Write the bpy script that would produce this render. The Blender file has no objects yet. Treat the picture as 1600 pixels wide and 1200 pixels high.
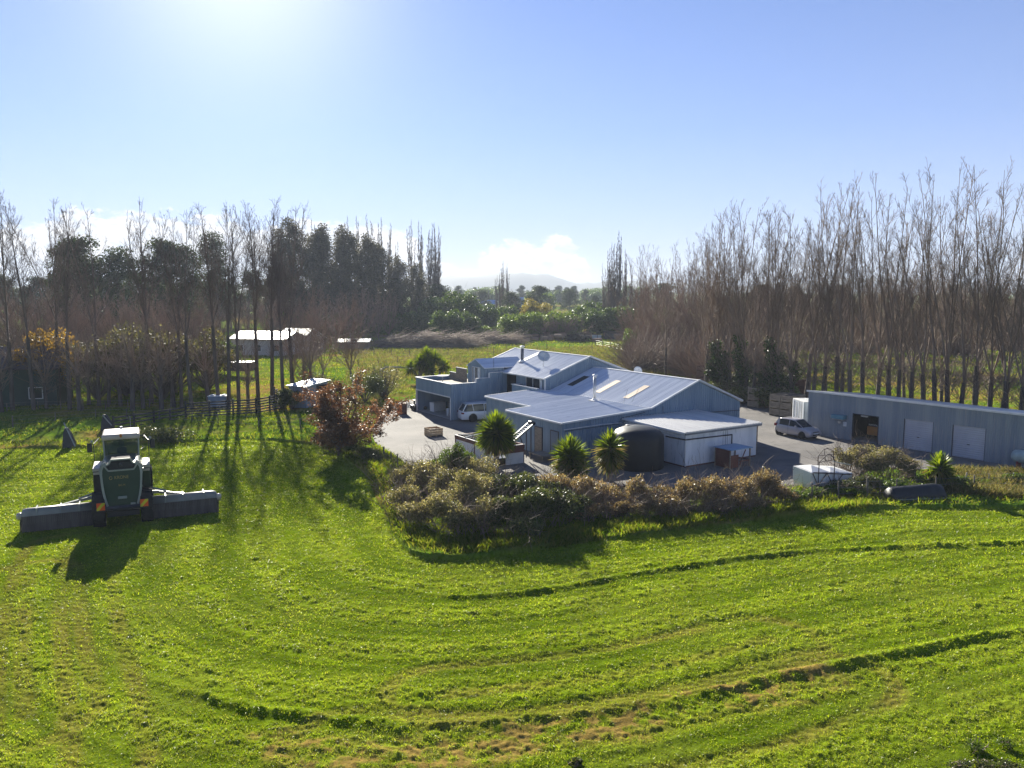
import bpy, math, random
import numpy as np
from mathutils import Vector, Matrix
sc = bpy.context.scene
R = math.radians
# ---------------------------------------------------------------- camera
F_PX, HOR, CAM_H = 1270.0, 452.0, 12.5
PITCH = math.atan((600 - HOR) / F_PX)
cam = bpy.data.cameras.new('camera')
cam.sensor_width = 36; cam.lens = F_PX / 1600 * 36
cam.clip_start = .5; cam.clip_end = 30000
camo = bpy.data.objects.new('camera', cam); sc.collection.objects.link(camo)
camo.location = (0, 0, CAM_H); camo.rotation_euler = (math.pi/2 - PITCH, 0, 0)
sc.camera = camo
# ---------------------------------------------------------------- light
SUN_EL, SUN_AZ = R(22.0), R(-17.8)      # azimuth from +Y, negative to the left
w = bpy.data.worlds.new('World'); sc.world = w; w.use_nodes = True
nt = w.node_tree; nt.nodes.clear()
def N(t, nt, **kw):
    n = nt.nodes.new(t)
    for k, v in kw.items(): setattr(n, k, v)
    return n
out = N('ShaderNodeOutputWorld', nt); bg = N('ShaderNodeBackground', nt)
sky = N('ShaderNodeTexSky', nt, sky_type='NISHITA', sun_disc=False, sun_elevation=SUN_EL, sun_rotation=SUN_AZ,
        altitude=0, air_density=0.85, dust_density=0.10, ozone_density=8.5)
bg.inputs['Strength'].default_value = .050
nt.links.new(bg.outputs[0], out.inputs[0])
def mth(nt, op, a, b=None, c=None, clamp=False):
    n = N('ShaderNodeMath', nt, operation=op, use_clamp=clamp)
    for i, v in enumerate((a, b, c)):
        if v is None: continue
        if isinstance(v, (int, float)): n.inputs[i].default_value = v
        else: nt.links.new(v, n.inputs[i])
    return n.outputs[0]
def ramp(nt, fac, stops, interp='LINEAR'):
    n = N('ShaderNodeValToRGB', nt); n.color_ramp.interpolation = interp
    e = n.color_ramp.elements
    while len(e) < len(stops): e.new(.5)
    for i, (p, c) in enumerate(stops):
        e[i].position = p; e[i].color = (*c, 1) if len(c) == 3 else c
    nt.links.new(fac, n.inputs[0]); return n.outputs[0]
def noise(nt, vec, scale, detail=4, rough=.55, dist=0):
    n = N('ShaderNodeTexNoise', nt); n.inputs['Scale'].default_value = scale
    n.inputs['Detail'].default_value = detail; n.inputs['Roughness'].default_value = rough
    n.inputs['Distortion'].default_value = dist
    if vec is not None: nt.links.new(vec, n.inputs['Vector'])
    return n.outputs['Fac']
def mixc(nt, fac, a, b, mode='MIX'):
    n = N('ShaderNodeMix', nt, data_type='RGBA', blend_type=mode)
    for i, v in ((0, fac), (6, a), (7, b)):
        if isinstance(v, (int, float)): n.inputs[i].default_value = v
        elif isinstance(v, tuple): n.inputs[i].default_value = (*v, 1)
        else: nt.links.new(v, n.inputs[i])
    return n.outputs[2]
# clouds low over the horizon, placed by direction (azimuth, elevation in degrees)
tc = N('ShaderNodeTexCoord', nt); sep = N('ShaderNodeSeparateXYZ', nt); nt.links.new(tc.outputs['Generated'], sep.inputs[0])
az = mth(nt, 'MULTIPLY', mth(nt, 'ARCTAN2', sep.outputs[0], sep.outputs[1]), 57.3)
el = mth(nt, 'MULTIPLY', mth(nt, 'ARCSINE', sep.outputs[2]), 57.3)
cv = N('ShaderNodeCombineXYZ', nt)
nt.links.new(az, cv.inputs[0]); nt.links.new(mth(nt, 'MULTIPLY', el, 2.1), cv.inputs[1])
n1 = noise(nt, cv.outputs[0], .44, 8, .58, .3)
n3 = noise(nt, cv.outputs[0], .95, 6, .6, .2)
# envelope: the top of the cloud bank by azimuth
top = N('ShaderNodeFloatCurve', nt)
cm = top.mapping; cu = cm.curves[0]
pts = [(-180, .5), (-60, .55), (-36, .42), (-30, .44), (-24, .55), (-17, .47), (-11, .50), (-6.2, .40), (-4.8, .20), (-2.5, .25), (0, .38), (3, .39), (5, .32), (7, .05), (20, .0), (60, .05), (180, .5)]
while len(cu.points) < len(pts): cu.points.new(.5, .5)
for i, (a_, v_) in enumerate(pts):
    cu.points[i].location = ((a_ + 180) / 360, v_); cu.points[i].handle_type = 'AUTO'
cm.update()
nt.links.new(mth(nt, 'DIVIDE', mth(nt, 'ADD', az, 180), 360), top.inputs['Value'])
env = mth(nt, 'MULTIPLY', top.outputs[0], 10)      # degrees
d_ = mth(nt, 'DIVIDE', mth(nt, 'SUBTRACT', env, el), 2.2)                  # >0 inside
d_ = mth(nt, 'MINIMUM', d_, .62)
dens = mth(nt, 'ADD', mth(nt, 'MULTIPLY', d_, .36), mth(nt, 'ADD', mth(nt, 'MULTIPLY', n1, .65), mth(nt, 'MULTIPLY', n3, .35)))
cov = ramp(nt, dens, [(.555, (0, 0, 0)), (.66, (1, 1, 1))], 'EASE')
shade = ramp(nt, noise(nt, cv.outputs[0], .62, 6, .6, .5), [(.36, (5.6, 6.1, 7.0)), (.56, (8.6, 8.4, 8.2))])
lowf = ramp(nt, mth(nt, 'DIVIDE', el, 3.0), [(0.0, (.35, .35, .35)), (.75, (1, 1, 1))])
covf = mth(nt, 'MULTIPLY', mth(nt, 'MULTIPLY', cov, lowf), .93)
# pale milky veil along the horizon
veil = ramp(nt, mth(nt, 'DIVIDE', el, 30.0, clamp=True), [(0, (1,)*3), (.12, (.85,)*3), (.35, (.45,)*3), (1, (0,)*3)])
skyv = mixc(nt, 1.0, mixc(nt, mth(nt, 'MULTIPLY', veil, .78), sky.outputs[0], (4.7, 5.45, 6.8)), (.97, .93, 1.0), 'MULTIPLY')
# bright aureole of thin high vapour round the sun (just above the frame)
sdir = N('ShaderNodeCombineXYZ', nt); sdir.inputs[0].default_value = math.sin(SUN_AZ)*math.cos(SUN_EL); sdir.inputs[1].default_value = math.cos(SUN_AZ)*math.cos(SUN_EL); sdir.inputs[2].default_value = math.sin(SUN_EL)
dp = N('ShaderNodeVectorMath', nt, operation='DOT_PRODUCT'); nt.links.new(tc.outputs['Generated'], dp.inputs[0]); nt.links.new(sdir.outputs[0], dp.inputs[1])
dpc = mth(nt, 'MAXIMUM', dp.outputs['Value'], 0.0)
gl_ = mth(nt, 'ADD', mth(nt, 'MULTIPLY', mth(nt, 'POWER', dpc, 110.0), 3.6), mth(nt, 'MULTIPLY', mth(nt, 'POWER', dpc, 14.0), .3))
gcol = N('ShaderNodeVectorMath', nt, operation='SCALE'); gcol.inputs[0].default_value = (1.15, .98, .80); nt.links.new(gl_, gcol.inputs['Scale'])
skyv = mixc(nt, 1.0, skyv, gcol.outputs[0], 'ADD')
nt.links.new(mixc(nt, covf, skyv, shade), bg.inputs['Color'])
sun = bpy.data.lights.new('sun', 'SUN'); sun.energy = 5.0; sun.angle = R(.5); sun.color = (1, .94, .80)
suno = bpy.data.objects.new('sun', sun); sc.collection.objects.link(suno)
sd = Vector((math.sin(SUN_AZ)*math.cos(SUN_EL), math.cos(SUN_AZ)*math.cos(SUN_EL), math.sin(SUN_EL)))
suno.rotation_euler = sd.to_track_quat('Z', 'Y').to_euler(); suno.location = sd * 300
sc.view_settings.view_transform = 'Standard'; sc.view_settings.look = 'None'
sc.view_settings.exposure = 1.5; sc.view_settings.gamma = 1; sc.view_settings.use_curve_mapping = False
cy = sc.cycles
cy.use_denoising = True; cy.denoiser = 'OPENIMAGEDENOISE'; cy.denoising_input_passes = 'RGB_ALBEDO_NORMAL'
cy.max_bounces = 6; cy.diffuse_bounces = 3; cy.glossy_bounces = 3; cy.transmission_bounces = 4; cy.transparent_max_bounces = 8
cy.volume_bounces = 0; cy.caustics_reflective = False; cy.caustics_refractive = False
cy.use_adaptive_sampling = True; cy.adaptive_threshold = .015; cy.sample_clamp_indirect = 6
# ---------------------------------------------------------------- coordinates
def at(px, py, z=0.0):
    """world point at height z seen at pixel (px, py) of the 1600x1200 photograph"""
    r = (px-800)/F_PX; u = (600-py)/F_PX
    fy = math.cos(PITCH)+math.sin(PITCH)*u; fz = -math.sin(PITCH)+math.cos(PITCH)*u
    t = (z-CAM_H)/fz
    return Vector((r*t, fy*t, z))
def hz(py, Y):
    """height of a point at depth Y seen at pixel row py"""
    u = (600-py)/F_PX
    fy = math.cos(PITCH)+math.sin(PITCH)*u; fz = -math.sin(PITCH)+math.cos(PITCH)*u
    return CAM_H + Y*fz/fy
def xp(px, Y): return (px-800)/F_PX*Y*1.0 / (math.cos(PITCH)) * (1-0.0) * .993
# ---------------------------------------------------------------- objects
COL = sc.collection
def tag(o, label=None, cat=None, group=None, kind=None):
    if label: o['label'] = label
    if cat: o['category'] = cat
    if group: o['group'] = group
    if kind: o['kind'] = kind
    return o
def empty(name, loc=(0, 0, 0), rz=0, label=None, cat=None, group=None, scale=None):
    o = bpy.data.objects.new(name, None); COL.objects.link(o)
    o.location = loc; o.rotation_euler = (0, 0, rz); o.empty_display_size = .5
    if scale: o.scale = scale
    return tag(o, label, cat, group)
def link_mesh(name, me, mat, parent=None):
    for m_ in (mat if isinstance(mat, (list, tuple)) else [mat]): me.materials.append(m_)
    o = bpy.data.objects.new(name, me); COL.objects.link(o)
    if parent: o.parent = parent
    return o
def copy_tree(o, parent=None):
    c = o.copy(); COL.objects.link(c); c.parent = parent
    for ch in list(o.children): copy_tree(ch, c)
    return c
class MB:
    """collects shapes; build() links them as ONE mesh object"""
    def __init__(s): s.v = []; s.f = []; s.mi = []; s.m = 0; s.sm = []; s.smooth = False
    def add(s, vs, fs):
        b = len(s.v); s.v.extend([tuple(q) for q in vs])
        for f in fs: s.f.append(tuple(b+i for i in f)); s.mi.append(s.m); s.sm.append(s.smooth)
        return s
    def box(s, x0, x1, y0, y1, z0, z1, M=None):
        vs = [Vector((x, y, z)) for z in (z0, z1) for x, y in ((x0, y0), (x1, y0), (x1, y1), (x0, y1))]
        if M is not None: vs = [M @ q for q in vs]
        return s.add(vs, [(0, 3, 2, 1), (4, 5, 6, 7), (0, 1, 5, 4), (1, 2, 6, 5), (2, 3, 7, 6), (3, 0, 4, 7)])
    def bar(s, a, b, w_, h_, up=(0, 0, 1)):
        a = Vector(a); b = Vector(b); d = (b-a); L = d.length; d.normalize()
        x = d.cross(Vector(up));
        if x.length < 1e-4: x = d.cross(Vector((1, 0, 0)))
        x.normalize(); y = x.cross(d)
        vs = [p + x*(sx*w_/2) + y*(sy*h_/2) for p in (a, b) for sx, sy in ((-1, -1), (1, -1), (1, 1), (-1, 1))]
        return s.add(vs, [(0, 3, 2, 1), (4, 5, 6, 7), (0, 1, 5, 4), (1, 2, 6, 5), (2, 3, 7, 6), (3, 0, 4, 7)])
    def prism(s, poly, ax, a, b):
        """poly: 2D points; extruded along axis ax ('x','y','z') from a to b"""
        n = len(poly)
        def P3(p, t): return {'x': (t, p[0], p[1]), 'y': (p[0], t, p[1]), 'z': (p[0], p[1], t)}[ax]
        vs = [P3(p, a) for p in poly] + [P3(p, b) for p in poly]
        fs = [tuple(range(n-1, -1, -1)), tuple(range(n, 2*n))] + [(i, (i+1) % n, n+(i+1) % n, n+i) for i in range(n)]
        return s.add(vs, fs)
    def loft(s, rings, cap=True, closed=True):
        n = len(rings[0]); vs = [q for r_ in rings for q in r_]; fs = []
        for k in range(len(rings)-1):
            for i in range(n if closed else n-1):
                j = (i+1) % n
                fs.append((k*n+i, k*n+j, (k+1)*n+j, (k+1)*n+i))
        if cap: fs.append(tuple(range(n-1, -1, -1))); fs.append(tuple((len(rings)-1)*n+i for i in range(n)))
        return s.add(vs, fs)
    def tube(s, pts, r, n=8, cap=True):
        pts = [Vector(p) for p in pts]; rs = r if isinstance(r, (list, tuple)) else [r]*len(pts)
        rings = []; x = None
        for i, p in enumerate(pts):
            d = (pts[min(i+1, len(pts)-1)] - pts[max(i-1, 0)]).normalized()
            if x is None:
                x = d.cross(Vector((0, 0, 1)))
                if x.length < .05: x = d.cross(Vector((1, 0, 0)))
            else: x = x - d*x.dot(d)
            x = x.normalized(); y = d.cross(x)
            rings.append([p + (x*math.cos(t)+y*math.sin(t))*rs[i] for t in [2*math.pi*k/n for k in range(n)]])
        return s.loft(rings, cap)
    def lathe(s, prof, n=24, c=(0, 0, 0), ax='z'):
        rings = []
        for r_, z in prof:
            ring = []
            for k in range(n):
                t = 2*math.pi*k/n; a_, b_ = r_*math.cos(t), r_*math.sin(t)
                q = {'z': (a_, b_, z), 'x': (z, a_, b_), 'y': (a_, z, b_)}[ax]
                ring.append((q[0]+c[0], q[1]+c[1], q[2]+c[2]))
            rings.append(ring)
        return s.loft(rings)
    def build(s, name, mat, parent=None, bevel=0):
        me = bpy.data.meshes.new(name); me.from_pydata(s.v, [], s.f); me.update()
        if any(s.mi): me.polygons.foreach_set('material_index', s.mi)
        if any(s.sm): me.polygons.foreach_set('use_smooth', s.sm)
        o = link_mesh(name, me, mat, parent)
        if bevel:
            b = o.modifiers.new('bevel', 'BEVEL'); b.width = bevel; b.segments = 2; b.limit_method = 'ANGLE'
        return o
def np_mesh(name, V, Fc, smooth=False):
    """V (n,3), Fc (m,k) -> mesh"""
    V = np.asarray(V, np.float32); Fc = np.asarray(Fc, np.int32); k = Fc.shape[1]
    me = bpy.data.meshes.new(name); me.vertices.add(len(V)); me.vertices.foreach_set('co', V.ravel())
    me.loops.add(Fc.size); me.loops.foreach_set('vertex_index', Fc.ravel())
    me.polygons.add(len(Fc)); me.polygons.foreach_set('loop_start', np.arange(0, Fc.size, k, dtype=np.int32))
    me.polygons.foreach_set('loop_total', np.full(len(Fc), k, np.int32))
    if smooth: me.polygons.foreach_set('use_smooth', np.ones(len(Fc), bool))
    me.update(calc_edges=True); return me
# ---------------------------------------------------------------- materials
def new_mat(name):
    m_ = bpy.data.materials.new(name); m_.use_nodes = True; t = m_.node_tree
    b = t.nodes['Principled BSDF']; return m_, t, b
def pm(name, c1, c2=None, scale=1.5, rough=.6, metal=0, bump=0, bscale=20, spec=.4, stretch=None, detail=5, lo=.38, hi=.62, coat=0, c3=None):
    m_, t, b = new_mat(name)
    tc_ = N('ShaderNodeTexCoord', t); vec = tc_.outputs['Object']
    if stretch:
        mp = N('ShaderNodeMapping', t); mp.inputs['Scale'].default_value = stretch
        t.links.new(vec, mp.inputs[0]); vec = mp.outputs[0]
    if c2 is None: c2 = tuple(x*.72 for x in c1)
    f = noise(t, vec, scale, detail)
    c = ramp(t, f, [(lo, c1), (hi, c2)])
    if c3:
        f3 = noise(t, vec, scale*3.7, 6, .7)
        c = mixc(t, ramp(t, f3, [(.56, (0, 0, 0)), (.68, (1, 1, 1))]), c, c3)
    t.links.new(c, b.inputs['Base Color'])
    b.inputs['Roughness'].default_value = rough; b.inputs['Metallic'].default_value = metal
    b.inputs['Specular IOR Level'].default_value = spec; b.inputs['Coat Weight'].default_value = coat
    if bump:
        bn = N('ShaderNodeBump', t); bn.inputs['Strength'].default_value = bump; bn.inputs['Distance'].default_value = .05
        t.links.new(noise(t, vec, bscale, 5, .65), bn.inputs['Height']); t.links.new(bn.outputs[0], b.inputs['Normal'])
    return m_
def leafmat(name, cols, trans=.5, rough=.5, spec=.25, tcol=None, tgain=1.0):
    """cols: list of colours picked at random per leaf; part of the light passes through"""
    m_, t, b = new_mat(name)
    g = N('ShaderNodeNewGeometry', t)
    n_ = len(cols)
    c = ramp(t, g.outputs['Random Per Island'], [(i/(n_-1), q) for i, q in enumerate(cols)])
    tcx = N('ShaderNodeTexCoord', t)
    f = noise(t, tcx.outputs['Object'], .45, 3)
    c = mixc(t, 1.0, c, ramp(t, f, [(.35, (.72, .72, .72)), (.65, (1.25, 1.25, 1.2))]), 'MULTIPLY')
    t.links.new(c, b.inputs['Base Color']); b.inputs['Roughness'].default_value = rough
    b.inputs['Specular IOR Level'].default_value = spec
    tr = N('ShaderNodeBsdfTranslucent', t)
    t.links.new(mixc(t, 1.0, c, tuple(tgain*x for x in (tcol or (1.25, 1.2, .7))), 'MULTIPLY'), tr.inputs[0])
    mx = N('ShaderNodeMixShader', t); mx.inputs[0].default_value = trans
    t.links.new(b.outputs[0], mx.inputs[1]); t.links.new(tr.outputs[0], mx.inputs[2])
    t.links.new(mx.outputs[0], t.nodes['Material Output'].inputs[0]); return m_
# ---------------------------------------------------------------- ground
def hash2(ix, iy, seed):
    h = (ix.astype(np.int64)*374761393 + iy.astype(np.int64)*668265263 + seed*1442695041) & 0xffffffff
    h = ((h ^ (h >> 13))*1274126177) & 0xffffffff
    return ((h ^ (h >> 16)) & 0xffff)/65535.0
def vnoise(x, y, seed=0):
    ix = np.floor(x); iy = np.floor(y); fx = x-ix; fy = y-iy
    fx = fx*fx*(3-2*fx); fy = fy*fy*(3-2*fy); ix = ix.astype(np.int64); iy = iy.astype(np.int64)
    a = hash2(ix, iy, seed); b = hash2(ix+1, iy, seed); c = hash2(ix, iy+1, seed); d = hash2(ix+1, iy+1, seed)
    return (a*(1-fx)+b*fx)*(1-fy)+(c*(1-fx)+d*fx)*fy
def fbm(x, y, oct=4, seed=0, gain=.5):
    s = 0; a = 1; t = 0
    for i in range(oct):
        s = s+a*vnoise(x*2**i+17.3*i, y*2**i-9.1*i, seed+i); t += a; a *= gain
    return s/t
def inpoly(x, y, poly):
    r = np.zeros(x.shape, bool); n = len(poly)
    for i in range(n):
        x0, y0 = poly[i]; x1, y1 = poly[(i+1) % n]
        if y0 == y1: continue
        c = ((y0 > y) != (y1 > y)) & (x < (x1-x0)*(y-y0)/(y1-y0)+x0); r ^= c
    return r
def dpoly(x, y, pl, closed=False):
    d = np.full(x.shape, 1e9); n = len(pl)
    for i in range(n if closed else n-1):
        x0, y0 = pl[i][:2]; x1, y1 = pl[(i+1) % n][:2]
        dx, dy = x1-x0, y1-y0; L = dx*dx+dy*dy+1e-9
        t = np.clip(((x-x0)*dx+(y-y0)*dy)/L, 0, 1)
        d = np.minimum(d, np.hypot(x-x0-t*dx, y-y0-t*dy))
    return d
def smooth_pl(pl, k=6):
    """Catmull-Rom through the points"""
    P = [np.array(p[:2], float) for p in pl]; P = [2*P[0]-P[1]]+P+[2*P[-1]-P[-2]]; o = []
    for i in range(1, len(P)-2):
        for j in range(k):
            t = j/k
            o.append(tuple(.5*((2*P[i])+(-P[i-1]+P[i+1])*t+(2*P[i-1]-5*P[i]+4*P[i+1]-P[i+2])*t*t+(-P[i-1]+3*P[i]-3*P[i+1]+P[i+2])*t**3)))
    o.append(tuple(P[-2])); return o
PX = lambda l, k=6: smooth_pl([at(*p) for p in l], k)
YARD = [(-4.0, 49.5), (-6.2, 53.5), (-8.6, 60), (-11.3, 66), (-12.6, 74), (-13.4, 82), (-12.4, 90), (-8, 96), (4, 101), (8, 97), (-3, 91), (-8.8, 87),
        (-8.0, 82.5), (0, 84), (9, 90), (18, 96), (27, 101), (36, 88), (46, 70), (38, 54), (33, 54.2), (25.5, 56.2), (21.6, 51.5), (14, 50.3), (8, 50.6), (2, 51.5)]
# edge of the mown field: everything nearer than this line is the field
EDGE = PX([(-700, 762), (-200, 722), (0, 703), (150, 700), (270, 692), (400, 688), (500, 700), (560, 735), (592, 790), (618, 842), (660, 872), (760, 872), (880, 852),
           (1000, 838), (1100, 826), (1225, 812), (1360, 797), (1500, 795), (1600, 796), (1800, 800), (2300, 800)])
FIELD = EDGE + [(120, 60), (120, -60), (-120, -60), (-120, 50)]
WIND = [PX([(205, 1035), (250, 1065), (330, 1092), (430, 1115), (540, 1130), (640, 1137), (780, 1130), (900, 1118), (1000, 1103), (1100, 1084), (1200, 1060), (1300, 1040), (1400, 1022), (1500, 1003), (1620, 985)]),
        PX([(560, 912), (620, 925), (720, 932), (800, 930), (860, 922), (930, 910), (1000, 897), (1100, 880), (1200, 868), (1300, 862), (1400, 856), (1500, 853), (1620, 848)]),
        PX([(470, 800), (490, 830), (480, 870), (430, 905), (420, 950)]),
        PX([(270, 695), (420, 692), (540, 712), (600, 800)])]
TRACKS = [PX([(110, 1200), (105, 1090), (95, 990), (100, 900), (110, 850)]), PX([(40, 1120), (35, 1000), (45, 900)]),
          PX([(560, 1165), (760, 1175), (960, 1150), (1160, 1110), (1300, 1060)]), PX([(700, 1085), (900, 1065), (1060, 1035), (1200, 1000)])]
BROWN = PX([(430, 1165), (560, 1185), (700, 1180), (840, 1150), (980, 1132), (1080, 1105), (1180, 1082), (1290, 1058)])
def field_data(x, y):
    """height and colour controls of the ground: mown field, rough pasture, yard"""
    fld = inpoly(x, y, FIELD); de = dpoly(x, y, EDGE)
    yard = inpoly(x, y, YARD); dy_ = dpoly(x, y, YARD, True)
    near = fld.astype(float)
    z = np.zeros(x.shape); r = np.hypot(x, y)
    fade = np.clip((170-r)/90, 0, 1)
    # mown stubble with clippings lying in it, more along the swaths round the hedge
    sw = .5+.5*np.sin(de*2*math.pi/3.1+2.2*fbm(x/7, y/7, 2, 5))
    lump = fbm(x*1.5, y*1.5, 4, 11)
    fine = fbm(x*4.6, y*6.2, 3, 23)
    zf = .10*(np.clip(lump-.42, 0, 1)**1.0)*(.4+1.0*sw) + .11*np.clip(fine-.40, 0, 1)*(.4+.9*sw) + .10*(fbm(x/6, y/6, 3, 3)-.5)
    wsum = np.zeros(x.shape)
    for i, pl in enumerate(WIND):
        d = dpoly(x+.35*(fbm(x/1.2, y/1.2, 3, 70+i)-.5), y+.35*(fbm(x/1.2, y/1.2, 3, 80+i)-.5), pl)
        wd = (.46, .42, .3, .35)[i]
        am = (.19, .155, .08, .08)[i]*(.62+.8*np.clip(fbm(x*1.6, y*1.6, 3, 40+i)-.35, 0, 1))
        g = np.exp(-(d/wd*1.7)**2)*np.clip((np.hypot(x-pl[0][0], y-pl[0][1])-.3)/6, 0, 1); zf = zf+am*g*(.75+.6*fine); wsum = np.maximum(wsum, g)
    # furrow-fine rows left by the rake, following the swaths
    zf = zf + .012*np.sin(de*2*math.pi/.78+1.6*fbm(x/2, y/2, 2, 8))*(.4+fbm(x/4, y/4, 2, 19))
    tr = np.zeros(x.shape)
    for i, pl in enumerate(TRACKS):
        d = dpoly(x, y, pl)
        for off in (0.0, 1.9):
            g = np.exp(-((d-off)/.33)**4); tr = np.maximum(tr, g)
    zf = zf - .03*tr + .014*tr*np.sin((x*.35*np.sign(np.sin(x*9))+y)*2*math.pi/.36)
    # rough pasture
    zp = .60*np.clip(fbm(x*.28, y*.28, 4, 31)-.45, 0, 1)+.45*np.clip(fbm(x*.9, y*.9, 4, 37)-.44, 0, 1)*fade + .5*(fbm(x/40, y/40, 3, 9)-.5)*np.clip((r-95)/60, 0, 1)
    edge_bank = .12*np.exp(-(de/1.3)**2)*(~fld)
    z = np.where(fld, zf, zp+edge_bank)
    k = np.clip(dy_/1.5, 0, 1); z = np.where(yard, -.10, z*k-.03*(1-k))
    dry = np.clip(fbm(x/3.4, y/3.4, 4, 51)*1.5-.35, 0, 1)
    tone = np.where(fld, np.clip(.60*sw+.50*lump+.30*wsum-.12+.8*(fbm(x/5, y/5, 4, 66)-.5), 0, 1), fbm(x/9, y/9, 4, 61))
    dw0 = dpoly(x+.9*(fbm(x/1.6, y/1.6, 3, 171)-.5), y+.9*(fbm(x/1.6, y/1.6, 3, 181)-.5), BROWN)
    straw = np.exp(-(dw0/1.0)**4)*np.clip(fbm(x*2.6, y*2.6, 4, 191)*3.2-1.15, 0, .85)*fld
    dirt = np.maximum(np.maximum(.38*tr*np.clip(fbm(x*.5, y*.5, 3, 77)*1.8-.2, 0, 1), straw), (~fld)*np.clip(fbm(x/11, y/7, 4, 91)*3.6-1.75, 0, 1))
    return z, near, tone, dry, dirt, yard, dy_
ang = np.concatenate([np.linspace(-180, -40, 60, endpoint=False), np.linspace(-40, 40, 1150, endpoint=False), np.linspace(40, 180, 60, endpoint=False)])
rad = np.concatenate([[.5, 6, 11], np.geomspace(15, 80, 620), np.geomspace(80, 260, 150)[1:], np.geomspace(260, 7000, 46)[1:]])
A, Rr = np.meshgrid(np.radians(ang), rad); gx = (np.sin(A)*Rr).ravel(); gy = (np.cos(A)*Rr).ravel()
gz, near, tone, dry, dirt, yard_, dyd = field_data(gx, gy)
na, nr = len(ang), len(rad); idx = np.arange(na*nr).reshape(nr, na)
a0 = idx[:-1, :]; a1 = idx[1:, :]; q = np.stack([a0, np.roll(a0, -1, 1), np.roll(a1, -1, 1), a1], -1).reshape(-1, 4)
me = np_mesh('ground', np.stack([gx, gy, gz], 1), q[:, ::-1], True)
ca = me.color_attributes.new('zone', 'FLOAT_COLOR', 'POINT')
ca.data.foreach_set('color', np.stack([near, tone, dry, dirt], 1).astype(np.float32).ravel())
m_, t, b = new_mat('pasture')
at_ = N('ShaderNodeAttribute', t, attribute_name='zone'); sp = N('ShaderNodeSeparateColor', t); t.links.new(at_.outputs['Color'], sp.inputs[0])
tcg = N('ShaderNodeTexCoord', t); pos = tcg.outputs['Object']
fine = noise(t, pos, 3.2, 6, .7); mid = noise(t, pos, .35, 5, .6)
cA = ramp(t, sp.outputs[1], [(.15, (.095, .145, .006)), (.5, (.150, .215, .008)), (.85, (.205, .270, .014))])
cA = mixc(t, ramp(t, sp.outputs[2], [(.35, (0, 0, 0)), (.8, (.55,)*3)]), cA, (.16, .20, .020))
cB = ramp(t, mid, [(.36, (.085, .140, .010)), (.52, (.14, .19, .016)), (.68, (.19, .17, .050))])
cB = mixc(t, ramp(t, sp.outputs[1], [(.45, (0,)*3), (.65, (.8,)*3)]), cB, (.10, .19, .018))
cA = mixc(t, ramp(t, noise(t, pos, .9, 6, .7), [(.52, (0,)*3), (.75, (.6,)*3)]), cA, (.155, .150, .030))
cc = mixc(t, sp.outputs[0], cB, cA)
cc = mixc(t, at_.outputs['Alpha'], cc, (.28, .18, .055))
cc = mixc(t, 1.0, cc, ramp(t, fine, [(.3, (.66,)*3), (.7, (1.3,)*3)]), 'MULTIPLY')
t.links.new(cc, b.inputs['Base Color']); b.inputs['Roughness'].default_value = 1; b.inputs['Specular IOR Level'].default_value = 0
bn = N('ShaderNodeBump', t); bn.inputs['Strength'].default_value = .8; bn.inputs['Distance'].default_value = .06
t.links.new(noise(t, pos, 9, 6, .75), bn.inputs['Height']); t.links.new(bn.outputs[0], b.inputs['Normal'])
tag(link_mesh('ground', me, m_), 'bright green mown paddock and rough pasture reaching to the horizon', 'ground', kind='structure')
# yard: worn grey asphalt sheet
def sheet(name, poly, z, mat, label, cat):
    me_ = bpy.data.meshes.new(name); me_.from_pydata([(x, y, z) for x, y in poly], [], [tuple(range(len(poly)))]); me_.update()
    return tag(link_mesh(name, me_, mat), label, cat, kind='structure')
asph = pm('worn asphalt', (.105, .100, .098), (.205, .190, .178), .22, .85, bump=.6, bscale=9, spec=.25, c3=(.095, .090, .085), detail=9, lo=.32, hi=.68)
sheet('yard', smooth_pl(YARD+[YARD[0]], 5)[:-1], .015, asph, 'worn pale grey asphalt yard and drive curving round the garage', 'yard')
# ---------------------------------------------------------------- blades of grass
rngs = np.random.default_rng(5)
def blades(name, P, length, width, mat, lean=.9, seed=1, parent=None):
    """P (n,3) roots, one two-piece bent blade per root"""
    g = np.random.default_rng(seed); n = len(P)
    L = length*(.5+g.random(n)) if np.isscalar(length) else length*(.6+.8*g.random(n))
    th = g.random(n)*2*math.pi; ln = lean*(.3+.9*g.random(n))
    d = np.stack([np.cos(th)*np.sin(ln), np.sin(th)*np.sin(ln), np.cos(ln)], 1)
    ph = g.random(n)*2*math.pi; sx = np.stack([np.cos(ph), np.sin(ph), np.zeros(n)], 1)*(width*(.6+.8*g.random(n)))[:, None]/2
    mid_ = P+d*(L*.55)[:, None]; d2 = d.copy(); d2[:, 2] -= .45; tip = mid_+d2*(L*.5)[:, None]
    V = np.stack([P-sx, P+sx, mid_+sx*.8, tip, mid_-sx*.8], 1).reshape(-1, 3)
    b0 = np.arange(n)*5
    Fq = np.stack([b0, b0+1, b0+2, b0+4], 1)
    # pentagon as one face keeps each blade one island
    me_ = np_mesh(name, V, np.stack([b0, b0+1, b0+2, b0+3, b0+4], 1))
    return link_mesh(name, me_, mat, parent)
grassm = leafmat('grass blade', [(.10, .155, .008), (.17, .24, .012), (.21, .28, .018), (.28, .32, .03), (.17, .20, .04), (.24, .22, .07), (.19, .26, .014), (.38, .38, .14)], .6, .42, .35, (1.6, 1.6, .48))
longm = leafmat('long grass', [(.07, .13, .010), (.12, .19, .014), (.19, .23, .025), (.28, .26, .08), (.15, .22, .016)], .58, .6, .12, (1.3, 1.3, .45))
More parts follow.
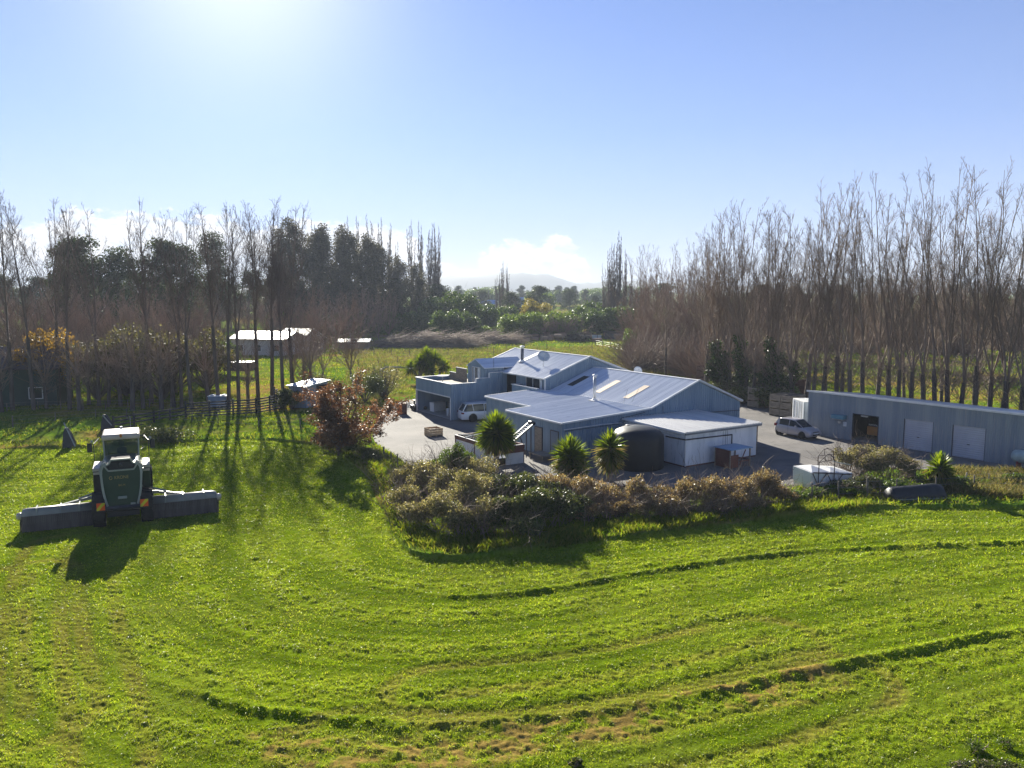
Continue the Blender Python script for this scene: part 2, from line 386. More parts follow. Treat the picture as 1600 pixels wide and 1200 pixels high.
drym = leafmat('dry grass', [(.10, .10, .03), (.20, .17, .08), (.30, .26, .15), (.12, .14, .035), (.09, .13, .025)], .45, .6, .12, (1.2, 1.1, .6))
def scatter(n, seed, r0, r1, a0=-36, a1=36, p=1.4):
    g = np.random.default_rng(seed); r = (r0**(2-p)+(r1**(2-p)-r0**(2-p))*g.random(n))**(1/(2-p)) if p != 2 else r0*(r1/r0)**g.random(n)
    a = np.radians(a0+(a1-a0)*g.random(n)); return np.sin(a)*r, np.cos(a)*r
x, y = scatter(760000, 2, 19, 85, p=1.9)
k = inpoly(x, y, FIELD) & (fbm(x*3.1, y*3.1, 3, 11) > .33); x, y = x[k], y[k]
fd = field_data(x, y); swk = .5+.5*np.sin(dpoly(x, y, EDGE)*2*math.pi/3.1+2.2*fbm(x/7, y/7, 2, 5)); k = rngs.random(len(x)) > np.maximum(fd[4]*1.2, .62*(1-swk)); x, y, z = x[k], y[k], fd[0][k]; rr = np.hypot(x, y)
g_ = blades('grass', np.stack([x, y, z-.01], 1), .055+.0015*rr, .0075+.00040*rr, grassm, 1.25, 3)
tag(g_, 'short mown green grass and clippings covering the near paddock', 'grass', kind='stuff')
x, y = scatter(260000, 4, 34, 230, -42, 42, p=1.7)
de_ = dpoly(x, y, EDGE); k = ~inpoly(x, y, FIELD) & ~inpoly(x, y, YARD) & ((fbm(x/2.2, y/2.2, 3, 14) > .43) | (de_ < 2.5)); x, y = x[k], y[k]
z = field_data(x, y)[0]; rr = np.hypot(x, y)
hh = .14+.0016*rr+.16*np.exp(-(dpoly(x, y, EDGE)/2.2)**2)+.20*np.clip(fbm(x/5, y/5, 3, 21)-.5, 0, 1)
g_ = blades('pasture_grass', np.stack([x, y, z-.02], 1), hh, .014+.0006*rr, longm, .8, 6)
tag(g_, 'long rough tufts of green pasture grass behind the mown edge', 'grass', kind='stuff')
# ---------------------------------------------------------------- buildings
skin = pm('blue grey painted steel cladding', (.175, .255, .335), (.235, .320, .395), 1.1, .42, bump=.0, spec=.5, stretch=(1.6, 1.6, .10), c3=(.27, .35, .41))
skin_dark = pm('blue grey fascia', (.13, .18, .25), (.16, .21, .28), .8, .5)
roofm = pm('pale blue grey steel roof', (.50, .54, .61), (.68, .71, .76), .9, .30, spec=.7, stretch=(.16, 2.4, .2), c3=(.36, .40, .48))
shedroof = pm('weathered zincalume roof', (.50, .50, .50), (.62, .61, .59), .8, .40, spec=.6, stretch=(2.5, .3, 1), c3=(.44, .42, .40))
white = pm('white paint', (.74, .74, .72), (.66, .66, .65), 2, .5)
dirtywhite = pm('stained white panel', (.80, .81, .82), (.64, .67, .69), .9, .55, stretch=(1.4, 1.4, .25), c3=(.44, .46, .46), bump=.1, bscale=8)
rustskin = pm('weathered galvanised cladding', (.23, .28, .33), (.32, .355, .385), 1.0, .5, metal=.1, stretch=(1.8, 1.8, .10), c3=(.38, .37, .36))
doorm = pm('pale grey roller door', (.43, .44, .48), (.50, .51, .54), .6, .5)
dark = pm('dark interior', (.012, .013, .016), (.02, .02, .022), 2, .9)  # near-black for real dark parts and for shade painted in recess, opening and bay
blackm = pm('black plastic', (.015, .017, .02), (.025, .026, .03), 2, .45)
glass, t, b = new_mat('dark window glass'); b.inputs['Base Color'].default_value = (.02, .028, .035, 1); b.inputs['Roughness'].default_value = .06; b.inputs['Specular IOR Level'].default_value = .45
steel = pm('galvanised steel', (.42, .43, .45), (.52, .53, .54), 3, .38, metal=.7)
darksteel = pm('dark painted steel', (.045, .05, .06), (.07, .075, .085), 3, .5, metal=.2)
rust = pm('red brown painted steel', (.115, .040, .030), (.16, .060, .042), 1.5, .6, c3=(.09, .035, .03), bump=.2)
rustp = pm('tan rusted sheet', (.34, .25, .17), (.44, .34, .25), 2.2, .6, c3=(.30, .24, .20))
woodm = pm('grey weathered timber', (.20, .165, .125), (.29, .245, .19), 2.5, .8, c3=(.13, .11, .09), stretch=(1, 1, 4), bump=.2)
woodn = pm('fresh pine boards', (.44, .30, .16), (.52, .38, .22), 3, .7, c3=(.34, .22, .12))
concrete = pm('grey concrete', (.32, .31, .29), (.40, .39, .36), 1.3, .85, c3=(.24, .23, .22))
curtain = pm('pale curtain', (.55, .60, .64), (.66, .70, .72), 3, .8)

def rib(mb, O, A, B, N_, L, bot, top, pitch=.20, h=.04, crest=.35):
    """profiled sheet: runs along A for length L, ribs point along B, crests lifted along N_"""
    O, A, B, N_ = map(Vector, (O, A, B, N_)); n = max(1, round(L/pitch)); p = L/n
    ss = []
    for i in range(n):
        s0 = i*p; c = crest*p; v = (p-c)*.62
        ss += [(s0, 0), (s0+v, 0), (s0+v+(p-c-v)/2, h), (s0+v+(p-c-v)/2+c, h)]
    ss.append((L, 0)); vs = []
    for s_, o_ in ss:
        b_ = bot(s_) if callable(bot) else bot; t_ = top(s_) if callable(top) else top
        vs += [O+A*s_+B*b_+N_*o_, O+A*s_+B*t_+N_*o_]
    mb.add(vs, [(2*i, 2*i+2, 2*i+3, 2*i+1) for i in range(len(ss)-1)])
def pw(pts):
    def f(s):
        for (a, za), (b_, zb) in zip(pts, pts[1:]):
            if s <= b_+1e-6: return za+(zb-za)*(s-a)/(b_-a)
        return pts[-1][1]
    return f
BO = Vector((12.18, 56.22, 0)); BR = R(32.5)
def wallu(mb, v, u0, u1, top, bot=0, out=-1, th=.12, pitch=.25):
    """clad wall in plane v=const facing out (-1: -v)"""
    L = u1-u0
    f = top if callable(top) else (lambda s: top)
    rib(mb, (u0, v, 0), (1, 0, 0), (0, 0, 1), (0, out, 0), L, bot, f, pitch)
    k = 24 if callable(top) else 1
    P_ = [(u0, bot)]+[(u0+L*i/k, f(L*i/k)) for i in range(k+1)]+[(u1, bot)]
    mb.prism(P_, 'y', v-out*.004, v-out*th)
def wallv(mb, u, v0, v1, top, bot=0, out=-1, th=.12, pitch=.25):
    L = v1-v0; f = top if callable(top) else (lambda s: top)
    rib(mb, (u, v0, 0), (0, 1, 0), (0, 0, 1), (out, 0, 0), L, bot, f, pitch)
    mb.prism([(v0, bot), (v0, f(0)), (v1, f(L)), (v1, bot)], 'x', u-out*.004, u-out*th)
def roof(mb, u0, z0, u1, z1, v0, v1, th=.07, pitch=.25):
    """sloping roof between (u0,z0) and (u1,z1) for v0..v1, ribs down the slope"""
    d = Vector((u1-u0, 0, z1-z0)); L = d.length; d.normalize(); n = Vector((-d.z, 0, d.x))
    if n.z < 0: n = -n
    rib(mb, Vector((u0, v0, z0))+n*.004, (0, 1, 0), d, n, v1-v0, 0, L, pitch, .03, .2)
    mb.prism([(u0, z0), (u1, z1), (u1, z1-th), (u0, z0-th)], 'y', v0, v1)

# --- workshop: gabled hall with a low lean-to in front
wk = empty('workshop', BO, BR, 'blue grey corrugated workshop with a gabled roof and a low lean-to beside the black tank', 'workshop')
m = MB(); ET = pw([(0, 2.74), (8.55, 3.17), (13.65, 5.03), (18.7, 3.0)])
wallu(m, 6.6, -5.9, 12.8, ET); wallv(m, -5.9, 6.74, 14.0, 2.74)
wallu(m, 14.0, -5.9, -3.5, 2.78, out=1); wallv(m, -3.4, 14.02, 21.6, 2.86)
wallu(m, 21.6, -3.4, 1.15, pw([(0, 2.86), (4.55, 3.1)]), out=1); wallv(m, 12.8, 6.74, 20.2, 3.0, out=1)
m.build('wall', skin, wk)
m = MB(); k_ = (3.2-2.8)/(2.65+5.95)
roof(m, -6.0, 2.79, 2.6, 3.23, 6.45, 14.15); roof(m, -3.5, 2.79+k_*2.5, 2.6, 3.23, 14.152, 21.7)
m.build('roof', roofm, wk)
m = MB(); roof(m, 2.62, 3.2, 7.75, 5.12, 6.45, 20.24); roof(m, 7.754, 5.12, 12.95, 3.06, 6.45, 20.24)
m.build('roof', roofm, wk)
m = MB()
for a_, b_ in (((-6.0, 2.80), (2.62, 3.24)), ((2.62, 3.24), (7.75, 5.16)), ((7.75, 5.16), (12.95, 3.09))):
    m.bar((a_[0], 6.40, a_[1]), (b_[0], 6.40, b_[1]), .08, .13)
m.bar((-6.05, 6.45, 2.77), (-6.05, 14.15, 2.77), .09, .12); m.bar((-3.55, 14.2, 2.88), (-3.55, 21.7, 2.88), .09, .12)
m.bar((-6.0, 14.2, 2.80), (-3.55, 14.2, 2.91), .08, .12)
m.bar((-3.5, 21.76, 2.92), (2.4, 21.76, 3.2), .08, .12); m.box(7.62, 7.90, 6.42, 20.24, 5.10, 5.165)
m.bar((2.60, 6.5, 3.235), (2.60, 20.2, 3.235), .10, .03)
m.build('flashing', white, wk)
NR = Vector((-.3725, 0, 1)).normalized()
def onslope(mb, u0, u1, v0, v1, f, lift, th=.02):
    zz = lambda u: f(u)+lift
    mb.prism([(u0, zz(u0)), (u1, zz(u1)), (u1, zz(u1)+th), (u0, zz(u0)+th)], 'y', v0, v1)
fs = lambda u: 3.2+(u-2.62)*.3743
for v0, v1, u0, u1, mt, nm in ((14.0, 14.75, 3.5, 5.9, rustp, 'tan'), (10.1, 10.8, 3.4, 5.75, rustp, 'tan'), (18.45, 19.3, 3.9, 5.85, blackm, 'dark')):  # black on the strip nearest the house wall paints the shadow there
    m = MB(); onslope(m, u0, u1, v0, v1, fs, .036); o = m.build('roof_sheet', mt, wk)
    o['label'] = nm+' strip let into the roof slope'
# flue of the workshop
def flue(parent, u, v, z0, z1, r=.12, mat=steel, base=white):
    m = MB(); m.smooth = True; m.tube([(u, v, z0-.1), (u, v, z1)], r, 12); f = m.build('flue', mat, parent)
    m = MB(); m.lathe([(r*1.15, z1-.02), (r*1.15, z1+.02), (r*.7, z1+.05), (.01, z1+.06)], 14, (u, v, 0)); m.lathe([(r*1.7, z1+.14), (r*1.75, z1+.17), (.01, z1+.27)], 14, (u, v, 0))
    for a_ in range(3): m.tube([(u+r*math.cos(a_*2.1), v+r*math.sin(a_*2.1), z1+.03), (u+r*1.4*math.cos(a_*2.1), v+r*1.4*math.sin(a_*2.1), z1+.16)], .012, 4)
    m.build('cowl', white, f)
    m = MB(); m.box(u-.38, u+.38, v-.38, v+.38, z0+.02, z0+.06); m.lathe([(r*2.0, z0+.06), (r*1.05, z0+.22)], 14, (u, v, 0)); m.build('flashing', base, f)
flue(wk, 1.75, 12.5, 3.2, 5.2, .13)
# long window and pipe on the end wall, thin antenna
m = MB(); m.box(-.02, 1.12, 6.51, 6.56, 1.45, 2.35); w_ = m.build('window', glass, wk)
m = MB()
for z0 in (1.41, 2.33): m.box(-.06, 1.16, 6.48, 6.565, z0, z0+.06)
for u0 in (-.06, .52, 1.10): m.box(u0, u0+.06, 6.482, 6.565, 1.44, 2.36)
m.build('frame', white, w_)
m = MB(); m.tube([(-5.8, 6.50, 2.30), (-2.2, 6.50, 2.38), (-.4, 6.50, 2.34), (.1, 6.50, 2.05)], .035, 8); m.build('pipe', white, wk)
m = MB(); m.tube([(-5.7, 6.49, 2.18), (-.6, 6.49, 2.28), (-.4, 6.49, 2.7), (2.0, 6.49, 2.95)], .022, 6); m.build('cable', darksteel, wk)
m = MB(); m.tube([(7.3, 6.49, 2.45), (12.7, 6.49, 2.28)], .03, 6); m.build('cable', darksteel, wk)
m = MB(); m.tube([(3.9, 6.49, 2.2), (3.9, 6.49, 3.3)], .02, 5); m.build('cable', darksteel, wk)
# door openings on the lean-to side (in shade)
for v0, v1, z1, mt in ((9.1, 10.0, 2.05, woodm), (7.0, 7.9, 2.05, skin_dark)):
    m = MB(); m.box(-5.985, -5.935, v0, v1, .05, z1); d_o = m.build('door', mt, wk)
    m = MB()
    m.box(-5.99, -5.93, v0-.07, v0-.003, .05, z1+.07); m.box(-5.99, -5.93, v1+.003, v1+.07, .05, z1+.07); m.box(-5.988, -5.93, v0-.003, v1+.003, z1+.003, z1+.068); m.build('frame', darksteel, d_o)
# thin aerial wires on the roof
m = MB(); m.tube([(2.7, 9.9, 3.2), (3.2, 10.0, 4.3)], .012, 4); m.tube([(2.9, 9.2, 3.25), (3.7, 9.2, 4.4)], .012, 4)
m.build('antenna', darksteel, wk)

# --- dwelling above
dw = empty('dwelling', BO, BR, 'taller blue grey farmhouse with gabled roof, flue, satellite dish and a small dormer', 'house')
m = MB(); wallu(m, 20.3, 2.1, 12.4, pw([(0, 4.30), (5.1, 6.0), (10.3, 4.35)]))
wallv(m, 2.4, 20.44, 33.0, 4.38); wallv(m, 12.4, 20.44, 33.0, 4.4, out=1); wallu(m, 33.0, 2.4, 12.4, pw([(0, 4.4), (4.8, 6.0), (10, 4.4)]), out=1)
m.build('wall', skin, dw)
fd = lambda u: 4.33+(u-1.95)*.3448
m = MB(); roof(m, 1.95, 4.33, 7.2, 6.14, 20.12, 33.2); roof(m, 7.204, 6.14, 12.6, 4.28, 20.12, 33.2); m.build('roof', roofm, dw)
m = MB(); m.bar((1.9, 20.07, 4.34), (7.2, 20.07, 6.18), .08, .14); m.bar((7.2, 20.07, 6.18), (12.6, 20.07, 4.31), .08, .14)
m.bar((1.88, 20.1, 4.30), (1.88, 33.2, 4.30), .10, .12); m.box(7.06, 7.34, 20.1, 33.2, 6.125, 6.19)
m.bar((2.0, 33.25, 4.36), (7.2, 33.25, 6.17), .08, .13)
m.tube([(2.0, 20.15, 4.24), (2.0, 20.15, 3.25)], .06, 8)
onslope(m, 4.4, 7.05, 27.6, 28.3, fd, .036)
m.build('flashing', white, dw)
flue(dw, 4.5, 27.8, 5.2, 6.6, .16, pm('dark flue', (.10, .105, .12), (.15, .155, .17), 3, .5, metal=.5))
def dwindow(parent, u, v0, v1, z0, z1, curt=False, name='window'):
    m = MB(); m.box(u-.05, u, v0, v1, z0, z1); w_ = m.build(name, glass, parent)
    m = MB(); e = .05
    m.box(u-.09, u+.0, v0-e, v0, z0-e, z1+e); m.box(u-.09, u+.0, v1, v1+e, z0-e, z1+e); m.box(u-.088, u, v0, v1, z0-e, z0); m.box(u-.088, u, v0, v1, z1, z1+e)
    m.box(u-.086, u-.052, (v0+v1)/2-.03, (v0+v1)/2+.03, z0, z1); m.build('frame', white, w_)
    if curt:
        m = MB(); L = v1-v0; m.box(u-.062, u-.052, v0+.04, v0+.30*L, z0+.02, z1-.02); m.box(u-.062, u-.052, v1-.30*L, v1-.12*L, z0+.02, z1-.02); m.build('curtain', curtain, w_)
dwindow(dw, 2.34, 21.4, 23.7, 3.2, 4.15)
m = MB(); m.box(2.28, 2.33, 21.05, 21.33, 3.0, 4.1); m.build('shutter', curtain, dw)
m = MB(); m.box(2.26, 2.33, 25.6, 27.15, .1, 4.2); m.build('door_recess', dark, dw)  # near-black slab on the wall paints the shade of the recess
# balcony
m = MB(); wallv(m, 1.3, 20.45, 24.7, 3.38, th=.1); wallu(m, 24.7, 1.42, 2.3, 3.38, out=1, th=.1); m.box(1.42, 2.3, 20.45, 24.58, 2.65, 2.75); bal = m.build('balcony', skin, dw)
m = MB(); m.box(1.22, 1.46, 20.32, 24.78, 3.40, 3.46); m.box(1.462, 2.3, 24.55, 24.78, 3.40, 3.46); m.build('coping', white, bal)
# dormer with a curtained window over the garage deck
m = MB(); wallu(m, 27.75, 0.02, 2.25, 4.85, 3.1); wallu(m, 31.0, 0.02, 2.25, 4.85, 3.1, out=1)
f_ = pw([(0, 4.85), (1.62, 5.55), (3.25, 4.85)])
rib(m, (0, 27.75, 0), (0, 1, 0), (0, 0, 1), (-1, 0, 0), 3.25, 3.1, f_, .2); m.prism([(27.75, 3.1), (27.75, 4.85), (29.37, 5.55), (31.0, 4.85), (31.0, 3.1)], 'x', .004, .12)
dm = m.build('dormer', skin, dw)
m = MB(); m.prism([(27.55, 4.82), (29.37, 5.61), (31.2, 4.82), (31.2, 4.75), (29.37, 5.54), (27.55, 4.75)], 'x', -.12, 4.9); m.build('roof', roofm, dm)
dwindow(dw, -.035, 28.5, 29.9, 3.2, 4.75, True)
m = MB(); m.tube([(1.0, 27.6, 4.6), (1.0, 27.6, 6.9)], .02, 6); m.build('antenna', darksteel, dw)
# satellite dishes
def dish(parent, c, r, aim, z0, mat):
    aim = Vector(aim).normalized(); q = aim.to_track_quat('Z', 'Y').to_matrix().to_4x4(); q.translation = Vector(c)
    m = MB(); m.smooth = True; prof = [(.001, 0), (r*.35, r*.03), (r*.7, r*.12), (r, r*.26), (r*1.0, r*.30), (r*.68, r*.17), (r*.3, r*.07), (.001, .03)]
    rings = [[q @ Vector((a_*math.cos(t_), a_*math.sin(t_), z_)) for t_ in [2*math.pi*k/24 for k in range(24)]] for a_, z_ in prof]
    m.loft(rings, False); d_ = m.build('satellite_dish', mat, parent)
    m = MB(); m.tube([(c[0], c[1], z0), (c[0], c[1], c[2]-.05)], .03, 6); fp = q @ Vector((0, 0, r*.9)); m.tube([q @ Vector((0, -r*.95, r*.25)), fp], .015, 5)
    m.lathe([(.05, 0), (.05, .1)], 8, tuple(fp)); m.build('mount', steel, d_)
mesh_d = pm('pale mesh dish', (.42, .47, .52), (.50, .55, .58), 4, .5)
dish(dw, (4.15, 23.55, 6.0), .60, (-.25, -.75, .6), 5.0, mesh_d)
dish(wk, (11.2, 17.9, 4.75), .42, (-.35, -.9, .35), 3.4, white)

# --- garage with roof deck
ga = empty('garage', BO, BR, 'blue grey garage with an open front, stepped side wall and a roof deck', 'garage')
m = MB(); sideT = pw([(0, 3.46), (2.80, 3.46), (2.801, 3.84), (4.28, 3.84), (4.281, 4.33), (6.34, 4.33)])
def steps(v, out):
    for u0, u1, zt in ((-4.0, -1.2, 3.46), (-1.2, .28, 3.84), (.28, 2.36, 4.33)): wallu(m, v, u0, u1, zt, out=out)
steps(27.25, -1)
wallu(m, 34.9, -4.0, 2.3, 3.46, out=1)
wallv(m, -4.0, 27.37, 34.78, 3.46, 2.28)                     # fascia over the opening
wallv(m, 2.25, 27.4, 34.78, 3.0, out=-1)
m.box(-3.9, 2.2, 27.4, 34.75, 2.95, 3.05)                    # deck slab
m.build('wall', skin, ga)
m = MB(); m.box(-3.9, 2.2, 27.4, 34.75, 3.055, 3.09); m.build('deck', woodm, ga)
m = MB(); m.box(-4.08, -3.86, 27.19, 34.98, 3.465, 3.52); m.box(-3.858, -1.25, 27.19, 27.40, 3.465, 3.52); m.box(-1.248, -1.16, 27.19, 27.4, 3.465, 3.845); m.box(-1.16, .24, 27.19, 27.4, 3.85, 3.9)
m.box(.242, .33, 27.19, 27.4, 3.85, 4.335); m.box(.33, 2.36, 27.19, 27.4, 4.34, 4.39); m.box(-3.858, 2.3, 34.76, 34.98, 3.465, 3.52)
m.build('coping', white, ga)
m = MB(); m.box(-4.07, -3.98, 27.4, 34.8, 2.17, 2.275); m.box(-4.06, -3.9, 34.70, 34.84, 0, 2.17); m.box(-4.045, -3.87, 27.27, 27.4, 0, 2.17); m.build('door_frame', white, ga)
m = MB(); m.box(-.14, -.08, 31.05, 33.3, 3.1, 4.42); m.box(-.14, -.08, 33.32, 34.7, 3.1, 3.85); sc_ = m.build('screen_panel', woodm, ga)
m = MB(); m.box(-.17, -.05, 31.05, 33.3, 4.424, 4.47); m.box(-.17, -.05, 33.32, 34.7, 3.854, 3.9); m.build('top_rail', white, sc_)
m = MB(); m.box(-3.85, 2.1, 27.45, 34.7, .0, .045); m.build('slab', concrete, ga)
# things in and by the garage
def gl(u, v, z=0):
    c, s = math.cos(BR), math.sin(BR); return Vector((BO.x+u*c-v*s, BO.y+u*s+v*c, z))
tb = empty('deck_table', gl(-2.4, 32.0, 3.09), .3, 'round pale table on the garage roof deck', 'table')
m = MB(); m.lathe([(.001, .70), (.62, .70), (.62, .74), (.001, .74)], 24); m.build('tabletop', white, tb)
m = MB(); m.lathe([(.05, .03), (.05, .70)], 10); m.lathe([(.28, 0), (.28, .03), (.02, .05)], 16); m.build('pedestal', steel, tb)
def simple_box_thing(name, loc, rz, parts, label, cat, group=None):
    e_ = empty(name, loc, rz, label, cat, group)
    for nm, mt, bx, bv in parts:
        m = MB()
        for b_ in bx: m.box(*b_)
        m.build(nm, mt, e_, bv)
    return e_
simple_box_thing('chest_freezer', gl(-2.3, 33.3, .045), BR+.2, [('body', white, [(-.8, .8, -.35, .35, 0, .85)], .03), ('lid', white, [(-.82, .82, -.37, .37, .86, .93)], .02)], 'white chest freezer standing just inside the garage', 'freezer')
simple_box_thing('wheelie_bin', gl(-1.6, 31.6, .045), BR, [('body', pm('grey bin', (.16, .18, .2), None, 2, .5), [(-.28, .28, -.33, .33, .06, 1.0)], .05), ('lid', blackm, [(-.31, .31, -.36, .36, 1.01, 1.06)], .02)], 'grey wheelie bin inside the garage behind the freezer', 'bin')
def drum(loc, r, h, mat, label, name='drum', cat='drum', group=None):
    e_ = empty(name, loc, 0, label, cat, group)
    m = MB(); m.smooth = True; m.lathe([(.001, 0), (r*.97, 0), (r, .02), (r*.97, h*.33), (r*1.02, h*.34), (r*.97, h*.36), (r*.97, h*.64), (r*1.02, h*.66), (r*.97, h*.68), (r, h-.02), (r*.95, h), (r*.93, h-.02), (.001, h-.02)], 20); m.build('body', mat, e_); return e_
drum(gl(-3.0, 29.7, .045), .19, .75, white, 'white barrel standing at the mouth of the garage', 'barrel', 'barrel')
# motor mower parked at the garage corner
mw = empty('ride_on_mower', at(654, 640, .015), R(-60), 'dark ride-on mower with silver mirrors parked at the far garage corner', 'mower')
m = MB(); m.box(-.35, .35, -.8, .75, .3, .55); m.box(-.28, .28, .1, .8, .55, .85); m.build('body', darksteel, mw, .06)
m = MB(); m.box(-.2, .2, -.45, 0, .56, .68); m.box(-.2, .2, -.5, -.42, .6, 1.05); m.build('seat', blackm, mw, .03)
m = MB(); m.tube([(0, .1, .7), (0, -.02, 1.1)], .02, 6); m.tube([(-.25, -.02, 1.12), (.25, -.02, 1.12)], .02, 6); m.box(-.36, -.2, -.06, .02, 1.2, 1.3); m.box(.2, .36, -.06, .02, 1.2, 1.3); m.tube([(-.25, -.02, 1.12), (-.28, -.02, 1.25)], .012, 5); m.tube([(.25, -.02, 1.12), (.28, -.02, 1.25)], .012, 5); m.build('handlebar', steel, mw)
for sx in (-1, 1):
    for y_, r_ in ((-.5, .27), (.55, .2)):
        m = MB(); m.smooth = True; m.lathe([(r_*.5, -.1), (r_*.95, -.1), (r_, -.05), (r_, .05), (r_*.95, .1), (r_*.5, .1)], 18, (sx*.42, y_, r_), 'x'); m.build('wheel', blackm, mw)
simple_box_thing('orange_cabinet', at(628, 647, .015), R(20), [('body', pm('orange panel', (.60, .12, .02), (.5, .1, .02), 2, .5), [(-.45, -.05, -.3, .3, 0, 1.05)], .02), ('post', rust, [(-.04, .46, -.31, .31, 0, 1.12)], .02)], 'orange and dark brown box standing alone on the drive before the garage', 'box')

# --- white panelled cool store in front
cs = empty('cool_store', BO, BR, 'low white panelled cool store with a ribbed pale roof beside the black tank', 'shed')
m = MB()
wu = [0, 1.22, 2.44, 3.66, 4.88, 6.10, 7.32]
for a_, b_ in zip(wu, wu[1:]): m.box(a_+.006, b_-.006, 0, .08, .12, 2.42)
m.box(.02, 7.30, .004, .12, .12, 2.40)
for k in range(5): m.box(-.0, .08, .14+k*1.28, .14+(k+1)*1.28-.012, .12, 2.44)
m.box(.004, .12, .14, 6.5, .12, 2.42)
for k in range(5): m.box(7.24, 7.32, .14+k*1.28, .14+(k+1)*1.28-.012, .12, 2.44)
m.build('wall', dirtywhite, cs)
m = MB(); m.box(.03, 7.29, .03, 6.5, 0, .12); m.build('footing', rust, cs)
m = MB()
rib(m, (-.28, -.22, 2.565), (1, 0, 0), Vector((0, 6.75, .14)).normalized(), (0, 0, 1), 7.95, 0, 6.75, .30, .045, .25)
m.prism([(-.22, 2.56), (6.53, 2.70), (6.53, 2.62), (-.22, 2.48)], 'x', -.28, 7.67); m.build('roof', shedroof, cs)
m = MB(); m.box(-.2, 7.6, -.24, -.14, 2.36, 2.475); m.build('gutter', pm('grey gutter', (.22, .24, .26), None, 2, .5), cs)
m = MB(); m.bar((-.30, -.2, 2.50), (-.30, 6.5, 2.64), .05, .14); m.bar((-.02, -.03, 0.1), (-.02, -.03, 2.4), .06, .06, (0, 1, 0)); m.tube([(-.06, .2, 2.18), (-.06, 6.4, 2.3)], .035, 6); m.build('flashing', white, cs)
m = MB(); m.tube([(-.08, 1.9, 1.98), (-.08, -.07, 2.02), (4.6, -.07, 1.94), (4.6, -.07, .9)], .05, 8)
for u in (3.7, 3.95, 4.15): m.tube([(u, -.05, 2.3), (u, -.05, 1.1)], .012, 4)
m.build('pipe', blackm, cs)
m = MB(); m.box(2.3, 3.3, -.012, .0, .9, 1.3); m.build('hatch', dirtywhite, cs)
# kennel with blue roof
kn = empty('kennel', gl(2.25, -2.1), BR, 'small rusty kennel with a sloping blue roof against the white cool store', 'kennel')
m = MB(); m.prism([(0, 1.34), (2.2, 1.34), (2.2, 1.39), (0, 1.39)], 'y', -.1, 1.6); o = m.build('roof', pm('blue tin', (.16, .30, .46), (.2, .35, .5), 2, .4), kn); 
m = MB(); m.box(.05, .12, .1, 1.4, .05, 1.3); m.box(.12, 1.0, 1.35, 1.4, .05, 1.3); m.box(.12, .9, .05, .1, .05, .95); m.build('side_panel', rust, kn)
for x_, y_ in ((.05, .05), (2.05, .05), (.05, 1.42), (2.05, 1.42)):
    m = MB(); m.box(x_, x_+.08, y_, y_+.08, 0, 1.335); m.build('post', woodm, kn)
m = MB(); m.bar((2.09, .1, .45), (2.09, 1.4, .45), .05, .08); m.bar((1.0, .05, .2), (1.6, .05, 1.25), .05, .06); m.bar((1.0, .09, .45), (2.1, .09, .45), .04, .08)
for k in range(5): m.box(1.1+k*.2, 1.14+k*.2, .06, .08, .05, .45)
m.build('rail', rust, kn)
# open lean-to roof at the right of the cool store, gas bottles under it
cp = empty('canopy', gl(7.7, 1.6), BR, 'small flat canopy on a thin post at the right end of the cool store', 'canopy')
m = MB(); m.box(0.0, 1.75, 0, 2.8, 2.20, 2.26); m.build('roof', shedroof, cp)
for q_ in ((1.62, .08), (1.62, 2.7)):
    m = MB(); m.box(q_[0], q_[0]+.06, q_[1]-.03, q_[1]+.03, 0, 2.2); m.build('post', woodm, cp)
gasm = pm('silver grey gas bottle', (.20, .23, .26), (.30, .33, .36), 4, .45, metal=.2)
gp = None
for i, (u, v, lab) in enumerate(((8.0, 1.9, 'tall grey gas bottle nearest the cool store corner'), (8.35, 2.0, 'second tall grey gas bottle under the canopy'), (8.7, 1.85, 'third tall grey gas bottle, front one at the canopy post'), (8.1, 2.5, 'tall grey gas bottle in the back row by the wall'), (8.55, 2.55, 'tall grey gas bottle in the back row by the post'))):
    if gp is None:
        gp = empty('gas_bottle', gl(u, v, .015), 0, lab, 'gas bottle', 'gas bottles under the canopy')
        m = MB(); m.smooth = True; m.lathe([(.001, 0), (.15, 0), (.16, .03), (.16, 1.25), (.13, 1.38), (.05, 1.45), (.001, 1.45)], 16); m.build('body', gasm, gp)
        m = MB(); m.lathe([(.03, 1.44), (.03, 1.54)], 8); m.lathe([(.09, 1.47), (.09, 1.60)], 12); m.build('valve', steel, gp)
    else:
        c_ = copy_tree(gp); c_.location = gl(u, v, .015); c_['label'] = lab
# black water tank
tk = empty('water_tank', gl(-2.55, 2.1), 0, 'big round black plastic water tank between the palms and the white cool store', 'tank')
m = MB(); m.smooth = True; m.lathe([(.001, 0), (1.80, 0), (1.84, .1), (1.84, 1.2), (1.84, 2.1), (1.78, 2.35), (1.55, 2.62), (1.1, 2.83), (.5, 2.94), (.001, 2.96)], 64)
m.build('body', pm('black polythene', (.011, .013, .017), (.016, .019, .024), 1, .5, spec=.35), tk)
m = MB(); m.smooth = True; m.lathe([(.001, 3.02), (.26, 3.02), (.28, 2.98), (.28, 2.9)], 20, (-.55, .45, -.09)); m.build('lid', blackm, tk)

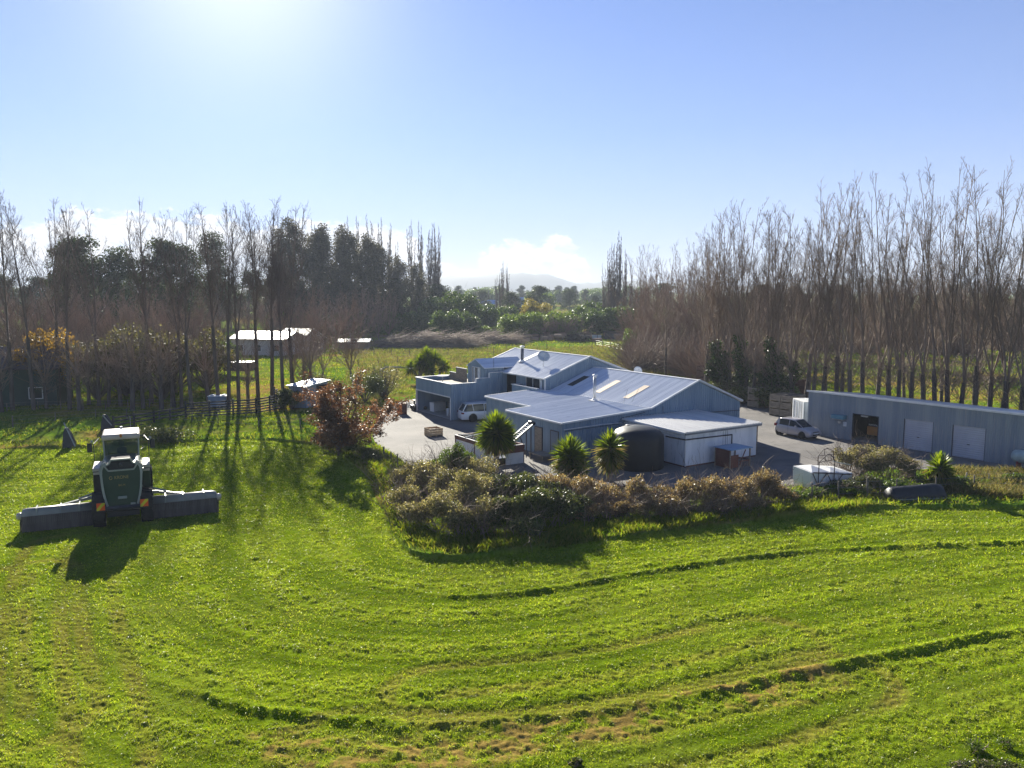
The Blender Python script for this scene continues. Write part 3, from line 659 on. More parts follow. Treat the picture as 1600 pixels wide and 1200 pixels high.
# --- long grey shed at the right
SO = Vector((25.76, 70.0, 0)); SR = R(-53)
def sl(u, v, z=0):
    c, s = math.cos(SR), math.sin(SR); return Vector((SO.x+u*c-v*s, SO.y+u*s+v*c, z))
sh = empty('long_shed', SO, SR, 'long grey corrugated shed with one open bay and two pale roller doors', 'shed')
m = MB(); L_ = 24.0; H_ = 3.72
ops = [(4.2, 6.4, 2.28), (8.5, 10.78, 2.40), (12.2, 14.55, 2.42), (19.5, 22, 2.4)]
u_ = 0
for a_, b_, z_ in ops:
    wallu(m, 0, u_, a_, H_, pitch=.15); wallu(m, 0, a_, b_, H_, z_, pitch=.15); u_ = b_
wallu(m, 0, u_, L_, H_, pitch=.15); wallv(m, 0, .12, 8, pw([(0, H_), (7.88, 2.9)])); wallv(m, L_, .12, 8, pw([(0, H_), (7.88, 2.9)]), out=1); wallu(m, 8, .1, L_-.1, 2.9, out=1)
m.build('wall', rustskin, sh)
m = MB(); rib(m, (-.1, -.12, H_+.06), (1, 0, 0), Vector((0, 8.3, -.86)).normalized(), (0, 0, 1), L_+.2, 0, 8.35, .2, .03, .25); m.prism([(-.12, H_+.055), (8.18, H_-.80), (8.18, H_-.87), (-.12, H_-.015)], 'x', -.1, L_+.1); m.build('roof', shedroof, sh)
m = MB(); m.box(-.12, L_+.1, -.16, -.122, H_-.04, H_+.10); m.build('flashing', white, sh)
for a_, b_, z_ in ops[1:]:
    m = MB(); n_ = 5
    rib(m, (a_+.03, .085, .03), (0, 0, 1), (1, 0, 0), (0, -1, 0), z_-.03, 0, b_-a_-.06, .16, .025)
    m.box(a_+.03, b_-.03, .09, .12, .03, z_); d_o = m.build('roller_door', doorm, sh)
    m = MB(); m.box(a_-.0, a_+.03, -.02, .11, 0, z_); m.build('jamb', darksteel, d_o)
    m = MB(); m.box(b_-.03, b_, -.02, .11, 0, z_); m.build('jamb', darksteel, d_o)
    m = MB(); m.box((a_+b_)/2-.09, (a_+b_)/2+.09, .03, .058, 1.02, 1.08); m.build('handle', blackm, d_o)
m = MB(); a_, b_, z_ = ops[0]
m.box(a_-.04, a_+.02, -.04, .12, 0, z_+.02); m.box(b_-.02, b_+.04, -.04, .12, 0, z_+.02); m.box(a_+.022, b_-.022, -.04, .12, z_-.04, z_+.02); m.build('door_frame', darksteel, sh)
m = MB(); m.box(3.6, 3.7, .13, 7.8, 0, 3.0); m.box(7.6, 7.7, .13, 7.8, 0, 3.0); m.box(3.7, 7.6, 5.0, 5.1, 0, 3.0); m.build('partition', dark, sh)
m = MB(); m.box(3.7, 7.6, .13, 5.0, .02, .04); m.build('slab', concrete, sh)
simple_box_thing('heat_pump', sl(3.12, -.04, 1.72), SR, [('casing', pm('teal blue casing', (.10, .24, .31), (.13, .28, .34), 3, .5), [(-.56, .56, -.55, -.04, 0, .34)], .03), ('bracket', steel, [(-.5, .5, -.5, 0, -.06, -.01)], 0)], 'blue green boxed unit hanging on the grey shed wall', 'wall unit')
simple_box_thing('meter_box', sl(3.55, -.03, 1.12), SR, [('box', white, [(-.13, .13, -.12, 0, 0, .36)], .01), ('door', curtain, [(-.11, .11, -.135, -.122, .02, .34)], 0)], 'small white meter box low on the shed wall beside the open bay', 'meter box')
mh = empty('siren', sl(3.05, -.05, 1.42), SR, 'small round grey bell under the blue green wall unit', 'bell')
m = MB(); m.smooth = True; m.lathe([(.001, -.12), (.1, -.1), (.14, -.05), (.15, 0)], 16, (0, 0, 0), 'y'); m.build('bell', steel, mh)
ll = empty('ceiling_lamp', sl(5.0, .35, 2.05), SR, 'short white lamp hanging inside the open bay', 'lamp')
m = MB(); m.box(-.28, .28, -.06, .06, 0, .07); m.build('tube', white, ll, .02); m = MB(); m.box(-.3, .3, -.08, .08, .075, .11); m.tube([(-.2, 0, .1), (-.2, 0, .5)], .01, 4); m.tube([(.2, 0, .1), (.2, 0, .5)], .01, 4); m.build('housing', steel, ll)
# forklift in the open bay
fk = empty('forklift', sl(5.25, 1.3, .05), SR, 'orange and black forklift parked tail out in the open bay of the grey shed', 'forklift')
orange = pm('faded orange paint', (.50, .22, .05), (.42, .18, .045), 2, .5)
m = MB(); m.box(-.55, .55, 0, .7, .38, 1.12); m.build('counterweight', orange, fk, .1)
m = MB(); m.box(-.5, .5, .72, 1.7, .3, .95); m.build('body', darksteel, fk, .05)
m = MB()
for sx in (-.48, .42):
    m.box(sx, sx+.06, .15, .21, 1.12, 2.1); m.box(sx, sx+.06, 1.5, 1.56, .95, 2.1)
m.box(-.5, .5, .1, 1.6, 2.102, 2.15); m.build('overhead_guard', blackm, fk)
m = MB(); m.box(-.36, .36, -.014, .003, 1.13, 1.36); pl_ = m.build('name_plate', blackm, fk)
m = MB(); m.box(-.25, .25, .5, .95, .98, 1.1); m.box(-.25, .25, .45, .53, 1.1, 1.5); m.build('seat', blackm, fk, .03)
for sx in (-.5, .5):
    for y_ in (.35, 1.45):
        m = MB(); m.smooth = True; m.lathe([(.1, -.09), (.25, -.09), (.27, -.05), (.27, .05), (.25, .09), (.1, .09)], 18, (sx, y_, .27), 'x'); m.build('wheel', blackm, fk)
def text(body, size, mat, parent, loc, rot, name='lettering', ext=.004):
    cu = bpy.data.curves.new(name, 'FONT'); cu.body = body; cu.size = size; cu.extrude = ext; cu.align_x = 'CENTER'; cu.align_y = 'CENTER'
    o = bpy.data.objects.new(name, cu); COL.objects.link(o)
    dg = bpy.context.evaluated_depsgraph_get(); me_ = bpy.data.meshes.new_from_object(o.evaluated_get(dg)); bpy.data.objects.remove(o)
    o = link_mesh(name, me_, mat, parent); o.location = loc; o.rotation_euler = rot; return o
text('TOYOTA', .19, white, pl_, (0, -.02, 1.245), (math.pi/2, 0, 0))
# red bin and pale gas tank at the far right end of the shed front
rb = empty('gas_tank', sl(17.75, -1.0), SR, 'pale green cylinder tank on red legs at the right end of the grey shed', 'tank')
m = MB(); m.smooth = True; m.lathe([(.001, -1.0), (.28, -.95), (.42, -.8), (.45, -.6), (.45, .6), (.42, .8), (.28, .95), (.001, 1.0)], 24, (0, 0, .95), 'x'); m.build('body', pm('pale green paint', (.40, .50, .48), None, 2, .4), rb)
for x_ in (-.55, .5):
    m = MB(); m.box(x_, x_+.07, -.35, .35, 0, .62); m.build('leg', pm('red paint', (.32, .03, .04), None, 2, .5), rb)

# --- shipping container
ct = empty('shipping_container', at(1238.5, 663), R(0), 'white ribbed shipping container tucked behind the grey shed', 'container')
c0 = at(1238.5, 665.5); c1_ = sl(-.05, .35); dv = (c1_-c0); ang_c = math.atan2(dv.y, dv.x); ct.location = c0; ct.rotation_euler = (0, 0, ang_c); CL = 2.44
m = MB()
rib(m, (0, 0, 0), (1, 0, 0), (0, 0, 1), (0, -1, 0), CL, .15, 2.45, .27, .04, .4); rib(m, (0, 6, 0), (0, -1, 0), (0, 0, 1), (-1, 0, 0), 6, .15, 2.45, .27, .04, .4)
m.box(.002, CL, .002, 6.0, .1, 2.5); m.build('wall', dirtywhite, ct)
m = MB(); m.box(-.05, CL+.05, -.05, 6.05, 2.502, 2.59); m.build('roof', white, ct)
m = MB()
for x_ in (0, CL-.1): m.box(x_-.04, x_+.1, -.06, .1, 0, 2.5)
m.box(0, CL, -.058, .08, 0, .15); m.build('corner_post', dirtywhite, ct)
for k in range(4): 
    m = MB(); m.tube([(.35+k*.58, -.08, .2), (.35+k*.58, -.08, 2.4)], .022, 6); m.build('locking_bar', darksteel, ct)

# --- apple bins
def make_bin(mat, label=None, group=None):
    e_ = empty('fruit_bin', (0, 0, 0), 0, label, 'fruit bin', group); s = .6; h = .7
    m = MB()
    for k in range(3):
        z0 = .12+k*.195; z1 = z0+.165
        m.box(-s, s, -s, -s+.025, z0, z1); m.box(-s, s, s-.025, s, z0, z1); m.box(-s, -s+.025, -s+.027, s-.027, z0, z1); m.box(s-.025, s, -s+.027, s-.027, z0, z1)
    m.build('side_boards', mat, e_)
    m = MB()
    for sx in (-1, 1):
        for sy in (-1, 1): m.box(sx*(s-.062)-.034, sx*(s-.062)+.034, sy*(s-.062)-.034, sy*(s-.062)+.034, .1, h)
    m.build('corner_posts', mat, e_)
    m = MB(); m.box(-s+.01, s-.01, -s+.01, s-.01, .095, .118)
    for x_ in (-s+.05, 0, s-.05): m.box(x_-.045, x_+.045, -s, s, 0, .094)
    m.build('pallet_base', mat, e_); return e_
bin_n = make_bin(woodn, 'single slatted pine fruit bin alone on the asphalt drive'); p_ = (at(663, 682)+at(692, 682)*1.0)/2; bin_n.location = at(677.5, 680.5, .02); bin_n.rotation_euler = (0, 0, R(32))
purple = pm('purple brown stained timber', (.13, .07, .065), (.19, .11, .10), 2, .8)
bin_g = make_bin(woodm); used_g = [False]
def stack(px, py, rz, n, mat_src, where, nx=1, dx=1.25, ny=1):
    base = at(px, py) if not isinstance(px, Vector) else px
    names = ['lowest', 'second', 'third', 'fourth', 'fifth']
    for j in range(ny):
        for i in range(nx):
            for k in range(n):
                if mat_src is bin_g and not used_g[0]: b_ = bin_g; used_g[0] = True
                else: b_ = copy_tree(mat_src)
                off = Vector((i*dx+.02*random.random(), j*1.26, 0)); off.rotate(Matrix.Rotation(rz, 3, 'Z'))
                b_.location = base+off+Vector((0, 0, .02+.72*k)); b_.rotation_euler = (0, 0, rz+R(random.uniform(-2, 2)))
                pos_ = '' if nx*ny == 1 else (', %s column, %s row' % (['first', 'second', 'third', 'fourth'][i], ['front', 'back', 'rear'][j]))
                b_['label'] = ('%s bin in the grey stack %s%s' % ('topmost' if k == n-1 else names[k], where, pos_)); b_['group'] = 'stacked fruit bins'
random.seed(3)
stack(1179, 636, R(-35), 3, bin_g, 'under the ivy covered poplars', 1)
stack(1215, 649, R(-52), 3, bin_g, 'left of the white container', 2, ny=2)
bin_p = make_bin(purple); bin_p.location = at(1098, 606, .02); bin_p.rotation_euler = (0, 0, R(-50)); bin_p['label'] = 'lowest brown stained fruit bin behind the workshop ridge'; bin_p['group'] = 'brown bins behind the workshop'
for i in range(3):
    for k in range(4):
        if i == 0 and k == 0: continue
        b_ = copy_tree(bin_p); off = Vector((i*1.27, 0, 0)); off.rotate(Matrix.Rotation(R(-50), 3, 'Z')); b_.location = bin_p.location+off+Vector((0, 0, .72*k)); b_.rotation_euler = (0, 0, R(-50+random.uniform(-2, 2)))
        b_['label'] = '%s brown stained bin in the %s column behind the workshop ridge' % (['lowest', 'second', 'third', 'topmost'][k], ['left', 'middle', 'right'][i]); b_['group'] = 'brown bins behind the workshop'
for i in range(2):
    b_ = copy_tree(bin_p); b_.location = at(1253, 635, .02)+Vector((0, 0, 1.44+.72*i)); b_['label'] = ['lower', 'upper'][i]+' purple brown bin on the pile behind the white container'; b_['group'] = 'bins behind the container'
for i in range(2):
    b_ = copy_tree(bin_p); b_.location = at(1253, 635, .02)+Vector((0, 0, .72*i)); b_['label'] = ['lowest', 'second lowest'][i]+' bin of the pile behind the white container'; b_['group'] = 'bins behind the container'
# ---------------------------------------------------------------- the mower (self-propelled)
green = pm('dark green enamel', (.010, .038, .022), (.014, .048, .028), 1.5, .42, spec=.3, coat=.1)
cream = pm('cream enamel', (.52, .45, .36), (.45, .39, .31), 2, .4)
silver = pm('pale grey enamel', (.26, .28, .25), (.33, .345, .31), 2, .35, coat=.2)
gold = pm('gold lettering', (.36, .27, .07), (.40, .30, .09), 2, .5)
deckm = pm('dusty cream deck', (.24, .235, .195), (.31, .30, .25), 1.2, .45, c3=(.25, .24, .19))
curtn = pm('dusty rubber curtain', (.080, .066, .055), (.13, .108, .09), 1.2, .9, bump=.5, bscale=6, stretch=(3, 3, .4))
cabglass, t, b = new_mat('tinted cab glass'); b.inputs['Base Color'].default_value = (.03, .07, .05, 1); b.inputs['Roughness'].default_value = .05; b.inputs['Transmission Weight'].default_value = .0; b.inputs['Alpha'].default_value = .72; b.inputs['Specular IOR Level'].default_value = .8
tyre = pm('tyre rubber', (.018, .018, .018), (.035, .032, .028), 3, .9)
amber = pm('amber plastic', (.6, .2, .01), None, 2, .4)
tr = empty('mower_tractor', at(194, 822), R(24.5), 'green and cream self-propelled mower with two folded-out mowing decks, seen from behind', 'mowing machine')
tr.scale = (.985, 1.0, 1.15)
# wheels: small steered pair at the back, large pair at the front
def big_wheel(parent, x, y, r, wd, name='wheel'):
    m = MB(); m.smooth = True; h_ = wd/2
    m.lathe([(r*.55, -h_*.9), (r*.9, -h_), (r*.985, -h_*.8), (r, -h_*.3), (r, h_*.3), (r*.985, h_*.8), (r*.9, h_), (r*.55, h_*.9)], 32, (x, y, r), 'x'); m.smooth = False
    for k in range(22):
        a_ = 2*math.pi*k/22
        for sx in (-1, 1):
            ca_, sa_ = math.cos(a_), math.sin(a_); c2, s2 = math.cos(a_+.16*sx), math.sin(a_+.16*sx)
            m.bar((x, y+r*1.0*ca_, r+r*1.0*sa_), (x+sx*h_*.95, y+r*.995*c2, r+r*.995*s2), .05, .05, (0, ca_, sa_))
    w_ = m.build(name, tyre, parent)
    m = MB(); m.smooth = True; m.lathe([(.001, -h_*.35), (r*.2, -h_*.4), (r*.5, -h_*.75), (r*.56, -h_*.9), (r*.56, h_*.9), (r*.5, h_*.75), (r*.2, h_*.4), (.001, h_*.35)], 24, (x, y, r), 'x'); m.build('rim', cream, w_)
for sx in (-1, 1): big_wheel(tr, sx*1.17, .50, .80, .62)
for sx in (-1, 1): big_wheel(tr, sx*1.18, 4.6, .98, .72)
# chassis
m = MB(); m.box(-.5, .5, .1, 6.4, .55, 1.05); m.box(-1.15, 1.15, .62, .88, .60, .84); m.box(-1.2, 1.2, 4.45, 4.75, .8, 1.1); m.box(-1.25, 1.25, -.16, .0, .80, 1.0); m.build('chassis', darksteel, tr, .03)
# hood: lofted, wide and rounded at the top, tapering down
def ring_hood(y, wt, wb, z0, z1, n=7):
    r_ = .34; pts_ = [(-wb, z0), (wb, z0)]
    pts_ += [(wt-.02, z1-r_-.3), (wt, z1-r_)]
    pts_ += [(wt-r_+r_*math.cos(a_), z1-r_+r_*math.sin(a_)) for a_ in [math.pi/2*k/n for k in range(1, n+1)]]
    pts_ += [(-(wt-r_+r_*math.cos(a_)), z1-r_+r_*math.sin(a_)) for a_ in [math.pi/2*k/n for k in range(n, 0, -1)]]
    pts_ += [(-wt, z1-r_), (-wt+.02, z1-r_-.3)]
    return [(x, y, z) for x, z in pts_]
def zback(z): return -.0+.22*((z-1.0)/2.0)      # the tail leans forward a little towards the top
m = MB(); m.smooth = False
rg = []
base = ring_hood(0, 1.0, .74, .98, 2.93)
rg.append([(x*.96, zback(z)+.0, z) for x, y, z in base]); rg.append([(x, zback(z)+.08, z+.03) for x, y, z in base])
rg.append([(x*1.01, 1.2, z+.06) for x, y, z in base]); rg.append([(x*.99, 2.9, z+.0) for x, y, z in base])
m.loft(rg); hood = m.build('hood', green, tr, .02)
def strip(pts2, w_, y_off, name, mat, parent, th=.03):
    m = MB()
    for (x0, z0), (x1, z1) in zip(pts2, pts2[1:]): m.bar((x0, zback(z0)+y_off, z0), (x1, zback(z1)+y_off, z1), th, w_, (0, 1, 0))
    return m.build(name, mat, parent)
for sx in (-1, 1):
    cv_ = [(sx*.73, 1.0), (sx*.84, 1.35), (sx*.915, 1.7), (sx*.955, 2.1), (sx*.975, 2.45), (sx*.955, 2.68), (sx*.86, 2.86), (sx*.70, 2.94)]
    m = MB()
    for (x0, z0), (x1, z1) in zip(cv_, cv_[1:]): m.bar((x0, zback(z0)-.015, z0), (x1, zback(z1)-.015, z1), .11, .05, (0, 1, 0))
    for (x0, z0), (x1, z1) in zip([(sx*.98, 2.35), (sx*1.03, 2.62), (sx*.93, 2.86)], [(sx*1.03, 2.62), (sx*.93, 2.86), (sx*.72, 2.97)]): m.bar((x0, .35, z0), (x1, .35, z1), .12, .12, (0, 1, 0))
    m.build('trim_strip', silver, hood)
# hexagonal radiator grille at the top of the tail
hexo = [(-.62, 2.62), (.62, 2.62), (.80, 2.86), (.58, 2.93), (.46, 3.12), (-.46, 3.12), (-.58, 2.93), (-.80, 2.86)]
m = MB(); n_ = len(hexo)
for i in range(n_):
    (x0, z0), (x1, z1) = hexo[i], hexo[(i+1) % n_]; m.bar((x0, .13, z0), (x1, .13, z1), .07, .10, (0, 1, 0))
m.prism([(.46, 3.06), (.46, 3.12), (1.3, 3.04), (1.3, 2.98)], 'x', -.5, .5) if False else None
fr = m.build('grille_frame', silver, hood)
m = MB(); m.prism([(x*.97, .02+z) for x, z in [(a_, b_-.0) for a_, b_ in hexo]], 'y', .12, 1.1); m.build('grille', dark, hood)
m = MB(); m.smooth = True; m.lathe([(.001, .04), (.05, .05), (.1, .12)], 12, (0, -.0, 2.88), 'y'); m.smooth = False
for k in range(6): m.box(-.58, .58, .108, .118, 2.67+k*.055, 2.685+k*.055)
m.build('grille_bars', darksteel, hood)
text('KRONE', .21, gold, hood, (0, zback(2.28)-.025, 2.28), (math.pi/2-.1, 0, 0))
m = MB(); m.tube([(-.52+.07*math.cos(a_), zback(2.28)-.02, 2.28+.07*math.sin(a_)) for a_ in [k*math.pi/5 for k in range(1, 11)]], .014, 5); m.build('logo', gold, hood)
text('BiG M', .13, gold, hood, (0, zback(1.92)-.025, 1.92), (math.pi/2-.1, 0, 0))
m = MB(); m.box(-.22, .22, -.05, .02, 1.30, 1.42); m.build('rear_plate', silver, hood, .02)
# side boxes (fuel tank, tool box) with pale lids
for sx in (-1, 1):
    m = MB(); a_, b_ = sorted((sx*1.02, sx*1.42)); m.box(a_, b_, 1.2, 3.2, 1.05, 2.45); s_ = m.build('side_housing', green if sx > 0 else blackm, tr, .05)
    m = MB(); m.box(a_-.0, b_+.0, 1.15, 3.22, 2.46, 2.60); m.box(a_+.02, b_-.02, 1.16, 1.19, 2.30, 2.42); m.build('lid', cream, s_, .03)
    m = MB(); m.box(a_, b_, -.0, 1.1, .95, 1.12) if sx < 0 else m.box(a_, b_, .0, 1.1, .95, 1.12); m.build('fender', blackm, s_, .02)
# cab
m = MB(); m.box(-.86, .86, 3.1, 4.85, 1.3, 2.1); cab = m.build('cab', green, tr, .04)
m = MB(); m.loft([[(-.84, 3.06, 2.1), (.84, 3.06, 2.1), (.80, 5.0, 2.1), (-.80, 5.0, 2.1)], [(-.88, 3.02, 3.62), (.88, 3.02, 3.62), (.86, 4.85, 3.62), (-.86, 4.85, 3.62)]]); m.build('cab_glass', cabglass, cab)
m = MB()
for sx in (-1, 1):
    m.bar((sx*.86, 3.04, 2.1), (sx*.90, 3.0, 3.62), .08, .08, (0, 1, 0)); m.bar((sx*.82, 5.0, 2.1), (sx*.88, 4.87, 3.62), .08, .08, (0, 1, 0)); m.bar((sx*.88, 3.9, 2.1), (sx*.90, 3.9, 3.62), .06, .06, (0, 1, 0))
m.bar((-.84, 3.03, 2.12), (.84, 3.03, 2.12), .06, .06); m.bar((-.84, 5.0, 2.12), (.84, 5.0, 2.12), .06, .06); m.bar((-.87, 3.0, 2.12), (-.83, 5.02, 2.12), .06, .06); m.bar((.87, 3.0, 2.12), (.83, 5.02, 2.12), .06, .06); m.build('cab_frame', silver, cab)
m = MB(); m.loft([[(x*s_, 3.95+(y-3.95)*s_, z) for x, y in ((-.98, 2.88), (.98, 2.88), (.98, 5.1), (-.98, 5.1))] for s_, z in ((.97, 3.62), (1.0, 3.68), (1.0, 3.82), (.93, 3.90))]); cr = m.build('cab_roof', cream, cab, .05)
m = MB(); m.smooth = True; m.lathe([(.001, 0), (.07, 0), (.07, .12), (.05, .17), (.001, .18)], 12, (0, 2.92, 3.74)); m.build('beacon', amber, cr)
m = MB(); m.box(-.06, .06, 4.9, 5.0, 3.9, 4.0); m.tube([(.5, 4.8, 3.9), (.5, 4.8, 4.5)], .01, 4); m.build('antenna', steel, cr)
m = MB(); m.box(-.27, .27, 3.7, 4.2, 1.9, 2.35); m.box(-.25, .25, 3.58, 3.75, 2.3, 3.15); m.box(-.14, .14, 3.6, 3.72, 3.17, 3.4); m.build('seat', blackm, cab, .05)
# driver, seen from behind through the glass
skinm = pm('skin', (.42, .27, .2), None, 2, .6); shirt = pm('dark jacket', (.03, .04, .06), None, 3, .9); 
def skin_body(name, joints, edges, mat, parent=None):
    me_ = bpy.data.meshes.new(name); me_.from_pydata([j[:3] for j in joints], edges, []); me_.update()
    o = link_mesh(name, me_, mat, parent); s_ = o.modifiers.new('skin', 'SKIN'); 
    for i, j in enumerate(joints): me_.skin_vertices[0].data[i].radius = (j[3], j[4] if len(j) > 4 else j[3]) if len(me_.skin_vertices) else None
    o.modifiers.new('sub', 'SUBSURF').levels = 1; return o
dr = bpy.data.meshes.new('person'); J = [(0, 0, .1, .15, .12), (0, -.02, .35, .16, .11), (0, 0, .55, .19, .11), (0, .02, .68, .06, .06), (0, .05, .80, .09, .10), (0, .05, .92, .07, .08),
   (-.2, 0, .56, .055, .055), (-.27, .12, .32, .045, .045), (-.18, .4, .3, .035, .035), (.2, 0, .56, .055, .055), (.27, .12, .32, .045, .045), (.18, .4, .3, .035, .035), (-.12, .1, .06, .085, .085), (-.14, .5, .1, .07, .07), (-.14, .55, -.3, .05, .05), (.12, .1, .06, .085, .085), (.14, .5, .1, .07, .07), (.14, .55, -.3, .05, .05)]
dr.from_pydata([j[:3] for j in J], [(0, 1), (1, 2), (2, 3), (3, 4), (4, 5), (2, 6), (6, 7), (7, 8), (2, 9), (9, 10), (10, 11), (0, 12), (12, 13), (13, 14), (0, 15), (15, 16), (16, 17)], []); dr.update()
dro = link_mesh('person', dr, shirt); s_ = dro.modifiers.new('skin', 'SKIN'); sb = dro.modifiers.new('sub', 'SUBSURF'); sb.levels = 1; sb.render_levels = 1
if not dr.skin_vertices:
    bpy.context.view_layer.objects.active = dro
    bpy.ops.mesh.customdata_skin_add() if bpy.ops.mesh.customdata_skin_add.poll() else None
if dr.skin_vertices:
    for i, j in enumerate(J): dr.skin_vertices[0].data[i].radius = (j[3], j[4])
dro.matrix_world = tr.matrix_basis @ Matrix.Translation((0, 3.95, 2.33)); tag(dro, 'driver in dark clothes sitting in the cab of the green mower, seen from behind', 'person')
hm = MB(); hm.smooth = True; hm.lathe([(.001, .14), (.06, .13), (.10, .07), (.112, 0), (.105, -.05)], 16, (0, .04, .88)); hm.build('hair', blackm, dro)
# mirrors on tall stalks, ladders/rails
for sx in (-1, 1):
    m = MB(); m.tube([(sx*1.4, 3.3, 2.2), (sx*1.42, 3.3, 3.45), (sx*1.2, 4.7, 3.5), (sx*.9, 4.8, 3.5)], .022, 6); m.tube([(sx*1.1, 3.35, 2.2), (sx*1.1, 3.35, 3.2)], .018, 6); m.tube([(sx*1.0, 3.0, 2.6), (sx*1.0, 3.0, 3.1), (sx*1.15, 3.35, 3.1)], .016, 6); st = m.build('mirror_arm', darksteel, tr)
    m = MB(); m.box(sx*1.62-.13, sx*1.62+.13, 3.26, 3.32, 3.05, 3.5); m.build('mirror', blackm, st, .03)
    m = MB(); m.smooth = True; m.lathe([(.07, 0), (.09, .06), (.001, .14)], 12, (sx*1.5, 3.28, 3.52)); m.build('work_lamp', silver, st)
# mowing decks
for sx in (-1, 1):
    x0, x1 = 1.45, 4.9
    m = MB(); m.smooth = True
    prof = [(1.1+.34*math.cos(a_), .60+.34*math.sin(a_)) for a_ in [math.pi*(1.06-k/10*1.0) for k in range(11)]]
    pr_ = [(y, z+.12) for y, z in prof]
    rings = []
    for xx, s_ in ((x0, 1), (x1-.35, 1), (x1-.12, .93), (x1, .6)): rings.append([(sx*xx, 1.1+(y-1.1)*s_, .45+(z-.45)*s_) for y, z in pr_+[(pr_[-1][0], .4), (pr_[0][0], .4)]])
    if sx < 0: rings = [r_[::-1] for r_ in rings]
    m.loft(rings); deck = m.build('mower_deck', deckm, tr)
    m = MB()
    n_ = 40
    for k in range(n_):
        xa = x0+.02+(x1-x0-.1)*k/n_; xb = x0+.02+(x1-x0-.1)*(k+1)/n_-.006; w1 = .02*math.sin(k*1.7)
        vs = [(sx*xa, .66, .76), (sx*xb, .66, .76), (sx*xb, .56+w1, .06+.02*random.random()), (sx*xa, .56+w1, .06+.02*random.random())]
        m.add(vs+[(a_, b_+.015, c_) for a_, b_, c_ in vs], [(0, 1, 2, 3), (7, 6, 5, 4), (0, 4, 5, 1), (1, 5, 6, 2), (2, 6, 7, 3), (3, 7, 4, 0)])
    m.box(*(sorted((sx*(x1-.03), sx*(x1+.0)))), .66, 1.6, .06, .60); m.build('curtain', curtn, deck)
    m = MB(); m.box(*(sorted((sx*x0, sx*(x1-.1)))), .74, 1.5, .12, .40); m.build('cutter_bar', darksteel, deck)
    m = MB(); m.smooth = True; m.lathe([(.001, -.16), (.10, -.15), (.16, -.08), (.17, 0), (.16, .08), (.1, .15), (.001, .16)], 16, (sx*(x1+.02), .95, .74), 'x'); m.build('end_cap', cream, deck)
    for xx in (2.1, 3.0, 4.1): m = MB(); m.box(*(sorted((sx*xx, sx*(xx+.06)))), .74, 1.46, .70, 1.085); m.build('rib', silver, deck)
    m = MB(); m.bar((sx*.6, 2.4, 1.05), (sx*1.8, 2.1, 1.05), .16, .14); m.bar((sx*1.8, 2.1, 1.05), (sx*3.1, 1.25, .98), .14, .12); m.tube([(sx*.9, 2.3, 1.4), (sx*2.2, 1.8, 1.12)], .05, 8); m.build('lift_arm', silver, tr)
m = MB(); m.box(-1.5, 1.5, 6.5, 7.4, .35, .8); m.build('front_deck', green, tr, .08)
# rear warning boards
for sx in (-1, 1):
    m = MB(); m.box(sx*1.05-.2, sx*1.05+.2, -.40, -.37, .92, 1.26); wb = m.build('warning_board', pm('orange reflective', (.85, .11, .015), (.8, .10, .015), 2, .4), tr)
    m = MB(); m.prism([(sx*1.05-.2, 1.0), (sx*1.05+.06, 1.26), (sx*1.05+.2, 1.26), (sx*1.05+.2, 1.2), (sx*1.05-.1, .92), (sx*1.05-.2, .92)], 'y', -.408, -.401); m.build('stripe', pm('yellow reflective', (.75, .62, .03), None, 2, .4), wb)
m = MB(); m.box(-1.25, 1.25, -.365, -.30, .86, .96); m.box(-.5, .5, -.30, -.1, .8, .9); m.box(-.80, .80, -.1, .3, .50, .75); m.build('rear_bumper', blackm, tr, .02)
m = MB(); m.box(.38, .62, -.16, -.1, 1.02, 1.10); m.build('tail_lamp', silver, tr)

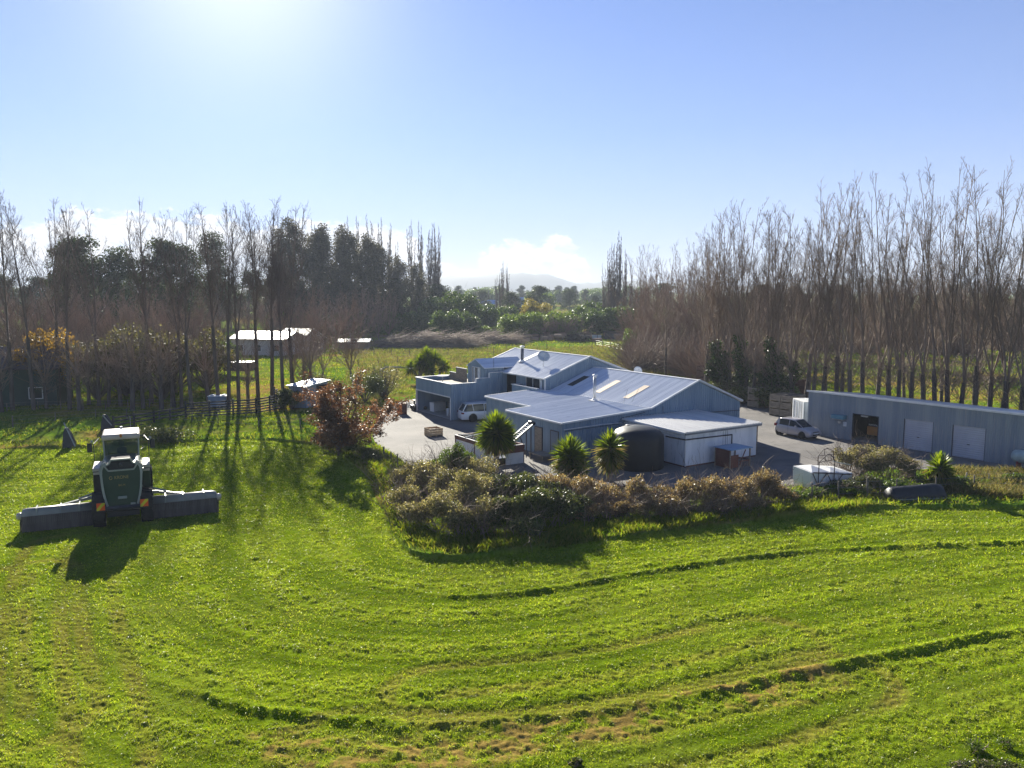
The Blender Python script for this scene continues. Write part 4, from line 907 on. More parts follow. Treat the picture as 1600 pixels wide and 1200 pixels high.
# ---------------------------------------------------------------- cars
def car(name, L, W, H, paint, label, cat, wb, fo, rw, belt=.93, hoodz=.90, suv=False, rack=False):
    """front towards +y, rear axle at y=0, origin on the ground"""
    e_ = empty(name, (0, 0, 0), 0, label, cat); ro = L-wb-fo; hw = W/2
    ys = [-ro, -ro+.04, -ro+.18, -.45, .0, .5, wb*.5, wb-.55, wb-.1, wb+.35, wb+fo-.22, wb+fo-.05, wb+fo]
    n_ = len(ys)
    def prof_top(y):
        if suv: P_ = [(-ro, .80), (-ro+.04, .97), (-ro+.18, 1.02), (.5, 1.02), (wb*.5, 1.0), (wb-.1, .98), (wb+.35, .93), (wb+fo-.22, .80), (wb+fo-.05, .66), (wb+fo, .52)]
        else: P_ = [(-ro, .72), (-ro+.04, .88), (-ro+.18, .97), (.5, .96), (wb*.5, .94), (wb-.1, .93), (wb+.35, .87), (wb+fo-.22, .76), (wb+fo-.05, .64), (wb+fo, .50)]
        return pw(P_)(y) if y > -ro else P_[0][1]
    def hwf(y):
        t_ = (y+ro)/L; return hw*(1-.16*max(0, (t_-.80)/.20)**2-.13*max(0, (.12-t_)/.12)**2)
    rings = []
    for y in ys:
        w1 = hwf(y); zt = prof_top(y); zb = .22 if -ro+.03 < y < wb+fo-.1 else .30
        rings.append([(-w1*.93, y, zb), (w1*.93, y, zb), (w1, y, zb+.14), (w1*1.0, y, .62 if zt > .7 else zt-.08), (w1*.985, y, zt-.10), (w1*.93, y, zt-.01), (w1*.5, y, zt+.02), (-w1*.5, y, zt+.02), (-w1*.93, y, zt-.01), (-w1*.985, y, zt-.10), (-w1, y, .62 if zt > .7 else zt-.08), (-w1, y, zb+.14)])
    m = MB(); m.smooth = True; m.loft(rings); body = m.build('body', paint, e_)
    mod = body.modifiers.new('bevel', 'BEVEL'); mod.width = .02; mod.segments = 2; mod.limit_method = 'ANGLE'; mod.angle_limit = R(28)
    # wheel arches cut in the sides
    for y in (0, wb):
        m = MB(); m.lathe([(.001, -W), (rw+.07, -W), (rw+.07, W), (.001, W)], 28, (0, y, rw), 'x'); c_ = m.build('cutter', dark); c_.hide_render = True
        bm_ = body.modifiers.new('cut', 'BOOLEAN'); bm_.object = c_; bm_.operation = 'DIFFERENCE'; bm_.solver = 'EXACT'
    bpy.context.view_layer.update(); dg = bpy.context.evaluated_depsgraph_get(); nm = bpy.data.meshes.new_from_object(body.evaluated_get(dg))
    cut = [md.object for md in body.modifiers if md.type == 'BOOLEAN']; body.modifiers.clear(); body.data = nm
    for c_ in cut: bpy.data.objects.remove(c_)
    m = MB()
    for y in (0, wb): m.lathe([(.001, -hw+.06), (rw+.066, -hw+.06), (rw+.066, -hw+.28), (.001, -hw+.28)], 24, (0, y, rw), 'x'); m.lathe([(.001, hw-.28), (rw+.066, hw-.28), (rw+.066, hw-.06), (.001, hw-.06)], 24, (0, y, rw), 'x')
    m.build('wheel_arch', dark, e_)
    # greenhouse
    yb0, yb1, yf1, yf0 = -ro+.10, -ro+(.50 if suv else .38), wb-.95, wb-.05
    if suv: yf1, yf0 = wb-.85, wb+.02
    zb = prof_top(0)-.02; w0, w1 = hw*.92, hw*.73
    def gr(y0, y1, s0=0, s1=0): pass
    B_ = [(-w0*.93, yb0, zb), (w0*.93, yb0, zb), (w0, yb0+.3, zb), (w0, yf0-.5, zb), (w0*.82, yf0, zb-.02), (-w0*.82, yf0, zb-.02), (-w0, yf0-.5, zb), (-w0, yb0+.3, zb)]
    T_ = [(-w1*.93, yb1, H-.06), (w1*.93, yb1, H-.06), (w1, yb1+.22, H-.04), (w1, yf1-.35, H-.03), (w1*.9, yf1, H-.07), (-w1*.9, yf1, H-.07), (-w1, yf1-.35, H-.03), (-w1, yb1+.22, H-.04)]
    m = MB(); m.loft([B_, T_]); m.build('window', glass, e_)
    rr_ = [[(x*s_, (y-(yb1+yf1)/2)*(s_ if s_ < 1 else 1.0)+(yb1+yf1)/2, z+dz) for x, y, z in T_] for s_, dz in ((1.03, -.025), (1.03, .02), (.93, .05), (.6, .065))]
    m = MB(); m.smooth = True; m.loft(rr_); m.build('roof', paint, e_)
    m = MB()
    for sx in (-1, 1):
        for (b0, t0, wd) in (((sx*w0*.82, yf0, zb-.02), (sx*w1*.9, yf1, H-.05), .06), ((sx*w0*.94, yb0, zb), (sx*w1*.95, yb1, H-.05), .13 if not suv else .09)):
            m.bar(b0, t0, wd, .03, (sx, 0, 0))
        ymid = wb*.42; m.bar((sx*(w0+.004), ymid, zb), (sx*(w1+.01), ymid-.02, H-.04), .05, .02, (sx, 0, 0))
        if suv: m.bar((sx*(w0+.004), .1, zb), (sx*(w1+.01), .0, H-.04), .05, .02, (sx, 0, 0))
        else: m.bar((sx*(w0+.002), -.1, zb), (sx*(w1+.01), -.12, H-.05), .18, .03, (sx, 0, 0))
    m.build('pillars', paint, e_)
    for sx in (-1, 1):
        m = MB(); m.box(*(sorted((sx*hw*.93, sx*(hw+.13)))), yf0-.62, yf0-.46, zb+.0, zb+.13); m.build('mirror', paint, e_, .03)
        m = MB(); y_ = wb+fo-.10; m.loft([[(sx*hw*.50, y_+.03, .60), (sx*hw*.86, y_-.14, .62), (sx*hw*.90, y_-.38, .80), (sx*hw*.62, y_-.12, .76)], [(sx*hw*.50, y_+.055, .61), (sx*hw*.885, y_-.14, .63), (sx*hw*.93, y_-.38, .815), (sx*hw*.62, y_-.10, .785)]]); m.build('headlight', silver, e_)
        m = MB(); m.box(*(sorted((sx*hw*.66, sx*hw*.955))), -ro-.015, -ro+.22, .78, .92 if suv else 1.0); m.build('tail_light', pm('red lamp', (.30, .01, .015), None, 2, .25), e_, .02)
        for y in (0, wb):
            x_ = sx*(hw-.13); m = MB(); m.smooth = True; m.lathe([(rw*.6, -.1), (rw*.93, -.1), (rw, -.06), (rw, .06), (rw*.93, .1), (rw*.6, .1)], 28, (x_, y, rw), 'x'); w_ = m.build('wheel', tyre, e_)
            m = MB(); m.lathe([(rw*.60, -.085), (rw*.62, -.09), (rw*.62, .09), (rw*.60, .085)], 24, (x_, y, rw), 'x')
            for k in range(6):
                a_ = k*math.pi/3; m.bar((x_+sx*.07, y+.03*math.cos(a_), rw+.03*math.sin(a_)), (x_+sx*.08, y+rw*.6*math.cos(a_), rw+rw*.6*math.sin(a_)), .05, .03, (1, 0, 0))
            m.lathe([(.001, -.03), (.06, -.03), (.06, .03), (.001, .03)], 12, (x_+sx*.06, y, rw), 'x'); m.build('rim', steel, w_)
            m = MB(); m.lathe([(.001, -.02), (rw*.6, -.02), (rw*.6, .02), (.001, .02)], 20, (x_, y, rw), 'x'); m.build('brake_disc', dark, w_)
        m = MB(); m.box(*(sorted((sx*(hw-.004), sx*(hw+.012)))), wb*.36, wb*.36+.18, zb-.14, zb-.11); m.build('door_handle', paint, e_)
    m = MB(); y_ = wb+fo; m.box(-hw*.5, hw*.5, y_-.06, y_+.006, .34, .46); m.box(-hw*.42, hw*.42, y_-.12, y_-.004, .60, .66); m.build('grille', blackm, e_, .01)
    m = MB(); m.box(-.26, .26, y_+.007, y_+.02, .47, .58); m.build('number_plate', white, e_)
    m = MB(); m.box(-.26, .26, -ro-.03, -ro+.01, .62, .74); m.build('number_plate', white, e_)
    for sx in (-1, 1):
        m = MB(); m.box(*(sorted((sx*(hw-.02), sx*(hw+.002)))), wb*.40-.007, wb*.40+.007, .34, zb-.03); m.build('door_gap', dark, e_)
    if suv:
        m = MB()
        for sx in (-1, 1): m.tube([(sx*w1*.93, yb1+.2, H+.04), (sx*w1*.93, yb1+.3, H+.09), (sx*w1*.93, yf1-.5, H+.09), (sx*w1*.93, yf1-.4, H+.03)], .018, 6)
        m.box(-w1*.9, w1*.9, yb1-.18, yb1+.05, H-.05, H+.0); m.build('roof_rail', steel, e_)
    return e_
paint1 = pm('silver car paint', (.46, .44, .46), (.50, .48, .50), 1, .28, metal=.35, coat=.6)
paint2 = pm('white car paint', (.74, .75, .77), (.78, .78, .80), 1, .28, coat=.6)
sw = car('hatchback', 3.70, 1.69, 1.50, paint1, 'silver white three-door hatchback parked in front of the grey shed', 'car', 2.38, .80, .30)
p0, p1 = at(1217, 680), at(1252, 686.5); dd = (p1-p0).normalized(); nrm = Vector((-dd.y, dd.x, 0)); sw.location = p0+nrm*.78+Vector((0, 0, .018)); sw.rotation_euler = (0, 0, math.atan2(-dd.x, dd.y))
su = car('suv', 4.75, 1.85, 1.72, paint2, 'white estate car with dark windows parked nose in between garage and workshop', 'car', 2.75, .92, .36, suv=True)
su.location = at(739, 659.5)+Vector((-math.sin(R(18))*.85, math.cos(R(18))*.85, .018)); su.rotation_euler = (0, 0, R(18-90))

# ---------------------------------------------------------------- red-rimmed loading hopper with elevator
ld = empty('loading_hopper', BO, BR, 'white walled loading bin with a red brown steel rim behind the tallest palm', 'loading bin')
c_ = Fr0 = None
def fl(p): # world -> building frame
    d = p-BO; c, s = math.cos(BR), math.sin(BR); return Vector((d.x*c+d.y*s, -d.x*s+d.y*c, p.z))
A0 = fl(at(711, 680, 1.35)); A1 = fl(at(776, 700, 1.35)); A2 = fl(at(816, 694, 1.35)); 
u0 = (A0.x+A1.x)/2; v0 = A1.y; v1 = A0.y; u1 = max(A2.x, u0+2.3)
m = MB(); 
m.box(u0-.06, u0+.06, v0, v1, 1.10, 1.38); m.box(u1-.06, u1+.06, v0, v1, 1.10, 1.38); m.box(u0+.06, u1-.06, v0-.06, v0+.06, .85, 1.38); m.box(u0+.06, u1-.06, v1-.06, v1+.06, 1.1, 1.38); m.build('rim', rust, ld)
m = MB(); m.box(u0-.062, u0+.05, v0, v1, 1.384, 1.40); m.box(u0+.052, u1+.06, v0-.062, v0+.05, 1.384, 1.40); m.build('edge', white, ld)
m = MB(); m.box(u0-.03, u0+.03, v0+.15, v1-.05, .02, 1.095); m.box(u1-.03, u1+.03, v0+.05, v1-.05, .02, 1.095); m.box(u0+.8, u1-.05, v0-.0, v0+.05, .02, .845); m.box(u0+.05, u1-.05, v1-.03, v1+.03, .02, 1.095); m.build('side_panel', white, ld)
m = MB(); m.box(u0+.04, u1-.04, v0+.1, v1-.1, .50, .55); m.build('bed', pm('wet steel bed', (.16, .2, .26), (.3, .31, .32), 1.2, .3, metal=.4), ld)
m = MB()
for q_ in (v0+.1, (v0+v1)/2, v1-.1):
    for uu in (u0, u1): m.box(uu-.07, uu+.07, q_-.05, q_+.05, 0, 1.09)
m.build('post', rust, ld)
m = MB(); m.bar((u0+.1, v0+2.8, 1.42), (u1, v0+3.3, 1.42), .08, .08); m.bar((u0+.1, v1-.3, 1.45), (u1, v0+2.3, 1.5), .08, .06); m.bar((u0, v0+4.5, 1.42), (u1, v0+5.2, 1.46), .1, .08); m.bar((u0+.4, v0+.6, 1.2), (u1-.2, v0+1.1, 1.3), .1, .06)
m.build('cross_beam', silver, ld)
m = MB(); random.seed(8)
for k in range(26):
    p_ = Vector((random.uniform(u0+.2, u1-.2), random.uniform(v1-1.6, v1-.2), random.uniform(1.0, 1.45))); q_ = p_+Vector((random.uniform(-.9, .9), random.uniform(-.6, .6), random.uniform(-.1, .15))); m.tube([p_, (p_+q_)/2+Vector((0, 0, .06)), q_], .03, 5)
o = m.build('scrap_heap', woodm, None); tag(o, 'tangle of brown scrap wood heaped in the far end of the loading bin', 'scrap wood'); o.name = 'scrap_wood'; o.location = BO; o.rotation_euler = (0, 0, BR)
el_ = empty('elevator', BO, BR, 'sloping bin elevator with pale slats leaning from the loading bin to the workshop', 'conveyor')
e0 = fl(at(791, 696, 1.35)); e1 = fl(at(829, 663, 2.75)); dr_ = (e1-e0); dn = dr_.normalized(); sd_ = dn.cross(Vector((0, 0, 1))).normalized()*.38
m = MB(); m.bar(e0-sd_, e1-sd_, .07, .16); m.bar(e0+sd_, e1+sd_, .07, .16); m.build('side_rail', silver, el_)
m = MB()
for k in range(12): p_ = e0+dr_*((k+.5)/12); m.bar(p_-sd_*.95, p_+sd_*.95, .16, .04, (0, 0, 1))
m.build('slat', white, el_)
m = MB(); m.bar(e0+dr_*.92-sd_, (e0+dr_*.92-sd_)*1+Vector((0, 0, -2.4)), .06, .06, (1, 0, 0)); m.bar(e0+dr_*.92+sd_, (e0+dr_*.92+sd_)+Vector((0, 0, -2.4)), .06, .06, (1, 0, 0)); m.bar(e0+dr_*.6-sd_, e0+dr_*.92-sd_+Vector((0, 0, -2.3)), .05, .05, (1, 0, 0)); m.build('leg', darksteel, el_)
m = MB(); m.smooth = True; m.lathe([(.001, -.3), (.14, -.3), (.14, .3), (.001, .3)], 14, tuple(e1+Vector((.1, 0, .1))), 'y'); m.build('motor', blackm, el_)
bt = empty('work_bench', gl(-6.9, 7.3), BR, 'low timber bench with white boards beside the lean-to wall', 'bench')
m = MB(); m.box(-.6, .6, -.5, 1.3, .42, .47); m.build('top', woodm, bt)
for x_, y_ in ((-.55, -.45), (.5, -.45), (-.55, 1.2), (.5, 1.2)):
    m = MB(); m.box(x_, x_+.06, y_, y_+.06, 0, .42); m.build('leg', woodm, bt)
simple_box_thing('pallet_boards', gl(-6.6, 4.6), BR+.15, [('boards', pm('bleached boards', (.45, .43, .38), (.55, .52, .46), 3, .8), [(-1.3+.27*k, -1.06+.27*k, -.7, .7, .13, .16) for k in range(9)], 0), ('bearers', woodm, [(-1.3, 1.1, y_-.04, y_+.04, .0, .128) for y_ in (-.6, 0, .6)], 0)], 'bleached timber pallet lying in the yard behind the bushes', 'pallet')

# ---------------------------------------------------------------- white tank with steel hoops
wt = empty('spray_tank', at(1284, 762), R(20), 'white plastic tank with dark triangular steel hoops standing by the fence', 'sprayer')
m = MB(); q_ = [(-1.55, -.8), (1.55, -.8), (1.55, .8), (-1.55, .8)]
m.loft([[(x, y, .0) for x, y in q_], [(x, y, .42) for x, y in q_], [(x, y, .44) for x, y in [(a_*1.02, b_*1.03) for a_, b_ in q_]], [(-1.6, -.85, 1.30), (.1, -.85, 1.18), (1.6, .85, 1.05), (-1.6, .85, 1.34)] if False else [(-1.6, -.85, 1.28), (1.6, -.85, 1.02), (1.6, .85, 1.10), (-1.6, .85, 1.36)]]); m.build('tank', pm('milky plastic', (.74, .74, .73), (.66, .67, .68), 1.5, .45, c3=(.58, .57, .55)), wt, .06)
m = MB(); m.add([(-1.5, -.8, 1.29), (-.2, -.86, 1.22), (-.2, .8, 1.34), (-1.5, .8, 1.37), (-.9, 0, 1.52)], [(0, 1, 4), (1, 2, 4), (2, 3, 4), (3, 0, 4)]); m.add([(-.15, -.86, 1.2), (1.5, -.84, 1.03), (1.5, .8, 1.12), (-.15, .8, 1.3), (.5, -.1, 1.34)], [(0, 1, 4), (1, 2, 4), (2, 3, 4), (3, 0, 4)]); m.build('cover', white, wt)
m = MB(); y_ = -.93
for a_, b_ in (((-1.55, 1.25), (-1.1, .42)), ((-1.1, .42), (-.45, 1.2)), ((-.45, 1.2), (.1, .2)), ((.1, .2), (.75, 1.0)), ((-1.1, .42), (.1, .2)), ((-1.6, .5), (-1.1, .42)), ((-1.5, 1.28), (.8, 1.02)), ((.75, 1.0), (1.6, .95))): m.tube([(a_[0], y_, a_[1]), (b_[0], y_, b_[1])], .028, 6)
for x_ in (-1.1, .1):
    m.tube([(x_, y_, .2), (x_, y_, 1.95)], .028, 6)
m.tube([(-1.1, y_, 1.9), (-.85, y_, 2.1), (-.5, y_, 2.35), (-.35, y_, 2.38), (-.1, y_, 2.2), (.1, y_, 1.9)], .026, 6); m.tube([(-1.1, y_, 1.9), (.1, y_, 1.98)], .02, 6)
for x_ in (-.65, -.2): m.tube([(x_, y_, 1.95), (x_, y_, 2.27)], .018, 5)
y_ = .9; m.tube([(.4, y_, 1.2), (.4, y_, 1.85), (.75, y_, 2.2), (1.1, y_, 2.3), (1.6, y_, 2.1), (1.7, y_, 1.4)], .026, 6); m.tube([(.4, y_, 1.85), (1.7, y_, 1.85)], .02, 6); m.tube([(.9, y_, 1.85), (.9, y_, 2.25)], .018, 5)
m.build('hoop_frame', pm('dark rusty pipe', (.05, .03, .03), None, 3, .6), wt)
m = MB(); m.bar((1.3, .6, 1.5), (2.4, .2, 1.25), .06, .06); m.build('boom', silver, wt)
# upturned black feed trough under tarp by the fence
bo = empty('feed_trough', (at(1392, 783)+at(1466, 780))/2, 0, 'long black upturned trough with a pale rail lying at the fence', 'trough'); p0, p1 = at(1388, 783), at(1470, 780); bo.rotation_euler = (0, 0, math.atan2(p1.y-p0.y, p1.x-p0.x)); L_ = (p1-p0).length
m = MB(); m.smooth = True; rings = []
for x_, s_ in ((-.5, .75), (-.45, .9), (0, 1.0), (.35, 1.12), (.47, 1.0), (.5, .6)): rings.append([(x_*L_, .55*math.cos(a_), .25+.66*s_*math.sin(a_)) for a_ in [math.pi*k/12 for k in range(13)]]+[(x_*L_, -.55, .1), (x_*L_, .55, .1)])
m.loft(rings); m.build('shell', blackm, bo)
m = MB(); m.box(-L_*.42, L_*.48, -.62, -.56, .18, .26); m.build('rail', steel, bo)
for x_ in (-.35, 0, .35):
    m = MB(); m.box(x_*L_-.05, x_*L_+.05, -.5, .5, 0, .1); m.build('runner', woodm, bo)
# two leaning gate frames and a yellow drum in the scrub
gt = empty('hay_rake', at(1392, 722), R(20), 'pale bent steel frame of an old implement in front of the first roller door', 'implement')
m = MB(); m.tube([(-.9, 0, .1), (-.4, 0, .75), (-.2, 0, .8)], .03, 6); m.tube([(.2, 0, .15), (.75, .1, .95), (.95, .1, 1.0)], .03, 6); m.tube([(.2, 0, .15), (.22, 0, .75)], .025, 6); m.tube([(-1, .1, .25), (1, .1, .3)], .05, 6); m.build('frame', silver, gt)
m = MB(); m.box(-1.1, .9, .15, .6, .08, .22); m.build('bed', darksteel, gt); m = MB(); m.box(.0, .7, .2, .5, .225, .42); m.build('cushion', orange, gt)
yd = empty('yellow_machine', at(1420, 745), R(15), 'small yellow and black engine half hidden in the scrub by the short palm', 'engine')
m = MB(); m.box(-.4, .4, -.3, .3, .75, 1.1); m.build('cover', pm('yellow paint', (.75, .45, .02), None, 2, .4), yd, .08); m = MB(); m.box(-.35, .35, -.28, .28, .1, .74); m.build('engine', darksteel, yd, .04)
# ---------------------------------------------------------------- fences
postm = pm('weathered fence post', (.12, .10, .08), (.20, .17, .14), 3, .85)
palepost = pm('pale fence post', (.36, .33, .29), (.44, .41, .36), 3, .8)
wirem = pm('fence wire', (.28, .28, .28), None, 3, .5, metal=.5)
def fence(pts, spacing, h, label, thin=False, wires=3, r=.07, pale=False):
    pts = [Vector((*p[:2], 0)) for p in pts]; root = empty('fence', pts[0], 0, label, 'fence'); o0 = pts[0]
    P_ = []
    for a_, b_ in zip(pts, pts[1:]):
        L = (b_-a_).length; n = max(1, round(L/spacing))
        for i in range(n): P_.append(a_+(b_-a_)*(i/n))
    P_.append(pts[-1]); rr_ = random.Random(len(P_)); shown = 0; src = None
    mm = MB()
    for i, p in enumerate(P_):
        hh_ = h*(1+rr_.uniform(-.12, .1)); t_ = Vector((rr_.uniform(-.05, .05), rr_.uniform(-.05, .05), 0)); rp = r*(1.0 if i % 4 == 0 else .7)
        m = MB(); m.tube([p-o0+Vector((0, 0, -.15)), p-o0+t_+Vector((0, 0, hh_))], [rp, rp*.92], 7)
        if i < 95: m.build('post', palepost if pale else postm, root)
    m = MB()
    for w_ in range(wires):
        z_ = h*(.3+.62*w_/(max(1, wires-1)))
        m.tube([p-o0+Vector((0, 0, z_)) for p in P_], .008 if not thin else .006, 4)
    m.build('wire', wirem, root); return root
fence([at(600, 722), at(622, 735), at(650, 752), at(690, 775), at(730, 790)], 1.6, 1.15, 'post and wire fence from the copper tree down to the bramble bushes')
fence([at(1190, 790), at(1226, 788), at(1310, 780), at(1400, 778), at(1522, 772), at(1600, 774), at(1700, 780)], 2.3, 1.15, 'post and wire fence along the weedy strip below the white tank', pale=False)
fence([at(1525, 770)+Vector((0, 1.2, 0)), at(1600, 768)+Vector((0, 1.2, 0)), at(1720, 772)], 1.35, .95, 'row of thin pale posts at the right edge beside the weeds', pale=True, r=.045)
fence([at(20, 668), at(150, 655), at(300, 661), at(341, 665), at(470, 672), at(540, 690)], 4.0, 1.1, 'post and wire fence between the mown paddock and the left trees')
fence([at(-40, 648), at(60, 642), at(200, 640), at(300, 636)], 2.4, 1.05, 'fence of short posts under the left row of bare trees')
fence([at(530, 553), at(640, 556), at(700, 549), at(820, 545), at(960, 546), at(1060, 552)], 4.2, 1.35, 'far post and wire fence crossing the pasture behind the farmhouse', r=.09)
fence([at(560, 572), at(650, 566), at(700, 560)], 3.6, 1.2, 'post and wire fence in the pasture left of the garage', r=.08)
fence([at(930, 540), at(1010, 556), at(1075, 580)], 4.5, 1.3, 'fence running down the pasture to the ivy covered trees', r=.09)
fence([at(800, 528), at(900, 531), at(1000, 530)], 5.0, 1.4, 'farthest post fence beyond the log pile', r=.1)
# dark timber rail fence (stock yard)
def railfence(pts, h, nrail, label, mat):
    pts = [Vector((*p[:2], 0)) for p in pts]; root = empty('rail_fence', pts[0], 0, label, 'fence'); o0 = pts[0]
    m = MB()
    for a_, b_ in zip(pts, pts[1:]):
        for k in range(nrail): z_ = h*(.14+.82*k/(nrail-1)); m.bar(a_-o0+Vector((0, 0, z_)), b_-o0+Vector((0, 0, z_+random.uniform(-.03, .03))), .04, .13)
    m.build('rails', mat, root)
    for a_, b_ in zip(pts, pts[1:]):
        L = (b_-a_).length; n = max(1, round(L/2.0))
        for i in range(n+1):
            p = a_+(b_-a_)*(i/n)-o0; m = MB(); m.box(p.x-.07, p.x+.07, p.y+.03, p.y+.17, -.1, h+.1); m.build('post', mat, root)
    return root
dkwood = pm('dark weathered rails', (.045, .042, .042), (.085, .078, .072), 2, .85)
railfence([at(290, 655), at(400, 648), at(442, 640)], 1.6, 6, 'dark timber rail fence of the stock yard below the blue tank', dkwood)
railfence([at(442, 640), at(425, 625)], 1.6, 6, 'short end of the dark stock yard fence beside the small shed', dkwood)
railfence([at(100, 700)+Vector((0, 8, 0)), at(170, 690)+Vector((0, 8.5, 0)), at(290, 655)], 1.2, 4, 'low dark rail fence behind the mower', dkwood)
# old implement behind the mower at left
im = empty('drawbar_implement', at(107, 700), R(8), 'dark old implement with a pale drawbar standing at the paddock edge left of the mower', 'implement')
m = MB(); m.loft([[(-.35, -.3, 0), (.55, -.3, 0), (.55, .5, 0), (-.35, .5, 0)], [(-.3, -.1, 1.2), (.2, -.1, 1.2), (.2, .3, 1.2), (-.3, .3, 1.2)], [(-.2, 0, 1.6), (.0, 0, 1.6), (.0, .2, 1.6), (-.2, .2, 1.6)]]); m.build('hopper', blackm, im)
m = MB(); m.tube([(.7, -.5, .2), (-.3, .2, 2.0)], .05, 6); m.build('drawbar', silver, im)
im2 = empty('dark_implement', at(168, 674), R(0), 'second dark implement behind the cab of the mower', 'implement')
m = MB(); m.loft([[(-.5, -.3, 0), (.5, -.3, 0), (.5, .5, 0), (-.5, .5, 0)], [(-.45, -.1, .9), (.3, -.1, .9), (.3, .3, .9), (-.45, .3, .9)], [(-.3, 0, 1.5), (-.1, 0, 1.5), (-.1, .2, 1.5), (-.3, .2, 1.5)]]); m.build('body', blackm, im2)
m = MB(); m.tube([(-.2, -.3, 1.5), (.6, -.4, .6)], .05, 6); m.build('arm', silver, im2)
# small grey shed left, blue tank, hives
ss = empty('small_shed', at(452, 637), R(-33), 'small grey tin shed with a pale roof left of the copper tree', 'shed')
m = MB(); W_, D_ = 2.6, 3.2
rib(m, (0, 0, 0), (1, 0, 0), (0, 0, 1), (0, -1, 0), W_, 0, 2.35, .2); rib(m, (0, D_, 0), (0, -1, 0), (0, 0, 1), (-1, 0, 0), D_, 0, pw([(0, 2.75), (D_, 2.35)]), .2); rib(m, (W_, 0, 0), (0, 1, 0), (0, 0, 1), (1, 0, 0), D_*.45, 0, pw([(0, 2.35), (D_*.45, 2.53)]), .2)
m.prism([(.003, 0), (D_, 0), (D_, 2.75), (.003, 2.35)], 'x', .003, W_*.96)
m.build('wall', rustskin, ss)
m = MB(); m.box(W_*.965, W_-.01, D_*.45, D_-.02, .0, 2.4); m.build('opening', dark, ss)  # near-black slab paints the shade of the open side; shed body is solid
m = MB(); rib(m, (-.15, -.2, 2.39), (1, 0, 0), Vector((0, 3.6, .44)).normalized(), (0, 0, 1), W_+.3, 0, 3.62, .25, .03); m.prism([(-.2, 2.385), (3.4, 2.82), (3.4, 2.77), (-.2, 2.335)], 'x', -.15, W_+.15); m.build('roof', shedroof, ss)
simple_box_thing('blue_tank', at(342, 637), R(5), [('body', pm('blue grey tank', (.14, .21, .28), (.18, .25, .32), 2, .5), [(-.95, .95, -.6, .6, 0, 1.25)], .08), ('lid', curtain, [(-.98, .98, -.63, .63, 1.255, 1.33)], .02), ('ridge', curtain, [(-.7, -.4, -.4, .4, 1.335, 1.42), (.4, .7, -.4, .4, 1.335, 1.42)], .02)], 'blue grey lidded box behind the dark rail fence at left', 'storage box')
simple_box_thing('caravan', at(375, 590), R(-8), [('body', pm('dark brown boards', (.06, .05, .045), None, 2, .7), [(-2.0, 2.0, -1, 1, 1.0, 2.2)], .03), ('roof', shedroof, [(-2.1, 2.1, -1.1, 1.1, 2.21, 2.3)], .02), ('post', woodm, [(-1.9, -1.8, -.9, -.8, 0, .99), (1.8, 1.9, -.9, -.8, 0, .99), (-1.9, -1.8, .8, .9, 0, .99), (1.8, 1.9, .8, .9, 0, .99)], 0)], 'small dark hen house on posts beyond the left trees', 'hen house')
# bench-like white beam on posts in the pasture
bn_ = empty('field_bench', at(620, 590), R(-5), 'pale beam on dark posts standing in the pasture left of the garage', 'beam')
m = MB(); m.tube([(-2.4, 0, 1.0), (-1.6, 0, 1.45), (0, 0, 1.5), (1.6, 0, 1.45), (2.4, 0, 1.0)], .12, 8); m.build('beam', palepost, bn_)
for x_ in (-2.1, 0, 2.1):
    m = MB(); m.box(x_-.07, x_+.07, -.06, .06, 0, 1.25); m.build('leg', postm, bn_)
# ---------------------------------------------------------------- trees
HAZE = 0.00027
class TB:
    """collects tapered branches into one mesh"""
    def __init__(s): s.V = []; s.F = []; s.n = 0
    def add(s, pts, r0, r1, k=3):
        P = np.asarray(pts, float); n = len(P)
        D = np.gradient(P, axis=0); D /= np.linalg.norm(D, axis=1)[:, None]+1e-9
        ref = np.array([0, 0, 1.0]) if abs(D[0, 2]) < .8 else np.array([1.0, 0, 0])
        X = np.cross(D, ref); X /= np.linalg.norm(X, axis=1)[:, None]+1e-9; Y = np.cross(D, X)
        r = np.linspace(r0, r1, n)[:, None, None]; a = np.arange(k)*2*math.pi/k
        ring = P[:, None, :]+r*(X[:, None, :]*np.cos(a)[None, :, None]+Y[:, None, :]*np.sin(a)[None, :, None])
        s.V.append(ring.reshape(-1, 3)); i = np.arange(n-1)[:, None]*k; j = np.arange(k)[None, :]; j2 = (j+1) % k
        s.F.append((s.n+np.stack([i+j, i+j2, i+k+j2, i+k+j], -1)).reshape(-1, 4)); s.n += n*k
    def mesh(s, name): return np_mesh(name, np.concatenate(s.V), np.concatenate(s.F), False)
def grow(g, p, d, L, n, wob=.12, up=.0):
    """polyline starting at p heading d"""
    d = np.array(d, float); d /= np.linalg.norm(d); P = [np.array(p, float)]; st = L/n
    for i in range(n):
        d = d+g.normal(0, wob, 3)+np.array([0, 0, up]); d /= np.linalg.norm(d); P.append(P[-1]+d*st)
    return P
def side_dir(g, d, ang):
    d = d/np.linalg.norm(d); r = g.normal(0, 1, 3); r -= d*r.dot(d); r /= np.linalg.norm(r); return d*math.cos(ang)+r*math.sin(ang)
def along(P, t):
    x = t*(len(P)-1); i = min(int(x), len(P)-2); f = x-i; return P[i]*(1-f)+P[i+1]*f, P[i+1]-P[i]
